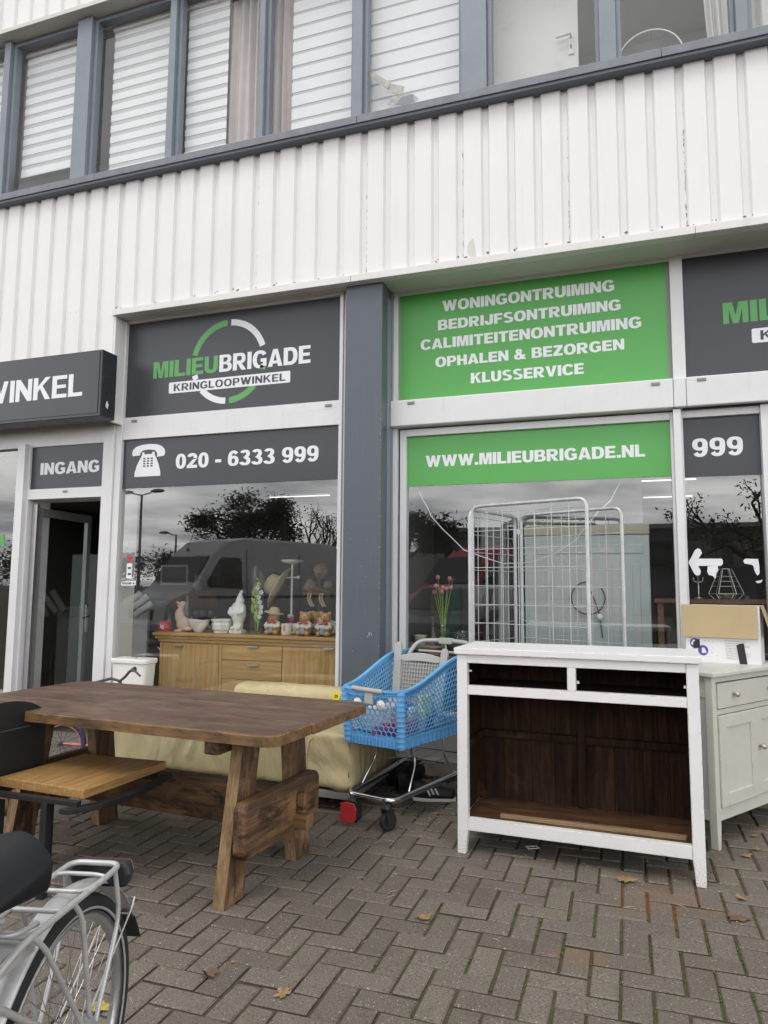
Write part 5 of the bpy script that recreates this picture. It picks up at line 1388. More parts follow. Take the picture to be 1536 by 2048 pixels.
n = len(sm); fs = [(0, 3, 2, 1), (4 * n - 4, 4 * n - 3, 4 * n - 2, 4 * n - 1)]
for i in range(n - 1):
    for k in range(4): fs.append((4 * i + k, 4 * i + (k + 1) % 4, 4 * i + 4 + (k + 1) % 4, 4 * i + 4 + k))
mb.add(vs, fs); mb.build('front_rail', M['black_metal'], t, bevel=.003, fixn=True)
mb = MB()
bp = [(-.47, .40), (.03, .40), (.05, .47), (.05, .72)] + [(.05 - .28 + .28 * math.cos(a), .72 + .125 * math.sin(a)) for a in [PI * k / 14 for k in range(1, 14)]] + [(-.475, .72)]
mb.prism(bp, -.318, -.306, 'yz'); mb.build('backrest', M['black_metal'], t, bevel=.003, fixn=True)
mb = MB(); mb.box(-.305, -.298, -.40, -.07, .700, .706); mb.build('slot_edge', M['dark_steel'], t)
for (x, y) in ((-.23, -.30), (-.23, .02)):
    mb = MB(); mb.box(x - .018, x + .018, y - .018, y + .018, 0, .40); mb.build('leg', M['black_metal'], t, bevel=.002)
mb = MB(); mb.box(.075 - .018, .075 + .018, -.34, -.305, 0, .425); mb.build('leg', M['black_metal'], t, bevel=.002)
build_each('seat_rail', [(-.29, .26, -.335, -.305, .424, .4475), (-.27, .26, .23, .265, .405, .4475)], M['black_metal'], t, .002)

# ================================================================== cream sofa bed
def leather(name, c, c2):
    m, nt, b = new_mat(name)
    v = coords(nt)
    cc = mixc(nt, ramp(nt, noise(nt, v, 3.0, 6, .6), [(.3, 0.0), (.7, 1.0)]), c2, c)
    lk(nt, cc, b.inputs['Base Color']); b.inputs['Roughness'].default_value = .42
    w = nd(nt, 'ShaderNodeTexNoise', Scale=2.2, Detail=3.0, Distortion=.9); lk(nt, coords(nt, (2.6, 2.6, .9)), w.inputs['Vector'])
    b1 = nd(nt, 'ShaderNodeBump', Strength=.6, Distance=.06); lk(nt, w.outputs[0], b1.inputs['Height'])
    b2 = nd(nt, 'ShaderNodeBump', Strength=.12, Distance=.002); lk(nt, noise(nt, v, 260, 3, .6), b2.inputs['Height']); lk(nt, b1.outputs[0], b2.inputs['Normal'])
    lk(nt, b2.outputs[0], b.inputs['Normal'])
    return m
M['cream_leather'] = leather('cream_leatherette', (0.56, 0.48, 0.285), (0.47, 0.385, 0.205))
t = thing('sofa_bed', 'cream leatherette sofa bed behind the table and under the window', 'sofa', (-2.6, 4.36, 0), R(-2.5))
def soft(mb, x0, x1, y0, y1, z0, z1, r=.07, amp=.012, seed=0, nx=34, ny=14, nz=10, top=0.03, gather=0.0):
    """upholstered block: rounded box with slight bulge and wrinkles"""
    cx, cy, cz = (x0 + x1) / 2, (y0 + y1) / 2, (z0 + z1) / 2; hx, hy, hz = (x1 - x0) / 2, (y1 - y0) / 2, (z1 - z0) / 2
    def mp(p):
        q = Vector((max(-hx + r, min(hx - r, p.x)), max(-hy + r, min(hy - r, p.y)), max(-hz + r, min(hz - r, p.z))))
        d = p - q
        if d.length > 1e-9: p = q + d.normalized() * r
        fx = 1 - (p.x / hx) ** 2; fy = 1 - (p.y / hy) ** 2
        if p.z > hz - r - .001: p = p + Vector((0, 0, top * max(0, fx) ** .5 * max(0, fy) ** .5))
        w = Vector((p.x * 3 + seed, p.y * 3, p.z * 1.6)); k = mnoise.noise(w) * amp + mnoise.noise(w * 3.1) * amp * .45
        if gather and p.y < -hy + .03:          # the cover is gathered below the piping
            zz = (p.z + hz) / (2 * hz); g_ = max(0, min(1, (.76 - zz) / .10)) * (.35 + .65 * zz)
            left = max(0.25, min(1, (.55 - p.x) / .35))
            k += gather * g_ * left * (math.sin(p.x * 52 + 5 * mnoise.noise(Vector((p.x * 4, p.z * 3, 1)))) + .6 * math.sin(p.x * 31 + 9 * mnoise.noise(Vector((p.x * 2, p.z * 2, 7)))))
            k += .022 * max(0, min(1, (p.x - .45) / .2)) * mnoise.noise(Vector((p.x * 5 + p.z * 7, p.z * 3 - p.x * 4, 3))) * max(0, min(1, (.95 - zz) / .2))
        nrm = Vector((p.x / hx, p.y / hy, p.z / hz)); 
        a = max(abs(nrm.x), abs(nrm.y), abs(nrm.z)); nn = Vector((nrm.x if abs(nrm.x) > a - .02 else 0, nrm.y if abs(nrm.y) > a - .02 else 0, nrm.z if abs(nrm.z) > a - .02 else 0)).normalized()
        return p + nn * k + Vector((cx, cy, cz))
    def sub(n): return [math.sin((i / n - .5) * PI) * .5 + .5 for i in range(n + 1)]
    U1, V1, W1 = sub(nx), sub(ny), sub(nz)
    for ax, sg in ((0, -1), (0, 1), (1, -1), (1, 1), (2, -1), (2, 1)):
        a, b_ = ((V1, W1), (U1, W1), (U1, V1))[ax]
        vs = []
        for q in b_:
            for p_ in a:
                u, v = p_ * 2 - 1, q * 2 - 1
                P = {0: Vector((sg * hx, u * hy, v * hz)), 1: Vector((u * hx, sg * hy, v * hz)), 2: Vector((u * hx, v * hy, sg * hz))}[ax]
                vs.append(mp(P))
        na, nb = len(a), len(b_)
        flip = (sg < 0) ^ (ax == 1)
        fs = []
        for j in range(nb - 1):
            for i in range(na - 1):
                f = (j * na + i, j * na + i + 1, (j + 1) * na + i + 1, (j + 1) * na + i)
                fs.append(tuple(reversed(f)) if flip else f)
        mb.add(vs, fs, 0, True)
mb = MB(); soft(mb, -1.10, .93, 0, .84, .135, .495, .045, .017, 2, 190, 26, 30, .012, .0065); mb.build('seat_cushion', M['cream_leather'], t, fixn=True)
mb = MB(); soft(mb, -.38, .66, .60, .83, .47, .67, .06, .012, 9, 44, 14, 12, .01); mb.build('back_cushion', M['cream_leather'], t, fixn=True)
build_each('base_rail', [(-1.0, .92, .01, .05, .085, .13), (-1.0, .92, .78, .82, .085, .13), (.88, .92, .0505, .7795, .085, .13), (-1.0, -.96, .0505, .7795, .085, .13)], M['grey_panel'], t, .004)
for (x, y) in ((-.95, .12), (.84, .20), (-.95, .7), (.84, .7)):
    mb = MB(); mb.tube([(x, y, 0), (x, y, .09)], .022, 10); mb.build('leg', M['black_plastic'], t)
def seam(path, nm='seam'):
    mb = MB(); mb.tube(path, .006, 6); mb.build(nm, M['cream_leather'], t)
seam([(x_ * .05 - .98, -.006 + .003 * math.sin(x_ * .7), .405 + .003 * math.sin(x_)) for x_ in range(0, 32)])
seam([(.61, -.006, .15), (.602, -.010, .25), (.605, -.012, .35), (.62, -.008, .43), (.65, .03, .487), (.655, .2, .512)])
# price star on the sofa
M['star_yellow'] = plain('yellow_price_star', (0.80, 0.68, 0.02), .5, var=.02)
p = atY(672, 1393, 4.90)
t = thing('price_star', 'yellow star burst price tag on the cream sofa beside the blue cart', 'price tag', p)
pts = []
for k in range(28):
    a = 2 * PI * k / 28; r_ = .036 if k % 2 else .027
    pts.append((r_ * math.cos(a), r_ * math.sin(a)))
mb = MB(); mb.prism(pts, -.001, .001, 'xz'); mb.build('star_card', M['star_yellow'], t)
mb = MB(); put_text(mb, '20', -.014, .016, -.010, .013, -.0012, bold=.03); mb.build('price', M['vinyl_dark'], t)

# ================================================================== white dresser without drawers
M['white_gloss'] = plain('brushed_white_paint', (0.78, 0.775, 0.77), .38, var=.03, scale=7, dirt=.18, dirt_c=(.50, .46, .42))
M['dark_inside'] = wood('dark_stained_back', (0.020, 0.012, 0.009), (0.058, 0.032, 0.021), 'Z', .45, .8, .3, (0.15, 0.085, 0.05), .55, .63, .07, .4)
M['dark_inside'].node_tree.nodes['Principled BSDF'].inputs['Specular IOR Level'].default_value = .12
M['floor_inside'] = wood('scuffed_brown_shelf', (0.060, 0.028, 0.015), (0.17, 0.080, 0.038), 'X', .6, .55, .25, (0.26, 0.16, 0.09), .4, .62, .07, .6)
M['lath'] = wood('bare_pine_lath', (0.26, 0.17, 0.085), (0.36, 0.25, 0.14), 'X', .8, .6, .15)
edge_wear(M['white_gloss'], (.24, .18, .14), .9, .009, 14, .50); speckle_foot(M['white_gloss'], (.30, .20, .13))
DR = R(-2.1)
t = thing('dresser_carcass', 'white painted dresser without drawers or doors and dark brown inside', 'dresser', (-.905, 3.935, 0), DR)
DW_, DD, DH = 1.237, .46, 1.10
for (x, y) in ((0, 0), (DW_ - .058, 0), (0, DD - .05), (DW_ - .022, DD - .05)):
    mb = MB()
    if y == 0: mb.prism([(x, 0), (x + .058, 0), (x + .058, 1.064), (x, 1.064)] if False else [(x + (.012 if x > .5 else 0), 0), (x + (.058 if x > .5 else .046), 0), (x + .058, .12), (x + .058, 1.064), (x, 1.064), (x, .12)], y, y + .05, 'xz')
    else: mb.box(x, x + .022, y, y + .05, 0, 1.064)
    mb.build('post', M['white_gloss'], t, bevel=.0035, fixn=True)
for (z0, z1, nm) in ((1.017, 1.064, 'top_rail'), (.846, .895, 'middle_rail'), (.124, .187, 'bottom_rail')):
    mb = MB(); mb.box(.0585, DW_ - .0585, .003, .045, z0, z1); mb.build(nm, M['white_gloss'], t, bevel=.0025)
mb = MB(); mb.box(.598, .642, .003, .045, .8955, 1.0165); mb.build('drawer_divider', M['white_gloss'], t, bevel=.0025)
mb = MB(); mb.box(-.014, DW_ + .012, -.016, DD + .02, 1.0645, DH); mb.build('top', M['white_gloss'], t, bevel=.004)
for x in (.008, DW_ - .024):
    mb = MB(); mb.box(x, x + .016, .0505, DD - .0505, .124, 1.0635); sp_ = mb.build('side_panel', M['white_gloss'], t)
    mb = MB(); xx = x + .0165 if x < .5 else x - .0045; mb.box(xx, xx + .004, .046, DD - .02, .19, 1.06); mb.build('inner_lining', M['dark_inside'], t)
rng = random.Random(41); edges_ = [.012, .17, .335, .47, .64, .80, .955, 1.09, DW_ - .012]
for k in range(8):
    f_, g_ = rng.uniform(.75, 1.5), rng.uniform(.7, 1.5)
    m_ = wood('dark_back_plank', (0.020 * f_, 0.012 * f_, 0.009 * f_), (0.062 * g_, 0.033 * g_, 0.021 * g_), 'Z', rng.uniform(.3, .6), .8, .3, (0.16, 0.09, 0.05), .5, rng.uniform(.60, .68), .07, .4)
    m_.node_tree.nodes['Principled BSDF'].inputs['Specular IOR Level'].default_value = .12
    mb = MB(); mb.box(edges_[k] + .001, edges_[k + 1] - .001, DD - .016 + rng.uniform(0, .002), DD - .004, .14, 1.06); mb.build('back_plank', m_, t, bevel=.0015)
mb = MB(); mb.box(.024, DW_ - .024, DD - .0038, DD - .001, .14, 1.06); mb.build('back_sheet', M['dark_inside'], t)  # added dark sheet, keeps light from leaking between the back planks
mb = MB(); mb.box(.60, .645, DD - .045, DD - .0165, .188, 1.06); mb.build('back_stile', M['dark_inside'], t, bevel=.003)
for (a, b_) in ((.03, .599), (.646, DW_ - .03)):
    mb = MB(); mb.box(a, b_, DD - .05, DD - .0168, .545, .585); mb.build('shelf_batten', M['dark_inside'], t, bevel=.003)
for x in (.03, DW_ - .055):
    mb = MB(); mb.box(x, x + .025, .06, DD - .05, .545, .585); mb.build('shelf_batten', M['dark_inside'], t, bevel=.003)
mb = MB(); mb.box(.03, DW_ - .03, .046, DD - .017, .165, .1855); mb.build('floor_board', M['floor_inside'], t)
mb = MB(); mb.box(.03, DW_ - .03, .047, DD - .02, .868, .885); mb.build('dust_board', M['dark_inside'], t)
build_each('drawer_stop', [(.0588, .072, .05, .058, .965, .975), (.6425, .655, .046, .056, .93, .945), (DW_ - .07, DW_ - .0588, .046, .054, .935, .95)], M['white_gloss'], t)
lt = thing('wood_lath', 'pair of bare pine laths lying on the floor of the white dresser', 'lath', (-.905, 3.935, 0), DR)
mb = MB(); mb.box(.22, 1.155, .075, .105, .1865, .205); mb.build('lath', M['lath'], lt, bevel=.002)
mb = MB(); mb.box(.78, 1.16, .107, .127, .1865, .200); mb.build('lath', M['lath'], lt, bevel=.002)

# ================================================================== cream cupboard with box
M['cream_paint'] = plain('greyish_cream_paint', (0.56, 0.55, 0.49), .42, var=.04, scale=8, dirt=.3, dirt_c=(.36, .34, .29))
edge_wear(M['cream_paint'], (.26, .23, .19), .75, .006, 18, .52)
M['cream_top'] = plain('worn_pale_top', (0.60, 0.59, 0.56), .45, var=.06, scale=12, dirt=.6, dirt_c=(.36, .34, .32), streak=False)
CR = R(56)
t = thing('cream_cupboard', 'cream painted cupboard with drawer and panelled doors at the right edge', 'cupboard', (.443, 4.443, 0), CR)
CW, CD, CH = .965, .42, .965
mb = MB(); mb.box(-.018, CW + .02, -.022, CD + .02, CH - .026, CH); mb.build('top', M['cream_top'], t, bevel=.006)
for x in (0, CW - .045):
    mb = MB(); mb.prism([(x + .006, 0), (x + .034, 0), (x + .045, .12), (x + .045, CH - .0265), (x, CH - .0265), (x, .12)], 0, .045, 'xz'); mb.build('front_post', M['cream_paint'], t, bevel=.003, fixn=True)
    mb = MB(); mb.box(x, x + .045, CD - .045, CD, 0, CH - .0265); mb.build('rear_post', M['cream_paint'], t, bevel=.003)
    mb = MB(); xx = x + .010; mb.box(xx, xx + .012, .0455, CD - .0455, .15, CH - .027); mb.build('side_panel', M['cream_paint'], t)
    build_each('side_rail', [(x + .004, x + .03, .0455, CD - .0455, .82, .855), (x + .004, x + .03, .0455, CD - .0455, .15, .20)], M['cream_paint'], t, .002)
build_each('rail', [(.0455, CW - .0455, .004, .04, .905, CH - .027), (.0455, CW - .0455, .004, .04, .725, .755), (.0455, CW - .0455, .004, .04, .150, .218)], M['cream_paint'], t, .002)
mb = MB(); mb.box(.03, CW - .03, CD - .02, CD - .008, .15, .93); mb.box(.03, CW - .03, .04, CD - .02, .16, .175); mb.build('back_panel', M['cream_paint'], t)
mb = MB(); mb.box(.052, CW - .052, -.006, .020, .760, .899); drw = mb.build('drawer', M['cream_paint'], t, bevel=.003)
M['knob_glass'] = plain('old_silver_knob', (.50, .46, .40), .25, metal=.6, var=.2, scale=60)
def knob(parent, x, z, r=.016):
    mb = MB(); Tk = Matrix.Translation((x, -.006, z)) @ Matrix.Rotation(R(90), 4, 'X')
    mb.lathe([(.007, 0), (.006, .012), (r, .018), (r * 1.05, .026), (r * .7, .034), (0, .036)], n=16, T=Tk); mb.build('knob', M['knob_glass'], parent)
knob(drw, .228, .83); knob(drw, .655, .83)
for k, (a, b_) in enumerate(((.050, .480), (.484, CW - .05))):
    mb = MB(); z0, z1 = .222, .721
    st_ = .07
    yo = -.010 if k == 0 else -.003
    for bx_ in ((a, a + st_, z0, z1), (b_ - st_, b_, z0, z1), (a + st_, b_ - st_, z0, z0 + st_), (a + st_, b_ - st_, z1 - st_, z1)):
        mb.box(bx_[0], bx_[1], yo, .018, bx_[2], bx_[3])
    d_ = mb.build('door', M['cream_paint'], t, bevel=.003)
    mb = MB(); mb.box(a + st_ - .003, b_ - st_ + .003, yo + .010, .014, z0 + st_ - .003, z1 - st_ + .003); mb.build('door_panel', M['cream_paint'], d_)
    if k == 1: knob(d_, a + .035, .50, .017)

M['kraft'] = plain('kraft_cardboard', (0.47, 0.36, 0.21), .85, var=.05, scale=5)
M['box_white'] = plain('white_card', (0.74, 0.73, 0.74), .6, var=.02)
M['violet'] = plain('violet_print', (0.085, 0.06, 0.36), .6, var=.03)
M['grey_print'] = plain('grey_print', (0.42, 0.42, 0.43), .7, var=.03)
BX = atZ(1400, 1322, .9655)
bl = atZ(1527, 1331, .9655)
BXo = Vector((.362, 5.09, .9655)); bang = R(-13)
t = thing('cardboard_box', 'white moving box with kraft flaps folded outward on the cream cupboard', 'box', BXo, bang)
bw, bd, bh = .435, .28, .362
mb = MB()
for q in ((0, bw, 0, .004, 0, bh), (0, bw, bd - .004, bd, 0, bh), (0, .004, .004, bd - .004, 0, bh), (bw - .004, bw, .004, bd - .004, 0, bh), (.004, bw - .004, .004, bd - .004, 0, .004)): mb.box(*q)
mb.build('carton', M['box_white'], t)
mb = MB(); T_ = Matrix.Translation((0, -.004, bh + .004)) @ Matrix.Rotation(R(-3.5), 4, 'X'); mb.box(-.022, bw - .012, -.004, 0, -.208, 0, 0, T_); mb.build('front_flap', M['kraft'], t, bevel=.001)
mb = MB(); T_ = Matrix.Translation((bw + .004, 0, bh + .004)) @ Matrix.Rotation(R(-16), 4, 'Y'); mb.box(0, .004, .03, bd, -.20, 0, 0, T_); mb.build('side_flap', M['kraft'], t, bevel=.001)
mb = MB(); T_ = Matrix.Translation((0, bd + .005, bh)) @ Matrix.Rotation(R(3), 4, 'X'); mb.box(.01, bw - .01, 0, .004, -.20, 0, 0, T_); mb.build('rear_flap', M['kraft'], t, bevel=.001)
def bxz(px, py):
    """point on the carton's front given by its place in the photo"""
    d = ray(px, py); nrm = Vector((math.sin(bang), -math.cos(bang), 0)) * -1; o = Vector((0, 0, CAM_H)); base = BXo + Vector((math.sin(bang), -math.cos(bang), 0)) * .001
    tt = (base - o).dot(nrm) / d.dot(nrm); p = o + d * tt - BXo
    return (p.x * math.cos(bang) + p.y * math.sin(bang), p.z)
z5 = lambda u, v: (1336 + u / 7.68, 1180 + v / 7.68)
mb = MB()
for (u, v, r_) in ((412, 812, .0255), (540, 925, .0265)):
    c_ = bxz(*z5(u, v)); mb.prism([(c_[0] + r_ * 1.15 * math.cos(2 * PI * k / 24), c_[1] + r_ * 1.25 * math.sin(2 * PI * k / 24)) for k in range(24)], -.0012, -.0002, 'xz')
mb.build('round_mark', M['violet'], t)
mb = MB(); 
for poly in (((520, 965), (595, 965), (570, 905), (555, 885), (520, 885)), ((350, 820), (385, 760), (420, 765), (400, 790), (400, 850))):
    mb = MB(); mb.prism([bxz(*z5(*q)) for q in poly], -.0018, -.0013, 'xz'); mb.build('white_pictogram', M['box_white'], t)
mb = MB(); rows = ['BOITE DE RANGEMENT', 'AUFBEWAHRUNGSBOX', 'PUDELKO DO PRZECHOWYWANIA', 'ULOZNA SKATULA', 'ULOZNE SKATULE', 'CAJA DE ALMACENAMIENTO', 'SCATOLA PORTAOGGETTI', 'OPBERGDOOS']
for k, row in enumerate(rows):
    a = bxz(*z5(870 + k * 4, 792 + k * 38)); wd = .0068 * len(row) * .98
    put_text(mb, row, a[0], a[0] + min(wd, .14), a[1], a[1] + .0085, -.0003, bold=.0, th=.0006)
mb.build('small_print', M['grey_print'], t)
mb = MB()
for (u, v, r_) in ((578, 775, .0028), (630, 790, .002), (688, 797, .002), (530, 805, .0015), (683, 888, .0015), (676, 957, .0024), (757, 1010, .002), (672, 1018, .0012), (600, 822, .001), (634, 845, .001)):
    c_ = bxz(*z5(u, v)); mb.prism([(c_[0] + r_ * math.cos(2 * PI * k / 10), c_[1] + r_ * math.sin(2 * PI * k / 10)) for k in range(10)], -.0012, -.0002, 'xz')
mb.build('print_dots', M['black_plastic'], t)['kind'] = 'stuff'
for poly in (((385, 800), (420, 775), (483, 742), (497, 885), (395, 895)), ((1050, 850), (1110, 825), (1165, 820), (1222, 1140), (1105, 1145))):
    mb = MB(); mb.prism([bxz(*z5(*q)) for q in poly], -.0026, -.0019, 'xz'); mb.build('black_tape', M['black_plastic'], t)
# ================================================================== roll cage
M['zinc'] = plain('zinc_plated_tube', (0.50, 0.51, 0.52), .42, metal=.55, var=.12, scale=14, dirt=.2, dirt_c=(.30, .30, .30))
t = thing('roll_cage', 'tall zinc wire roll cage standing behind the white dresser', 'roll cage', (-.62, 4.85, 0))
FL = atY(945, 1100, 4.86); FL.z = 0
fr_dir = Vector((math.cos(R(-21)), math.sin(R(-21)), 0))
def at_px_along(px, o, d):
    """distance along o + d*s (on the floor plan) where the photo column px is met at eye height"""
    rr = ray(px, 1180); rr = Vector((rr.x, rr.y, 0))
    # o + d s = rr t
    det = d.x * -rr.y + rr.x * d.y
    return (-o.x * -rr.y + -rr.x * o.y) / det
sR = at_px_along(1177, FL, fr_dir)
side_dir = Vector((math.sin(R(21)), math.cos(R(21)), 0))
sB = at_px_along(1036, FL, side_dir)
sB = min(max(sB, .45), .95)
BL = FL + side_dir * sB
FR_ = FL + fr_dir * sR
back_dir = Vector((math.cos(R(-27)), math.sin(R(-27)), 0))
BL2 = BL + Vector((.03, .0, 0))
sBR = at_px_along(1247, BL2, back_dir)
def cage_panel(A, d, Lw, H, name, nv, nh, r=.0135, nested=None):
    Z0 = .16
    mb = MB(); P = lambda s, z: (A.x + d.x * s, A.y + d.y * s, z)
    mb.tube(fillet([P(0, Z0), P(0, H), P(Lw, H), P(Lw, Z0)], .065, 6), r, 10)
    f = mb.build(name, M['zinc'], t, local=False)
    mb = MB()
    for k in range(1, nv): mb.tube([P(Lw * k / nv, Z0), P(Lw * k / nv, H)], .0032, 5)
    for k in range(0, nh): mb.tube([P(0, Z0 + .03 + (H - Z0 - .08) * k / (nh - 1)), P(Lw, Z0 + .03 + (H - Z0 - .08) * k / (nh - 1))], .0032, 5)
    g_ = mb.build('wire_grid', M['zinc'], f); 
    return f
cage_panel(FL, fr_dir, sR, 1.995, 'front_panel', 7, 15)
off = Vector((-.018, .0, 0))
cage_panel(FL + off, side_dir, sB, 1.975, 'side_panel', 6, 15)
cage_panel(BL2, back_dir, sBR, 1.985, 'back_panel', 7, 15)
mb = MB()
c4 = [FL, FR_, FR_ + side_dir * sB, BL]
mb.prism([(p.x, p.y) for p in c4], .13, .155, 'xy'); mb.build('base', M['zinc'], t, bevel=.004, local=False, fixn=True)
for p in c4:
    mb = MB(); mb.lathe([(0, -.015), (.055, -.015), (.06, 0), (.055, .015), (0, .015)], n=20, T=Matrix.Translation((p.x, p.y, .061)) @ Matrix.Rotation(R(90), 4, 'Y')); mb.box(p.x - .025, p.x + .025, p.y - .02, p.y + .02, .09, .13)
    mb.build('castor', M['black_rubber'], t, local=False)
mb = MB()
for q in ((BL + Vector((.015, 0, 0)), 1.86), (BL + Vector((.015, 0, 0)), .95), (FL + Vector((-.01, 0, 0)), 1.86)): mb.box(q[0].x - .022, q[0].x + .022, q[0].y - .012, q[0].y + .012, q[1] - .02, q[1] + .02)
mb.build('hinge_clip', M['zinc'], t, local=False)

# ================================================================== shopping cart
M['cart_blue'] = plain('sky_blue_plastic', (0.15, 0.42, 0.74), .42, var=.07, scale=6, dirt=.3, dirt_c=(.22, .40, .58))
M['cart_grey'] = plain('grey_cart_plastic', (0.40, 0.40, 0.375), .5, var=.04, scale=6)
M['cart_red'] = plain('red_castor_cover', (0.50, 0.03, 0.035), .35, var=.06, scale=20, dirt=.15, dirt_c=(.2, .1, .1))
CO = Vector((-1.520, 4.165, 0)); CAng = R(-15)
t = thing('shopping_cart', 'blue plastic shopping cart with honeycomb basket and red castor cover', 'shopping cart', CO, CAng)
def hw(y): return .203 + .055 * (y - .05) / .9          # half width of the basket along its length
def ztop(y):
    u = max(0, min(1, (y - .06) / .70)); u = u * u * (3 - 2 * u)
    return .805 + .165 * u
def zbot(y): return .505 - .0 * y
YB0, YB1 = .05, .98
def honeycomb(mb, fn, L, H, cell=.034, fill=.76):
    """hexagonal lattice mapped by fn(u 0..1, v 0..1); ring faces only, the holes stay open"""
    r = cell / math.sqrt(3); dx = cell; dy = 1.5 * r
    nx = int(L / dx) + 2; ny = int(H / dy) + 2
    cl = lambda x, m: max(0.0, min(m, x))
    for j in range(ny):
        for i in range(nx):
            cx = i * dx + (dx / 2 if j % 2 else 0); cy = j * dy
            if cx > L + dx / 2 or cy > H + r: continue
            o_, n_ = [], []
            for k in range(6):
                a = R(60 * k + 30)
                ox_, oy_ = cl(cx + r * math.cos(a), L), cl(cy + r * math.sin(a), H)
                ix_, iy_ = cl(cx + r * fill * math.cos(a), L), cl(cy + r * fill * math.sin(a), H)
                o_.append(fn(ox_ / L, oy_ / H)); n_.append(fn(ix_ / L, iy_ / H))
            mb.add(o_ + n_, [(k, (k + 1) % 6, 6 + (k + 1) % 6, 6 + k) for k in range(6)])
def border(mb, fn, L, H, b=.018):
    for (u0, u1, v0, v1, nu, nv) in ((0, 1, 0, b / H, 24, 1), (0, b / L, 0, 1, 1, 8), (1 - b / L, 1, 0, 1, 1, 8)):
        mb.grid(lambda u, v: fn(u0 + (u1 - u0) * u, v0 + (v1 - v0) * v), nu, nv, smooth=False)
fs_front = lambda u, v: ((u * 2 - 1) * (hw(.05) + .012 * v), YB0 + .035 * (1 - v), zbot(0) + v * (ztop(.0) - zbot(0) - .03))
def fs_side(s): return lambda u, v: (s * (hw(YB0 + u * (YB1 - YB0)) + .012 * v), YB0 + .035 * (1 - v) * (1 - u) + u * (YB1 - YB0), zbot(0) + v * (ztop(YB0 + u * (YB1 - YB0)) - zbot(0) - .03))
mb = MB(); honeycomb(mb, fs_front, .40, .27, .036, .85); border(mb, fs_front, .39, .27); mb.build('front_panel', M['cart_blue'], t, solid=.007)
for s in (-1, 1):
    mb = MB(); honeycomb(mb, fs_side(s), .95, .40, .035, .80); border(mb, fs_side(s), .95, .40); mb.build('basket_side', M['cart_blue'], t, solid=.007)
mb = MB()
for j in range(14):
    y = YB0 + .05 + j * .068; mb.box(-hw(y) + .005, hw(y) - .005, y - .008, y + .008, .498, .508)
for j in range(7):
    x = -.17 + j * .0567; mb.beam((x, YB0 + .03, .503), (x * 1.25, YB1, .503), .012, .0095)
mb.build('basket_floor', M['cart_blue'], t)
# skirt with ribs below the basket
mb = MB(); mb.prism([(-hw(.05), YB0 + .032), (hw(.05), YB0 + .032), (hw(.95), YB1), (-hw(.95), YB1)], .455, .463, 'xy')
for k in range(15):
    x = -.185 + k * .0264; mb.box(x - .003, x + .003, YB0 + .018, YB0 + .05, .458, .506)
for s in (-1, 1):
    for k in range(20):
        y = YB0 + .05 + k * .047; mb.box(s * hw(y) - .014, s * hw(y) + .014, y - .003, y + .003, .458, .506)
mb.box(-.19, .19, YB0 + .030, YB0 + .036, .456, .506); mb.beam((-hw(.1) + .004, .09, .482), (-hw(.95) + .004, .95, .482), .006, .05); mb.beam((hw(.1) - .004, .09, .482), (hw(.95) - .004, .95, .482), .006, .05)
mb.build('basket_skirt', M['cart_blue'], t)
# rim
def rim_path(dz, out=0.0):
    P = []
    for k in range(19): y = YB1 - (YB1 - YB0 - .04) * k / 18; P.append(Vector((-(hw(y) + .012 + out), y, ztop(y) + dz)))
    P += [Vector((-(hw(.05) - .01 + out), YB0 - .005 - out, ztop(0) + dz)), Vector((-.12, YB0 - .018 - out, ztop(0) + dz - .004)), Vector((.0, YB0 - .02 - out, ztop(0) + dz - .006)), Vector((.12, YB0 - .018 - out, ztop(0) + dz - .004)), Vector((hw(.05) - .01 + out, YB0 - .005 - out, ztop(0) + dz))]
    for k in range(18, -1, -1): y = YB1 - (YB1 - YB0 - .04) * k / 18; P.append(Vector((hw(y) + .012 + out, y, ztop(y) + dz)))
    return P
mb = MB()
for (z0, z1, w) in ((-.008, .006, .024), (-.024, -.020, .014), (-.037, -.033, .014)):
    P = rim_path((z0 + z1) / 2, w * .25)
    vs = []; n = len(P)
    for i, p in enumerate(P):
        tg = (P[min(i + 1, n - 1)] - P[max(i - 1, 0)]); tg.z = 0; tg.normalize(); nn = Vector((tg.y, -tg.x, 0)) * w * .5; h_ = Vector((0, 0, (z1 - z0) / 2))
        vs += [p - nn - h_, p + nn - h_, p + nn + h_, p - nn + h_]
    fs = [(0, 1, 2, 3), (4 * n - 1, 4 * n - 2, 4 * n - 3, 4 * n - 4)]
    for i in range(n - 1):
        for k in range(4): fs.append((4 * i + k, 4 * i + 4 + k, 4 * i + 4 + (k + 1) % 4, 4 * i + (k + 1) % 4))
    mb.add(vs, fs)
P = rim_path(-.02, 0); 
vs = [p + Vector((0, 0, .018)) for p in P] + [p - Vector((0, 0, .02)) for p in P]; n = len(P)
mb.add(vs, [(i, i + 1, n + i + 1, n + i) for i in range(n - 1)])
mb.build('rim', M['cart_blue'], t, fixn=True)
for s in (-1, 1):      # ribbed front corner posts
    mb = MB(); P0 = Vector((s * (hw(.05) - .004), YB0 + .036, .46)); P1 = Vector((s * (hw(.05) + .006), YB0 + .006, .80))
    mb.tube([P0, P0.lerp(P1, .5), P1], .026, 10)
    for k in range(11):
        c_ = P0.lerp(P1, (k + .5) / 11); mb.tube([c_ - Vector((0, 0, .0025)), c_ + Vector((0, 0, .0025))], .031, 12)
    mb.build('corner_post', M['cart_blue'], t)
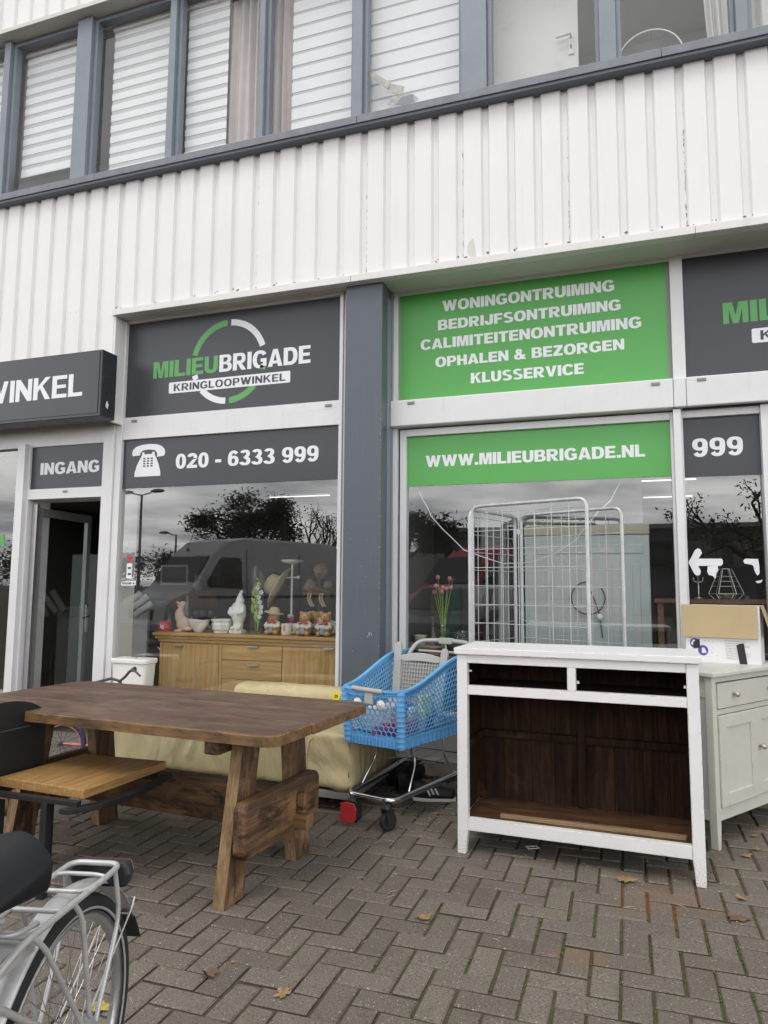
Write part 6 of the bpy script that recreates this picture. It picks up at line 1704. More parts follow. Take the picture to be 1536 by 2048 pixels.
# front fittings
mb = MB(); mb.tube([(-.125, YB0 - .03, .806), (-.06, YB0 - .034, .803), (.02, YB0 - .034, .800), (.10, YB0 - .030, .797)], .015, 8, flat=1.1); mb.box(-.035, .028, YB0 - .034, YB0 - .012, .715, .79); mb.build('card_clip', M['cart_grey'], t, bevel=.006)
for x in (-.10, .075):
    mb = MB(); Tk = Matrix.Translation((x, YB0 - .004, .715)) @ Matrix.Rotation(R(96), 4, 'X'); mb.lathe([(0, 0), (.030, 0), (.031, .006), (.027, .011), (0, .011)], n=24, T=Tk); mb.lathe([(.008, .011), (.007, .016), (0, .016)], n=10, T=Tk)
    mb.build('bumper_disc', M['ceramic'], t)
# child seat flap
mb = MB(); Tf = Matrix.Translation((0, .60, .70)) @ Matrix.Rotation(R(-9), 4, 'X')
mb.prism([(-.20, -.10), (-.135, -.10), (-.155, .27), (-.16, .33), (-.175, .352), (-.20, .352), (-.215, .33)], -.012, .012, 'xz', 0, Tf)
mb.prism([(.215, .30), (.20, .322), (.175, .322), (.16, .30), (.155, .22), (.135, -.10), (.20, -.10)], -.012, .012, 'xz', 0, Tf)
mb.prism([(-.155, .225)] + [(-.155 + .31 * k / 10, .262 + .022 * math.sin(PI * k / 10)) for k in range(11)] + [(.155, .225)] + [(.155 - .31 * k / 10, .218 + .008 * math.sin(PI * k / 10)) for k in range(1, 10)], -.009, .009, 'xz', 0, Tf)
fl_ = mb.build('child_seat', M['cart_grey'], t, bevel=.005, fixn=True)
mb = MB()
for k in range(14): mb.box(-.145 + k * .0221 - .0025, -.145 + k * .0221 + .0025, -.004, .004, -.10, .222, 0, Tf)
for k in range(12): mb.box(-.15, .15, -.003, .0035, -.085 + k * .0265 - .0025, -.085 + k * .0265 + .0025, 0, Tf)
mb.build('child_seat_grid', M['cart_grey'], fl_)
mb = MB(); mb.prism([(-.15, -.1), (.15, -.1), (.15, .215), (-.15, .215)], .0062, .0085, 'xz', 0, Tf); mb.build('child_seat_back', M['cart_grey'], fl_)
# handle
mb = MB(); mb.tube(fillet([(-.235, .86, .94), (-.225, .98, 1.035), (0, 1.01, 1.045), (.225, .98, 1.035), (.235, .86, .94)], .08, 6), .016, 10); mb.build('handle', M['cart_grey'], t)
mb = MB(); mb.box(-.055, .055, .985, 1.03, 1.018, 1.062); mb.build('coin_lock', M['cart_grey'], t, bevel=.006)
mb = MB(); mb.tube([(.0, 1.0, 1.02), (.01, .985, .99), (.0, .98, .965), (.008, .98, .95)], .004, 6); mb.build('lock_chain', M['chrome'], t)
mb = MB(); mb.tube([(-.2, .95, .965), (.2, .95, .965)], .009, 8); mb.build('cross_bar', M['cart_grey'], t)
# chassis
mb = MB(); mb.tube(fillet([(-.25, .95, .20), (-.165, .03, .158), (.165, .03, .158), (.25, .95, .20)], .075, 7), .0155, 10, flat=1.35); mb.build('base_frame', M['bright_chrome'], t)
for s in (-1, 1):
    mb = MB(); mb.tube(fillet([(s * .13, .30, .455), (s * .15, .33, .34), (s * .178, .20, .17)], .05), .007, 8); mb.build('strut', M['bright_chrome'], t)
    mb = MB(); mb.tube(fillet([(s * .19, .62, .455), (s * .20, .60, .33), (s * .225, .72, .19)], .05), .007, 8); mb.build('strut', M['bright_chrome'], t)
    mb = MB(); mb.tube(fillet([(s * .24, .93, .94), (s * .24, .95, .55), (s * .245, .93, .2)], .05), .013, 8); mb.build('rear_post', M['bright_chrome'], t)
mb = MB()
for x in (-.12, 0, .12): mb.tube(fillet([(x, .42, .30), (x, .62, .27), (x * 1.2, .92, .28)], .03), .004, 6)
mb.tube([(-.19, .62, .272), (.19, .62, .272)], .005, 6); mb.tube([(-.2, .90, .282), (.2, .90, .282)], .005, 6)
mb.build('lower_wire_shelf', M['bright_chrome'], t)
def castor(x, y, cover=False):
    mb = MB(); mb.lathe([(0, .158), (.020, .150), (.030, .14), (.034, .125), (.02, .118), (0, .118)], (x, y, 0), n=16)
    mb.prism([(-.03, .125), (.03, .125), (.022, .05), (.008, .035), (-.008, .035), (-.02, .05)], -.028, -.022, 'xz', 0, Matrix.Translation((x, y + .01, 0)) @ Matrix.Rotation(R(70), 4, 'Z'))
    mb.prism([(-.03, .125), (.03, .125), (.022, .05), (.008, .035), (-.008, .035), (-.02, .05)], .022, .028, 'xz', 0, Matrix.Translation((x, y + .01, 0)) @ Matrix.Rotation(R(70), 4, 'Z'))
    c_ = mb.build('castor', M['black_plastic'], t)
    mb = MB(); Tw = Matrix.Translation((x, y + .012, .056)) @ Matrix.Rotation(R(70), 4, 'Z') @ Matrix.Rotation(R(90), 4, 'X')
    mb.lathe([(.012, -.018), (.036, -.016), (.040, -.019), (.053, -.016), (.056, 0), (.053, .016), (.040, .019), (.036, .016), (.012, .018)], n=28, T=Tw); mb.build('wheel', M['black_rubber'], c_)
    if cover:
        mb = MB(); mb.prism([(-.052, .035), (-.045, .022), (.035, .018), (.052, .045), (.055, .10), (.04, .135), (-.02, .14), (-.05, .128)], -.072, -.062, 'xz', 0, Matrix.Translation((x, y, 0)) @ Matrix.Rotation(R(12), 4, 'Z'))
        mb.build('castor_cover', M['cart_red'], t, bevel=.006, seg=3, fixn=True)
castor(.15, .0); castor(-.105, .005, True); castor(.24, .90); castor(-.24, .90)

# loose packages lying in the basket
pk = [((.70, .70, .72), 'white'), ((.60, .03, .05), 'red'), ((.75, .66, .05), 'yellow'), ((.06, .09, .32), 'dark blue'), ((.70, .70, .72), 'white'), ((.50, .50, .48), 'grey'), ((.22, .05, .18), 'purple')]
rng = random.Random(21)
TC = Matrix.Translation(CO) @ Matrix.Rotation(CAng, 4, 'Z')
for q_ in range(12):
    pk.append(rng.choice(pk[:7])) if q_ == 0 else pk.append(pk[[0, 5, 0, 1, 2, 5, 0, 3, 0, 5, 4, 6][q_]])
spots = [(-.05, .20, .515, .13, .10, .16), (.12, .30, .515, .05, .13, .08), (.14, .46, .60, .04, .10, .13), (.12, .58, .515, .06, .14, .12), (.10, .44, .515, .10, .12, .085), (-.11, .42, .515, .13, .2, .14), (.05, .13, .515, .16, .06, .05)] + [(random.Random(50 + k).uniform(-.12, .14), .16 + .065 * k + random.Random(k).uniform(-.03, .03), .515 + .06 * (k % 3), random.Random(70 + k).uniform(.05, .13), random.Random(90 + k).uniform(.04, .11), random.Random(30 + k).uniform(.03, .10)) for k in range(12)]
for (c_, nm), q in zip(pk, spots):
    m = M.setdefault('pk_' + nm, plain(nm.replace(' ', '_') + '_wrapping', c_, .3, var=.08))
    mb = MB(); Tp = TC @ Matrix.Translation((q[0], q[1], q[2])) @ Matrix.Rotation(rng.uniform(-.4, .4), 4, 'Z')
    mb.box(-q[3] / 2, q[3] / 2, -q[4] / 2, q[4] / 2, 0, q[5], 0, Tp)
    o = mb.build('package', m, bevel=.008)
    lab = {'white': 'white package seen through the honeycomb of the blue cart', 'red': 'small red package in the blue cart', 'yellow': 'yellow package standing high in the blue cart', 'dark blue': 'dark blue package near the rear of the blue cart', 'grey': 'grey bundle at the left side of the blue cart', 'purple': 'flat purple package at the front of the blue cart'}[nm]
    tag(o, lab, 'package', 'packages lying in the blue cart')

# black shoes under the cart
def shoe(px, py, ang, label, stripes):
    p = atZ(px, py, 0.0)
    t = thing('sneaker', label, 'shoe', p, ang, group='sneakers under the cart')
    mb = MB()
    def f(u, v):
        x = -.14 + .28 * u; a = v * PI
        w = .046 * (math.sin(min(1, u * 1.6 + .25) * PI / 2)) * (1 if u < .9 else math.sqrt(max(0, 1 - ((u - .9) / .1) ** 2)) * .9 + .1)
        h_ = (.105 - .055 * max(0, (u - .25) / .75) ** .7 if u > .25 else .105)
        if u > .97: h_ *= .8
        return (x, w * math.cos(a), .022 + h_ * math.sin(a) ** .8)
    mb.grid(f, 22, 12); mb.build('upper', M['black_plastic'], t, solid=.004)
    mb = MB(); mb.prism([(-.145 + .29 * k / 14, -.048 * math.sin(min(1, k / 14 * 1.6 + .3) * PI / 2) * (1 if k < 13 else .7)) for k in range(15)] + [(-.145 + .29 * k / 14, .048 * math.sin(min(1, k / 14 * 1.6 + .3) * PI / 2) * (1 if k < 13 else .7)) for k in range(14, -1, -1)], 0, .024, 'xy'); mb.build('sole', M['cloth_white' if stripes else 'black_rubber'], t, bevel=.004, fixn=True)
    if stripes:
        mb = MB()
        for k in range(3):
            x = -.03 + k * .028
            mb.prism([(x, .03), (x + .013, .03), (x - .015, .088), (x - .028, .088)], -.0465, -.0445, 'xz')
        mb.build('side_stripe', M['vinyl_white'], t)
shoe(868, 1600, R(18), 'black sneaker with three white side stripes on the ground under the cart', True)
shoe(815, 1578, R(75), 'plain black sneaker in the shade behind the striped one', False)
M['black_bag'] = plain('black_fabric', (.012, .012, .013), .9, var=.3, scale=20)
mb = MB(); p = atZ(805, 1575, 0)
for k in range(9): mb.ball((p.x + random.uniform(-.10, .10), p.y + .12 + random.uniform(-.10, .10), .06 + random.uniform(0, .07)), random.uniform(.06, .09), 10, 8)
tag(mb.build('bag', M['black_bag'], remesh=.012), 'slumped black cloth bag on the ground beneath the cart', 'bag')

# ================================================================== bicycle at the lower left
M['bike_silver'] = plain('silver_bike_paint', (0.50, 0.50, 0.50), .36, metal=.35, var=.10, scale=18, dirt=.55, dirt_c=(.20, .17, .13))
M['tyre'] = plain('bicycle_tyre', (0.016, 0.016, 0.016), .8, var=.2, scale=30)
M['reflex_stripe'] = plain('grey_reflective_stripe', (0.33, 0.34, 0.35), .4, var=.05)
M['vinyl_seat'] = plain('black_saddle_vinyl', (0.007, 0.008, 0.010), .5, var=.1, scale=8, spec=.3)
M['lamp_red'] = plain('red_reflector', (0.28, 0.02, 0.025), .15, var=.05, **{'Coat Weight': .6})
BA = R(13)                                       # rear points along +Y turned a little to the left
t = thing('bicycle', 'silver city bicycle with rear carrier and black saddle at the lower left', 'bicycle', (-1.322, 1.49, 0), BA)
# local frame: +y to the rear, hub at the origin
def wheel(y, nm='wheel'):
    Rw = .328; zc = Rw
    C_ = Vector((0, y, zc))
    ring = lambda r, x, n=64: [C_ + Vector((x, r * math.cos(2 * PI * k / n), r * math.sin(2 * PI * k / n))) for k in range(n)]
    mb = MB(); mb.tube(ring(Rw - .021, 0), .0215, 12, True); w = mb.build(nm, M['tyre'], t)
    for s in (-1, 1):
        mb = MB(); mb.tube(ring(Rw - .032, s * .0170), .0052, 6, True, flat=.5); mb.build('reflective_band', M['reflex_stripe'], w)
    mb = MB()
    prof = [(Rw - .046, -.012), (Rw - .040, -.014), (Rw - .058, -.011), (Rw - .066, 0), (Rw - .058, .011), (Rw - .040, .014), (Rw - .046, .012)]
    n = 64; vs = []; fs = []
    for (r, x) in prof: vs += ring(r, x)
    for i in range(len(prof) - 1):
        for k in range(n): fs.append((i * n + k, i * n + (k + 1) % n, (i + 1) * n + (k + 1) % n, (i + 1) * n + k))
    mb.add(vs, fs, 0, True); mb.build('rim', M['chrome'], w)
    mb = MB()
    for k in range(36):
        a = 2 * PI * k / 36; s = 1 if k % 2 else -1; b_ = a + (R(62) if (k // 2) % 2 else -R(62))
        mb.tube([C_ + Vector((s * .028, .022 * math.cos(b_), .022 * math.sin(b_))), C_ + Vector((0, (Rw - .062) * math.cos(a), (Rw - .062) * math.sin(a)))], .0011, 4)
    mb.build('spokes', M['bright_chrome'], w)
    mb = MB(); mb.tube([C_ - Vector((.055, 0, 0)), C_ - Vector((.03, 0, 0)), C_ + Vector((.03, 0, 0)), C_ + Vector((.055, 0, 0))], [.014, .022, .022, .014], 14); mb.build('hub', M['chrome'], w)
wheel(0); wheel(-1.08)
# mudguards
def guard(y, a0, a1):
    mb = MB(); r = .350
    def f(u, v):
        a = R(a0 + (a1 - a0) * u); q = (v * 2 - 1)
        rr = r + .012 * (1 - q * q)
        return (q * .029, y + rr * math.cos(a), .328 + rr * math.sin(a))
    mb.grid(f, 40, 8); return mb.build('mudguard', M['bike_silver'], t, solid=.0015)
guard(0, 28, 165); guard(-1.08, 10, 150)
mb = MB(); mb.grid(lambda u, v: (-.03 + .06 * v, .354 * math.cos(R(28 - 12 * u)) + .02 * u, .328 + .354 * math.sin(R(28 - 12 * u)) - .012 * u), 6, 4); mb.build('mud_flap', M['black_rubber'], t, solid=.002)
mb = MB(); mb.tube([(.035, 0, .328), (.034, .29, .53), (.03, .31, .545)], .003, 5); mb.tube([(-.035, 0, .328), (-.034, .29, .53), (-.03, .31, .545)], .003, 5); mb.build('mudguard_stay', M['bike_silver'], t)
# carrier
ZC = .700
mb = MB(); mb.tube(fillet([(.062, -.42, ZC - .035), (.062, -.30, ZC), (.068, .07, ZC), (.066, .135, ZC + .002), (-.066, .135, ZC + .002), (-.068, .07, ZC), (-.062, -.30, ZC), (-.062, -.42, ZC - .035)], .055, 7), .0075, 10); car = mb.build('carrier', M['bike_silver'], t)
mb = MB(); mb.tube(fillet([(.068, .055, ZC), (.04, .055, ZC + .005), (-.04, .055, ZC + .005), (-.068, .055, ZC)], .02), .0055, 8); mb.build('carrier_cross_bar', M['bike_silver'], car)
mb = MB(); mb.tube(fillet([(.066, .045, ZC), (.062, -.045, ZC + .004), (-.02, -.05, ZC + .006), (-.062, -.045, ZC + .004), (-.066, .045, ZC)], .03), .0055, 8)
mb.build('carrier_cross_bar', M['bike_silver'], car)
for yy in (-.14, -.26):
    mb = MB(); mb.tube([(.066, yy, ZC), (-.066, yy, ZC)], .0065, 8); mb.build('carrier_cross_bar', M['bike_silver'], car)
for s in (-1, 1):
    mb = MB(); mb.tube(fillet([(s * .068, .10, ZC), (s * .074, .125, .58), (s * .070, .02, .36)], .05), .0062, 8); mb.tube(fillet([(s * .068, -.10, ZC), (s * .074, -.07, .66), (s * .070, .005, .36)], .04), .0062, 8)
    mb.tube(fillet([(s * .066, -.26, ZC), (s * .073, -.22, .66), (s * .070, -.01, .36)], .04), .0062, 8); mb.build('carrier_leg', M['bike_silver'], car)
mb = MB(); mb.box(-.045, .045, -.33, -.21, ZC - .05, ZC - .012); mb.tube(fillet([(-.04, -.20, ZC + .0), (-.045, -.30, ZC + .02), (.045, -.30, ZC + .02), (.04, -.20, ZC)], .03), .006, 8); mb.build('spring_clip', M['bike_silver'], car, bevel=.006)
# rear lamp
t_l = MB(); t_l.prism([(-.075, ZC - .065), (.075, ZC - .065), (.085, ZC - .03), (.075, ZC + .0), (-.075, ZC + .0), (-.085, ZC - .03)], .145, .185, 'xz'); lamp = t_l.build('rear_light', M['black_plastic'], t, bevel=.01, fixn=True)
mb = MB(); mb.prism([(-.07, ZC - .058), (.07, ZC - .058), (.079, ZC - .03), (.07, ZC - .005), (-.07, ZC - .005), (-.079, ZC - .03)], .186, .193, 'xz'); mb.build('red_lens', M['lamp_red'], lamp, bevel=.005, fixn=True)
# saddle
SY, SZ = -.355, .868
mb = MB()
def sad(u, v):
    # u along from rear (0) to nose (1); v across
    q = v * 2 - 1
    w = .112 * (1 - u) ** .55 * (1 if u > .08 else (u / .08) ** .5 * .35 + .65) + .022 * u
    y = SY + .115 - .27 * u
    return (q * w, y - .03 * (1 - abs(q)) * (1 - u) * -1, SZ + .012 * math.cos(u * PI * 1.2) + .022 * (1 - u) ** 2 - .045 * abs(q) ** 2.6)
mb.grid(sad, 24, 18)
def sad_under(u, v):
    p = sad(u, v); q = v * 2 - 1
    return (p[0] * .93, p[1], SZ - .055 - .02 * (1 - u))
mb.grid(sad_under, 24, 18)
N_ = len(mb.v) // 2
def idx(i, j): return j * 25 + i
edge = [idx(i, 0) for i in range(25)] + [idx(24, j) for j in range(1, 19)] + [idx(i, 18) for i in range(23, -1, -1)] + [idx(0, j) for j in range(17, 0, -1)]
for a, b_ in zip(edge, edge[1:] + edge[:1]): mb.f.append([a, b_, b_ + N_, a + N_]); mb.m.append(0); mb.s.append(True)
sadd = mb.build('saddle', M['vinyl_seat'], t, fixn=True, subd=1)
mb = MB()
for s in (-1, 1): mb.tube(fillet([(s * .045, SY + .08, SZ - .08), (s * .035, SY - .02, SZ - .09), (s * .015, SY - .13, SZ - .06)], .03), .005, 6)
mb.box(-.07, .07, SY + .07, SY + .085, SZ - .085, SZ - .06); mb.build('saddle_rail', M['reflex_stripe'], sadd)
# frame and front end
mb = MB()
ST = Vector((0, SY + .02, SZ - .09)); BB = Vector((0, -.47, .29)); HD = Vector((0, -.90, .78)); HB = Vector((0, -.94, .60))
mb.tube([ST, BB], .016, 10); mb.tube([BB, HB], .019, 10); mb.tube([BB.lerp(ST, .45), HD + Vector((0, .01, -.05))], .014, 10); mb.tube([HD, HB], .019, 10)
for s in (-1, 1): mb.tube([Vector((s * .02, 0, 0)) + BB, (s * .058, 0, .328)], .010, 8); mb.tube([BB.lerp(ST, .72) + Vector((s * .015, 0, 0)), (s * .058, 0, .328)], .008, 8)
mb.build('frame', M['bike_silver'], t)
mb = MB()
for s in (-1, 1): mb.tube([HB + Vector((s * .03, 0, -.01)), (s * .055, -1.03, .42), (s * .055, -1.08, .328)], .010, 8)
mb.tube([HD, HD + Vector((0, .03, .20))], .012, 8); mb.build('fork', M['bike_silver'], t)
mb = MB(); h0 = HD + Vector((0, .03, .20)); mb.tube(fillet([(-.31, -.84, h0.z + .03), (-.15, -.88, h0.z + .04), (0, h0.y, h0.z), (.15, -.88, h0.z + .04), (.31, -.84, h0.z + .03)], .1), .011, 8); hb_ = mb.build('handlebar', M['bike_silver'], t)
for s in (-1, 1):
    mb = MB(); mb.tube([(s * .20, -.867, h0.z + .037), (s * .26, -.852, h0.z + .033), (s * .315, -.839, h0.z + .03)], .016, 10); mb.build('grip', M['black_rubber'], hb_)
mb = MB(); Tc = Matrix.Translation((.06, -.47, .29)) @ Matrix.Rotation(R(90), 4, 'Y'); mb.lathe([(.085, -.003), (.09, 0), (.085, .003), (.03, .003), (.03, -.003)], n=28, T=Tc); mb.beam((.075, -.47, .29), (.085, -.42, .13), .02, .012); mb.beam((-.075, -.47, .29), (-.085, -.52, .45), .02, .012); mb.box(.08, .17, -.46, -.38, .115, .14); mb.box(-.17, -.08, -.56, -.48, .44, .465); mb.build('crank', M['dark_steel'], t)
mb = MB(); mb.tube([(-.05, -.03, .33), (-.10, .02, .16), (-.155, .06, .012)], [.014, .012, .011], 8); mb.box(-.20, -.145, .03, .10, .002, .018); mb.build('kickstand', M['black_metal'], t)
mb = MB(); mb.tube([(.062, -.02, .328), (.078, -.025, .36), (.085, -.03, .40)], .018, 10); mb.tube([(.07, 0, .328), (.095, 0, .328)], .012, 8); mb.build('dynamo', M['chrome'], t)

# ================================================================== toilet and child's bicycle behind the table
t = thing('toilet', 'white ceramic toilet with cistern standing outside the left window', 'toilet', (-4.03, 5.16, 0))
mb = MB()
def cist(u, v):
    a = u * 2 * PI; c_, s_ = math.cos(a), math.sin(a); e_ = .35
    k = (.84 + .16 * v)
    return (.180 * k * abs(c_) ** e_ * (1 if c_ >= 0 else -1), .085 * abs(s_) ** e_ * (1 if s_ >= 0 else -1) + .02, .42 + .345 * v)
mb.grid(cist, 48, 8); mb.build('cistern', M['ceramic'], t)
def rr_xy(hx, hy, r, n=6): return rrect(-hx, hx, -hy, hy, r, n)
mb = MB(); mb.prism([(x, y + .02) for x, y in rr_xy(.193, .098, .05)], .766, .806, 'xy'); lid = mb.build('cistern_lid', M['ceramic'], t, bevel=.010, seg=3, fixn=True)
mb = MB(); mb.lathe([(.030, .8062), (.028, .813), (.012, .815), (0, .813)], (0, .02, 0), n=24); mb.build('flush_button', M['chrome'], lid)
mb = MB(); mb.lathe([(.11, 0), (.115, .05), (.10, .15), (.14, .30), (.185, .39), (.175, .40), (.13, .36), (.05, .25), (0, .24)], (0, -.22, 0), n=30, sy=1.25); mb.box(-.12, .12, -.12, .10, 0, .41); mb.build('bowl', M['ceramic'], t, bevel=.01)
mb = MB(); mb.lathe([(.12, .405), (.185, .405), (.19, .415), (.185, .425), (.12, .425), (.115, .415), (.12, .405)], (0, -.22, 0), n=30, sy=1.25); mb.build('seat', M['white_plastic'], t)

M['purple_tyre'] = plain('violet_tyre', (0.055, 0.05, 0.12), .7, var=.1)
M['pink_guard'] = plain('pink_white_guard', (0.60, 0.20, 0.19), .4, var=.3, scale=30)
M['dark_bar'] = plain('dull_grey_bar', (0.09, 0.09, 0.10), .4, metal=.5, var=.1)
KO = Vector((-4.17, 4.62, 0)); 
t = thing('child_bicycle', 'small child bicycle with violet tyre and pink mudguard behind the table', 'bicycle', KO, R(25))
def kwheel(x):
    r = .19; C_ = Vector((x, 0, r)); n = 40
    ring = lambda q: [C_ + Vector((q * math.cos(2 * PI * k / n), 0, q * math.sin(2 * PI * k / n))) for k in range(n)]
    mb = MB(); mb.tube(ring(r - .02), .021, 10, True); w = mb.build('wheel', M['purple_tyre'], t)
    mb = MB(); mb.tube(ring(r - .045), .008, 8, True); mb.build('rim', M['pink_guard'], w)
    mb = MB()
    for k in range(16):
        a = 2 * PI * k / 16; mb.tube([C_ + Vector((0, .02 if k % 2 else -.02, 0)), C_ + Vector(((r - .05) * math.cos(a), 0, (r - .05) * math.sin(a)))], .0018, 4)
    mb.tube([C_ - Vector((0, .04, 0)), C_ + Vector((0, .04, 0))], .015, 8); mb.build('spokes', M['dark_bar'], w)
    mb = MB(); mb.grid(lambda u, v: (x + .212 * math.cos(R(70 + 100 * u)), (v - .5) * .06, r + .212 * math.sin(R(70 + 100 * u))), 16, 4); mb.build('mudguard', M['pink_guard'], t, solid=.003)
kwheel(-.06); kwheel(.55)
mb = MB(); mb.tube([(-.06, 0, .19), (.22, 0, .17), (.52, 0, .48)], .013, 8); mb.tube([(.22, 0, .17), (.12, 0, .50)], .013, 8); mb.tube([(.13, 0, .42), (.53, 0, .46)], .012, 8); mb.tube([(.46, 0, .62), (.50, 0, .40), (.55, 0, .19)], .014, 8); mb.build('frame', M['pink_guard'], t)
mb = MB(); mb.ball((.10, 0, .52), (.11, .07, .03), 16, 10); mb.build('saddle', M['purple_tyre'], t)
kb = MB()
pa = [atY(*q, 4.62) for q in ((188, 1366), (206, 1361), (222, 1357), (240, 1362), (250, 1354), (260, 1342), (268, 1339))]
kb.tube(pa, .011, 10); hb_ = kb.build('handlebar', M['dark_bar'], t, local=False)
kb = MB(); kb.tube([atY(266, 1340, 4.60), atY(272, 1344, 4.57), atY(280, 1352, 4.55)], .008, 8); kb.tube([pa[-1] - Vector((.012, 0, .004)), pa[-1] + Vector((.012, 0, .006))], .018, 12); kb.build('brake_lever', M['dark_bar'], hb_) if False else kb.build('brake_lever', M['dark_bar'], t, local=False)
kb = MB(); kb.tube([pa[3] + Vector((0, 0, .006)), pa[3] - Vector((0, 0, .10))], .014, 10); kb.build('stem', M['dark_bar'], t, local=False)

# ================================================================== leaves and litter
M['leaf_tan'] = plain('dry_tan_leaf', (0.30, 0.19, 0.09), .8, var=.25, scale=30)
M['leaf_brown'] = plain('dry_brown_leaf', (0.155, 0.085, 0.055), .8, var=.25, scale=30)
M['leaf_yellow'] = plain('yellowed_leaf', (0.42, 0.33, 0.06), .7, var=.2, scale=30)
rng = random.Random(17)
def leaf(px, py, size, mat, label, ang=None, lobes=5, curl=.25):
    p = atZ(px, py, 0.004)
    pts = []
    n = lobes * 4
    for k in range(n):
        a = 2 * PI * k / n
        r_ = size * (.55 + .45 * abs(math.cos(a * lobes / 2)) ** .8) * rng.uniform(.85, 1.1)
        pts.append((r_ * math.cos(a) * 1.0, r_ * math.sin(a) * .72))
    c_, s_ = math.cos(ang or rng.uniform(0, 6)), math.sin(ang or rng.uniform(0, 6))
    fx, fy = rng.uniform(-1, 1), rng.uniform(-1, 1)
    mb = MB(); vs = [Vector((0, 0, size * .10))]; fs = []
    for ring_, sc_ in ((0, .5), (1, 1.0)):
        for (x, y) in pts:
            x, y = x * sc_, y * sc_
            z = .002 + curl * ((x * fx + y * fy) ** 2 / size * 1.4 + abs(rng.gauss(0, .10)) * size * sc_) + size * .10 * (1 - sc_)
            vs.append(Vector((x, y, z)))
    for k in range(n):
        k2 = (k + 1) % n
        fs += [(0, 1 + k, 1 + k2), (1 + k, 1 + n + k, 1 + n + k2, 1 + k2)]
    mb.add(vs, fs, 0, False)
    mb.tube([(size * .5, 0, .006), (size * .95, size * .1, .004), (size * 1.35, size * .12, .003)], .0012, 5)
    o = mb.build('fallen_leaf', M[mat], loc=p, solid=.0006); o.rotation_euler = (0, 0, ang if ang is not None else rng.uniform(0, 6.28))
    tag(o, label, 'leaf', 'fallen leaves on the paving')
leaf(1253, 1760, .055, 'leaf_tan', 'largest tan lobed leaf in front of the dresser', .3, 7, .3)
leaf(1478, 1837, .052, 'leaf_brown', 'flat reddish brown leaf right of the rust stain', .1, 5, .1)
leaf(1492, 1712, .034, 'leaf_tan', 'pale curled leaf beside the foot of the cream cupboard', .5)
leaf(1512, 1698, .030, 'leaf_tan', 'pale leaf at the right photo edge by the cupboard', 1.2)
leaf(1481, 1798, .030, 'leaf_tan', 'narrow folded leaf between the dresser leg and the reddish leaf', 2.2, 3, .6)
leaf(1508, 1672, .026, 'leaf_tan', 'small pale leaf under the cream cupboard doors', .9)
leaf(848, 1837, .042, 'leaf_tan', 'curled tan leaf in the middle of the paving', 3.3, 5, .5)
leaf(566, 1987, .040, 'leaf_tan', 'pointed tan leaf at the bottom of the photo', 1.5, 5, .25)
leaf(418, 1953, .034, 'leaf_brown', 'crumpled olive brown leaf near the bicycle wheel', .8, 5, .7)
leaf(198, 2015, .050, 'leaf_yellow', 'yellow leaf seen through the spokes of the bicycle wheel', .2, 3, .2)
leaf(466, 1925, .014, 'leaf_tan', 'tiny tan leaf scrap right of the table leg', .2, 3)
leaf(880, 1548, .040, 'leaf_yellow', 'bright yellow leaf on the plinth behind the cart', .4, 3, .3)
leaf(108, 1645, .030, 'leaf_tan', 'tan leaf on the paving under the table', .4)
leaf(785, 1612, .036, 'leaf_brown', 'reddish dry leaf behind the front castor of the cart', 2.4, 5, .6)
leaf(1402, 1677, .030, 'leaf_tan', 'pale leaf just behind the right dresser leg', .4)
# white plastic frame scrap under the dresser
p = atZ(1065, 1695, .003)
mb = MB()
for q in ((-.035, .035, -.022, -.013), (-.035, .035, .013, .022), (-.035, -.025, -.013, .013), (.025, .035, -.013, .013)): mb.box(q[0], q[1], q[2], q[3], 0, .003)
o = mb.build('plastic_frame', M['white_plastic'], loc=p); o.rotation_euler = (0, 0, .5); tag(o, 'small white plastic frame lying under the dresser', 'scrap')
# straw, grit and crumbs
M['straw_bits'] = plain('pale_straw_bits', (0.40, 0.33, 0.20), .9, var=.3, scale=50)
mb = MB(); rng = random.Random(31)
for k in range(150):
    if k < 70: c_ = atZ(rng.gauss(850, 45), rng.gauss(1625, 22), .003)
    else: c_ = Vector((rng.uniform(-2.6, 1.1), rng.uniform(1.8, 4.6), .003))
    a = rng.uniform(0, PI); l = rng.uniform(.012, .05); d = Vector((math.cos(a) * l / 2, math.sin(a) * l / 2, rng.uniform(0, .004)))
    mb.tube([c_ - d, c_ + Vector((0, 0, .003)), c_ + d], rng.uniform(.0006, .0014), 4)
for k in range(120):
    c_ = Vector((rng.uniform(-2.8, 1.2), rng.uniform(1.6, 4.8), .003)); r_ = rng.uniform(.0015, .0055)
    mb.ball(c_, (r_, r_ * rng.uniform(.6, 1.2), r_ * .6), 6, 4)
o = mb.build('straw_litter', M['straw_bits']); o['kind'] = 'stuff'; o['label'] = 'bits of straw and grit strewn over the paving'; 
# moss cushions growing in the joints towards the right of the yard
M['moss'] = plain('joint_moss', (0.085, 0.095, 0.020), .95, var=.5, scale=60, bmp=.6, bscale=300)
mb = MB(); rng = random.Random(77)
for k in range(1500):
    i = rng.randint(-14, 9); x = .055 + i * U + rng.gauss(0, .0022); y = rng.uniform(1.7, 4.4)
    if rng.random() > math.exp(-((x - .25) / .75) ** 2) * (.35 + .65 * (mnoise.noise(Vector((x * 3, y * 3, 2))) > -.05)): continue
    r_ = rng.uniform(.003, .0062); mb.ball((x, y, -.0050), (r_ * .9, r_ * rng.uniform(1.0, 2.6), r_ * .75), 7, 5)
o = mb.build('joint_moss', M['moss']); o['kind'] = 'stuff'; o['label'] = 'green moss growing in the joints of the paving'
M['dirt'] = plain('dark_leaf_litter', (0.03, 0.022, 0.014), .95, var=.5, scale=40)
mb = MB()
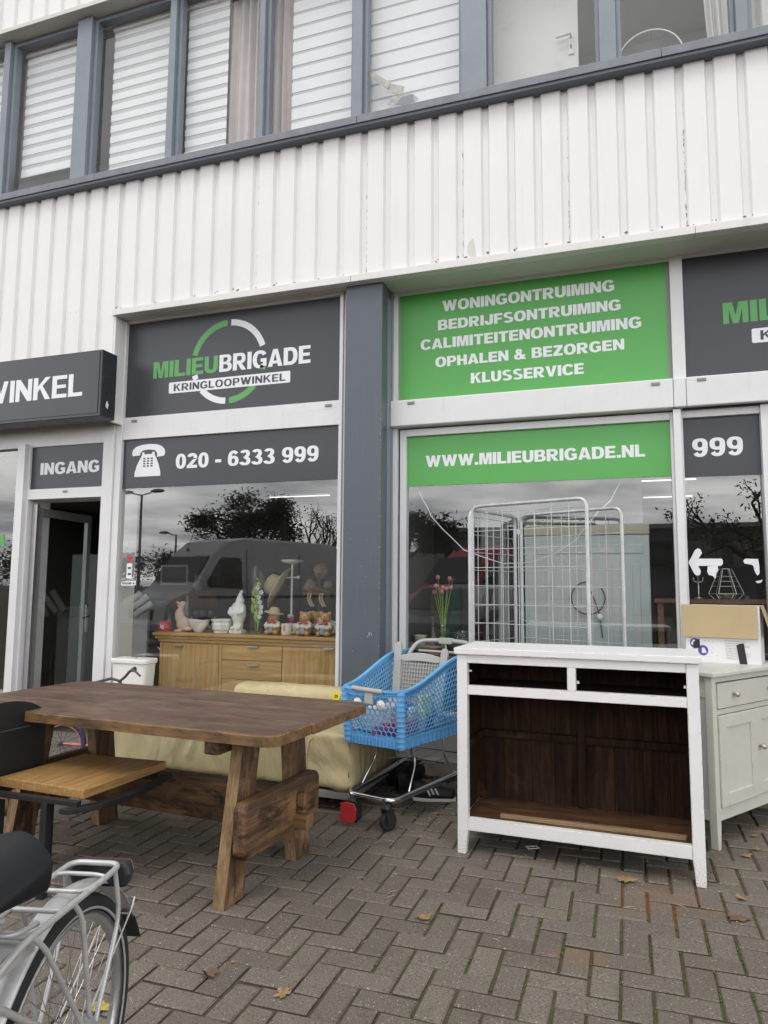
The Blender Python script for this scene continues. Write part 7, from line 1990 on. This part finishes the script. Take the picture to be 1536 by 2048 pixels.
for k in range(260):
    c_ = Vector((rng.uniform(-2.2, .2), 5.40 - abs(rng.gauss(0, .06)), .002)); r_ = rng.uniform(.006, .022)
    mb.ball(c_, (r_, r_ * rng.uniform(.5, 1), r_ * .35), 6, 4)
o = mb.build('dirt_litter', M['dirt']); o['kind'] = 'stuff'; o['label'] = 'dark dirt and rotten leaf litter along the plinth'
# ================================================================== the street behind the viewer, seen mirrored in the glass
def van(name, label, loc, rz, body, L=5.9, Wd=2.0, H=2.62, glassy=True):
    """x forward, y left"""
    t = thing(name, label, 'van', loc, rz)
    hx = L
    prof = [(0.0, .45), (-.02, .9), (-.03, 1.6), (.02, 2.2), (.16, 2.5), (.5, H), (3.6, H + .02), (4.15, H - .08), (4.55, H - .42), (5.02, 1.52), (5.25, 1.30), (5.75, 1.12), (5.9, .95), (5.92, .5), (5.8, .35), (.1, .35)]
    mb = MB()
    secs = [(-1.0, .90), (-.985, .96), (-.93, 1.0), (0, 1.0), (.93, 1.0), (.985, .96), (1.0, .90)]
    n = len(prof); vs = []
    for (q, sc) in secs:
        for (x, z) in prof:
            tum = .10 * max(0, (z - 1.2) / 1.4)
            zc = .35 + (z - .35) * (1 - (1 - sc) * .35 * (z > 1.0))
            xc = L / 2 + (x - L / 2) * (1 - (1 - sc) * .08)
            vs.append((xc, q * (Wd / 2 - tum), zc))
    fs = []
    for i in range(len(secs) - 1):
        for k in range(n): fs.append((i * n + k, i * n + (k + 1) % n, (i + 1) * n + (k + 1) % n, (i + 1) * n + k))
    fs += [tuple(range(n)), tuple(reversed(range((len(secs) - 1) * n, len(secs) * n)))]
    mb.add(vs, fs, 0, False); mb.build('body', body, t, bevel=.03, fixn=True)
    yw = lambda z: Wd / 2 - .10 * max(0, (z - 1.2) / 1.4) + .004
    g = M['van_glass']
    ws = [(4.60, 2.10), (5.00, 1.50)]
    mb = MB(); mb.add([(4.62, -.82, 2.14), (4.62, .82, 2.14), (5.06, .88, 1.52), (5.06, -.88, 1.52)], [(0, 1, 2, 3)]); mb.build('windscreen', g, t, solid=.01)
    for s in (-1, 1):
        pts = [(3.72, 1.35), (4.72, 1.38), (4.78, 1.50), (4.42, 2.05), (4.30, 2.12), (3.80, 2.12), (3.72, 2.04)]
        mb = MB(); mb.add([(x, s * yw(z), z) for x, z in pts], [tuple(range(len(pts)))]); mb.build('side_window', g, t, solid=.008)
        for x in (3.55, 1.75):
            mb = MB(); mb.add([(x, s * yw(z), z) for z in (.5, 1.2, 1.8, 2.35)] + [(x + .012, s * yw(z), z) for z in (.5, 1.2, 1.8, 2.35)], [(k, k + 1, k + 5, k + 4) for k in range(3)]); mb.build('door_seam', M['black_rubber'], t, solid=.004)
        mb = MB(); mb.add([(.1, s * (yw(1.15) - .002), 1.12), (5.0, s * (yw(1.15) - .002), 1.12), (5.0, s * (yw(1.2) - .002), 1.17), (.1, s * (yw(1.2) - .002), 1.17)], [(0, 1, 2, 3)]); mb.build('rub_strip', M['black_rubber'], t, solid=.012)
        mb = MB(); mb.box(4.55, 4.68, s * 1.02, s * 1.20, 1.40, 1.68) if s > 0 else mb.box(4.55, 4.68, -1.20, -1.02, 1.40, 1.68); mb.build('wing_mirror', M['black_plastic'], t, bevel=.03)
        for x in (1.05, 4.85):
            mb = MB(); Tw = Matrix.Translation((x, s * (Wd / 2 - .10), .35)) @ Matrix.Rotation(R(90), 4, 'X'); mb.lathe([(0, -.1), (.25, -.1), (.34, -.09), (.35, 0), (.34, .11), (.25, .12), (0, .12)], n=28, T=Tw); w = mb.build('wheel', M['black_rubber'], t)
            mb = MB(); Tw = Matrix.Translation((x, s * (Wd / 2 + .018), .35)) @ Matrix.Rotation(R(90), 4, 'X'); mb.lathe([(0, -.006), (.2, -.006), (.21, 0), (.2, .006), (0, .006)], n=24, T=Tw); mb.build('hub_cap', M['chrome'], w)
        mb = MB(); mb.box(5.70, 5.90, s * .72 - .16, s * .72 + .16, .85, 1.05); mb.build('headlight', M['ceramic'], t, bevel=.03)
    mb = MB(); mb.box(5.85, 5.945, -.5, .5, .62, .86); mb.build('grille', M['black_plastic'], t, bevel=.01)
    mb = MB(); mb.tube([(4.45, .35, 2.35), (4.2, .37, 2.98)], .008, 6); mb.ball((4.45, .35, 2.33), .04, 8, 6); mb.build('aerial', M['black_plastic'], t)
    return t
M['van_glass'] = plain('dark_vehicle_glass', (0.01, 0.011, 0.012), .06, var=.02)
M['van_grey'] = plain('dull_grey_van_paint', (0.42, 0.43, 0.445), .35, var=.05, scale=2)
M['van_red'] = plain('dark_red_van_paint', (0.34, 0.012, 0.03), .35, var=.05, scale=2)
# nose of the grey van towards the shop, turned a little
fwd = Vector((-.37, .93)); 
rzv = math.atan2(fwd.y, fwd.x)
apil = Vector((-9.55, -4.09))                # foot of the windscreen pillar on its near side (to the right as mirrored)
rightv = Vector((-fwd.y, fwd.x))             # local +y
base = apil - fwd * 4.85 - rightv * (-1.0)
van('grey_van', 'high roofed grey van parked opposite, mirrored in the left window', (base.x, base.y, 0), rzv, M['van_grey'])
van('red_van', 'dark red van mirrored faintly in the middle window', (-.9, -9.3, 0), R(128), M['van_red'], 5.9, 2.0, 2.42)

def car(label, loc, rz, body):
    t = thing('parked_car', label, 'car', loc, rz)
    prof = [(0, .45), (-.02, .8), (.10, .95), (.55, 1.38), (.85, 1.46), (2.2, 1.47), (2.55, 1.42), (3.25, 1.0), (3.35, .96), (4.1, .82), (4.22, .66), (4.22, .40), (4.1, .26), (.1, .26)]
    mb = MB(); secs = [(-1, .9), (-.95, 1), (.95, 1), (1, .9)]; n = len(prof); vs = []
    for q, sc in secs:
        for x, z in prof: vs.append((2.1 + (x - 2.1) * (.98 if sc < 1 else 1), q * (.88 - .22 * max(0, (z - .92) / .55)), z * (1 - (1 - sc) * .1 * (z > .9))))
    fs = [(i * n + k, i * n + (k + 1) % n, (i + 1) * n + (k + 1) % n, (i + 1) * n + k) for i in range(3) for k in range(n)] + [tuple(range(n)), tuple(reversed(range(3 * n, 4 * n)))]
    mb.add(vs, fs); mb.build('body', body, t, bevel=.03, fixn=True)
    for s in (-1, 1):
        pts = [(.62, 1.02), (3.05, 1.02), (2.45, 1.38), (.85, 1.40)]
        mb = MB(); mb.add([(x, s * (.885 - .22 * max(0, (z - .92) / .55)), z) for x, z in pts], [(0, 1, 2, 3)]); mb.build('side_window', M['van_glass'], t, solid=.006)
        for x in (.78, 3.35):
            mb = MB(); mb.lathe([(0, -.09), (.22, -.09), (.30, -.08), (.31, 0), (.30, .09), (.22, .1), (0, .1)], n=24, T=Matrix.Translation((x, s * .80, .31)) @ Matrix.Rotation(R(90), 4, 'X')); mb.build('wheel', M['black_rubber'], t)
    mb = MB(); mb.add([(2.62, -.62, 1.385), (2.62, .62, 1.385), (3.22, .72, 1.02), (3.22, -.72, 1.02)], [(0, 1, 2, 3)]); mb.build('windscreen', M['van_glass'], t, solid=.01)
    return t
M['car_dark'] = plain('dark_car_paint', (0.02, 0.022, 0.026), .25, var=.05, scale=2)
car('small dark car parked beside the grey van, mirrored low in the left window', (-2.6, -4.6, 0), R(100), M['car_dark'])

# trees
def bark(name, c): return plain(name, c, .9, var=.3, scale=20, bmp=.6, bscale=40)
M['bark'] = bark('dark_bark', (0.05, 0.042, 0.035))
M['foliage'] = plain('dark_green_foliage', (0.030, 0.045, 0.016), .7, var=.4, scale=3, kind='Object')
def limb(mb, p, d, l, r, depth, rng, tips, spread=.6):
    q = p + d * l
    mid = p.lerp(q, .5) + Vector((rng.gauss(0, 1), rng.gauss(0, 1), rng.gauss(0, .5))) * l * .06
    mb.tube([p, mid, q], [r, r * .85, r * .68], 6)
    if depth == 0: tips.append((q, d)); return
    for k in range(rng.choice((2, 3, 3))):
        nd_ = (d + Vector((rng.gauss(0, spread), rng.gauss(0, spread), rng.gauss(.10, spread * .6)))).normalized()
        limb(mb, q if k < 2 else mid, nd_, l * rng.uniform(.62, .85), r * .62, depth - 1, rng, tips, spread)
def tree(name, label, loc, trunk_h, spread_l, seed, leaves=14, leaf_s=.16, depth=4, sp=.6, cl=.5):
    rng = random.Random(seed); t = thing(name, label, 'tree', loc)
    mb = MB(); tips = []
    mb.tube([(0, 0, -.1), (.03, 0, trunk_h * .5), (0, .04, trunk_h)], [.17, .13, .11], 10)
    for k in range(5):
        a = 2 * PI * k / 5 + rng.uniform(-.4, .4); d = Vector((math.cos(a) * .8, math.sin(a) * .8, rng.uniform(.35, 1.1))).normalized()
        limb(mb, Vector((0, .04, trunk_h * rng.uniform(.85, 1.0))), d, spread_l * rng.uniform(.8, 1.15), .075, depth - 1, rng, tips, sp)
    mb.build('trunk', M['bark'], t)
    if leaves:
        vs, fs = [], []
        for (q, d) in tips:
            for k in range(leaves):
                c_ = q + Vector((rng.gauss(0, cl), rng.gauss(0, cl), rng.gauss(0, cl * .7)))
                a = Vector((rng.gauss(0, 1), rng.gauss(0, 1), rng.gauss(0, 1))).normalized(); b_ = a.orthogonal().normalized(); s = leaf_s * rng.uniform(.6, 1.2)
                o = len(vs); vs += [c_ - a * s, c_ + b_ * s * .45, c_ + a * s, c_ - b_ * s * .45]; fs.append((o, o + 1, o + 2, o + 3))
        mb = MB(); mb.add(vs, fs); mb.build('crown', M['foliage'], t)
    return t
tree('leafy_tree', 'broad dark leafy tree mirrored above the grey van', (-14.1, -14.34, 0), 2.9, .92, 4, 110, .085, 4, .5, .26)
tree('leafy_tree', 'dark leafy tree mirrored at the left edge of the middle window', (-7.9, -14.5, 0), 2.7, .80, 9, 90, .08, 4, .5, .25)
tree('leafy_tree', 'sparse branching tree mirrored in the narrow right window', (3.3, -9.5, 0), 2.3, 1.0, 15, 16, .06, 4, .6, .16)
tree('bare_tree', 'thin nearly bare tree mirrored right of the leafy one', (-13.0, -18.84, 0), 2.9, .80, 22, 2, .06, 5, .42, .2)
M['far_green'] = plain('far_hedge_green', (0.035, 0.045, 0.025), .9, var=.4, scale=2)
for k, (x, y, h_, lab) in enumerate(((-29, -24, 3.4, 'round bushy tree mirrored at the far left of the window'), (-24.5, -25, 3.8, 'second bushy tree mirrored behind the street lamp'), (-33, -22, 4.2, 'tall bushy tree mirrored outermost left'))):
    tree('bushy_tree', lab, (x, y, 0), 1.4, .85, 40 + k, 30, .12, 4, .6, .4)

# street lamps
M['lamp_grey'] = plain('grey_lamp_post', (0.16, 0.165, 0.17), .5, var=.06)
def lamp(loc, h_, label, arms=(-1, 1), sc=1.0):
    t = thing('street_lamp', label, 'street lamp', loc)
    mb = MB(); mb.tube([(0, 0, 0), (0, 0, h_ * .5), (0, 0, h_)], [.09, .075, .055], 10); mb.build('pole', M['lamp_grey'], t)
    for s in arms:
        mb = MB(); mb.tube([(0, 0, h_ - .05), (s * .5, 0, h_ + .06), (s * .6, 0, h_ + .09)], .035, 8); mb.build('arm', M['lamp_grey'], t)
        mb = MB(); mb.ball((s * .95, 0, h_ + .14), (.42, .14, .10), 16, 8, T=None); mb.build('lamp_head', M['lamp_grey'], t)
    return t
lamp((-23.3, -19.34, 0), 6.0, 'double armed street lamp mirrored at the left of the display window')
lamp((-28.2, -29.34, 0), 4.75, 'small single armed street lamp mirrored above the van roof', (-1,))

# low buildings across the yard
M['far_wall'] = plain('dark_far_facade', (0.055, 0.055, 0.06), .8, var=.1, scale=1)
M['far_trim'] = plain('far_facade_trim', (0.22, 0.22, 0.22), .7, var=.06)
def hall(label, x0, x1, y, h_, nwin):
    t = thing('industrial_hall', label, 'building', ((x0 + x1) / 2, y, 0))
    mb = MB(); mb.box(x0, x1, y - 12, y, 0, h_); mb.build('wall', M['far_wall'], t, local=False)
    mb = MB(); mb.box(x0 - .1, x1 + .1, y - 12.1, y + .1, h_, h_ + .25); mb.build('roof', M['far_trim'], t, local=False)
    w = (x1 - x0) / nwin
    for k in range(nwin):
        mb = MB(); mb.box(x0 + k * w + w * .12, x0 + k * w + w * .88, y - .01, y + .03, h_ * .55, h_ * .85); f = mb.build('window', M['van_glass'], t, local=False)
    mb = MB(); mb.box(x0 + 2, x0 + 5, y, y + .05, 0, 3.0); mb.build('roller_door', M['far_trim'], t, local=False)
    return t
hall('long dark flat roofed hall mirrored across the middle and right windows', -11.5, 12, -29, 4.55, 10)
hall('dark hall block mirrored at the right of the left window', -13.2, -12.0, -22, 3.2, 1)
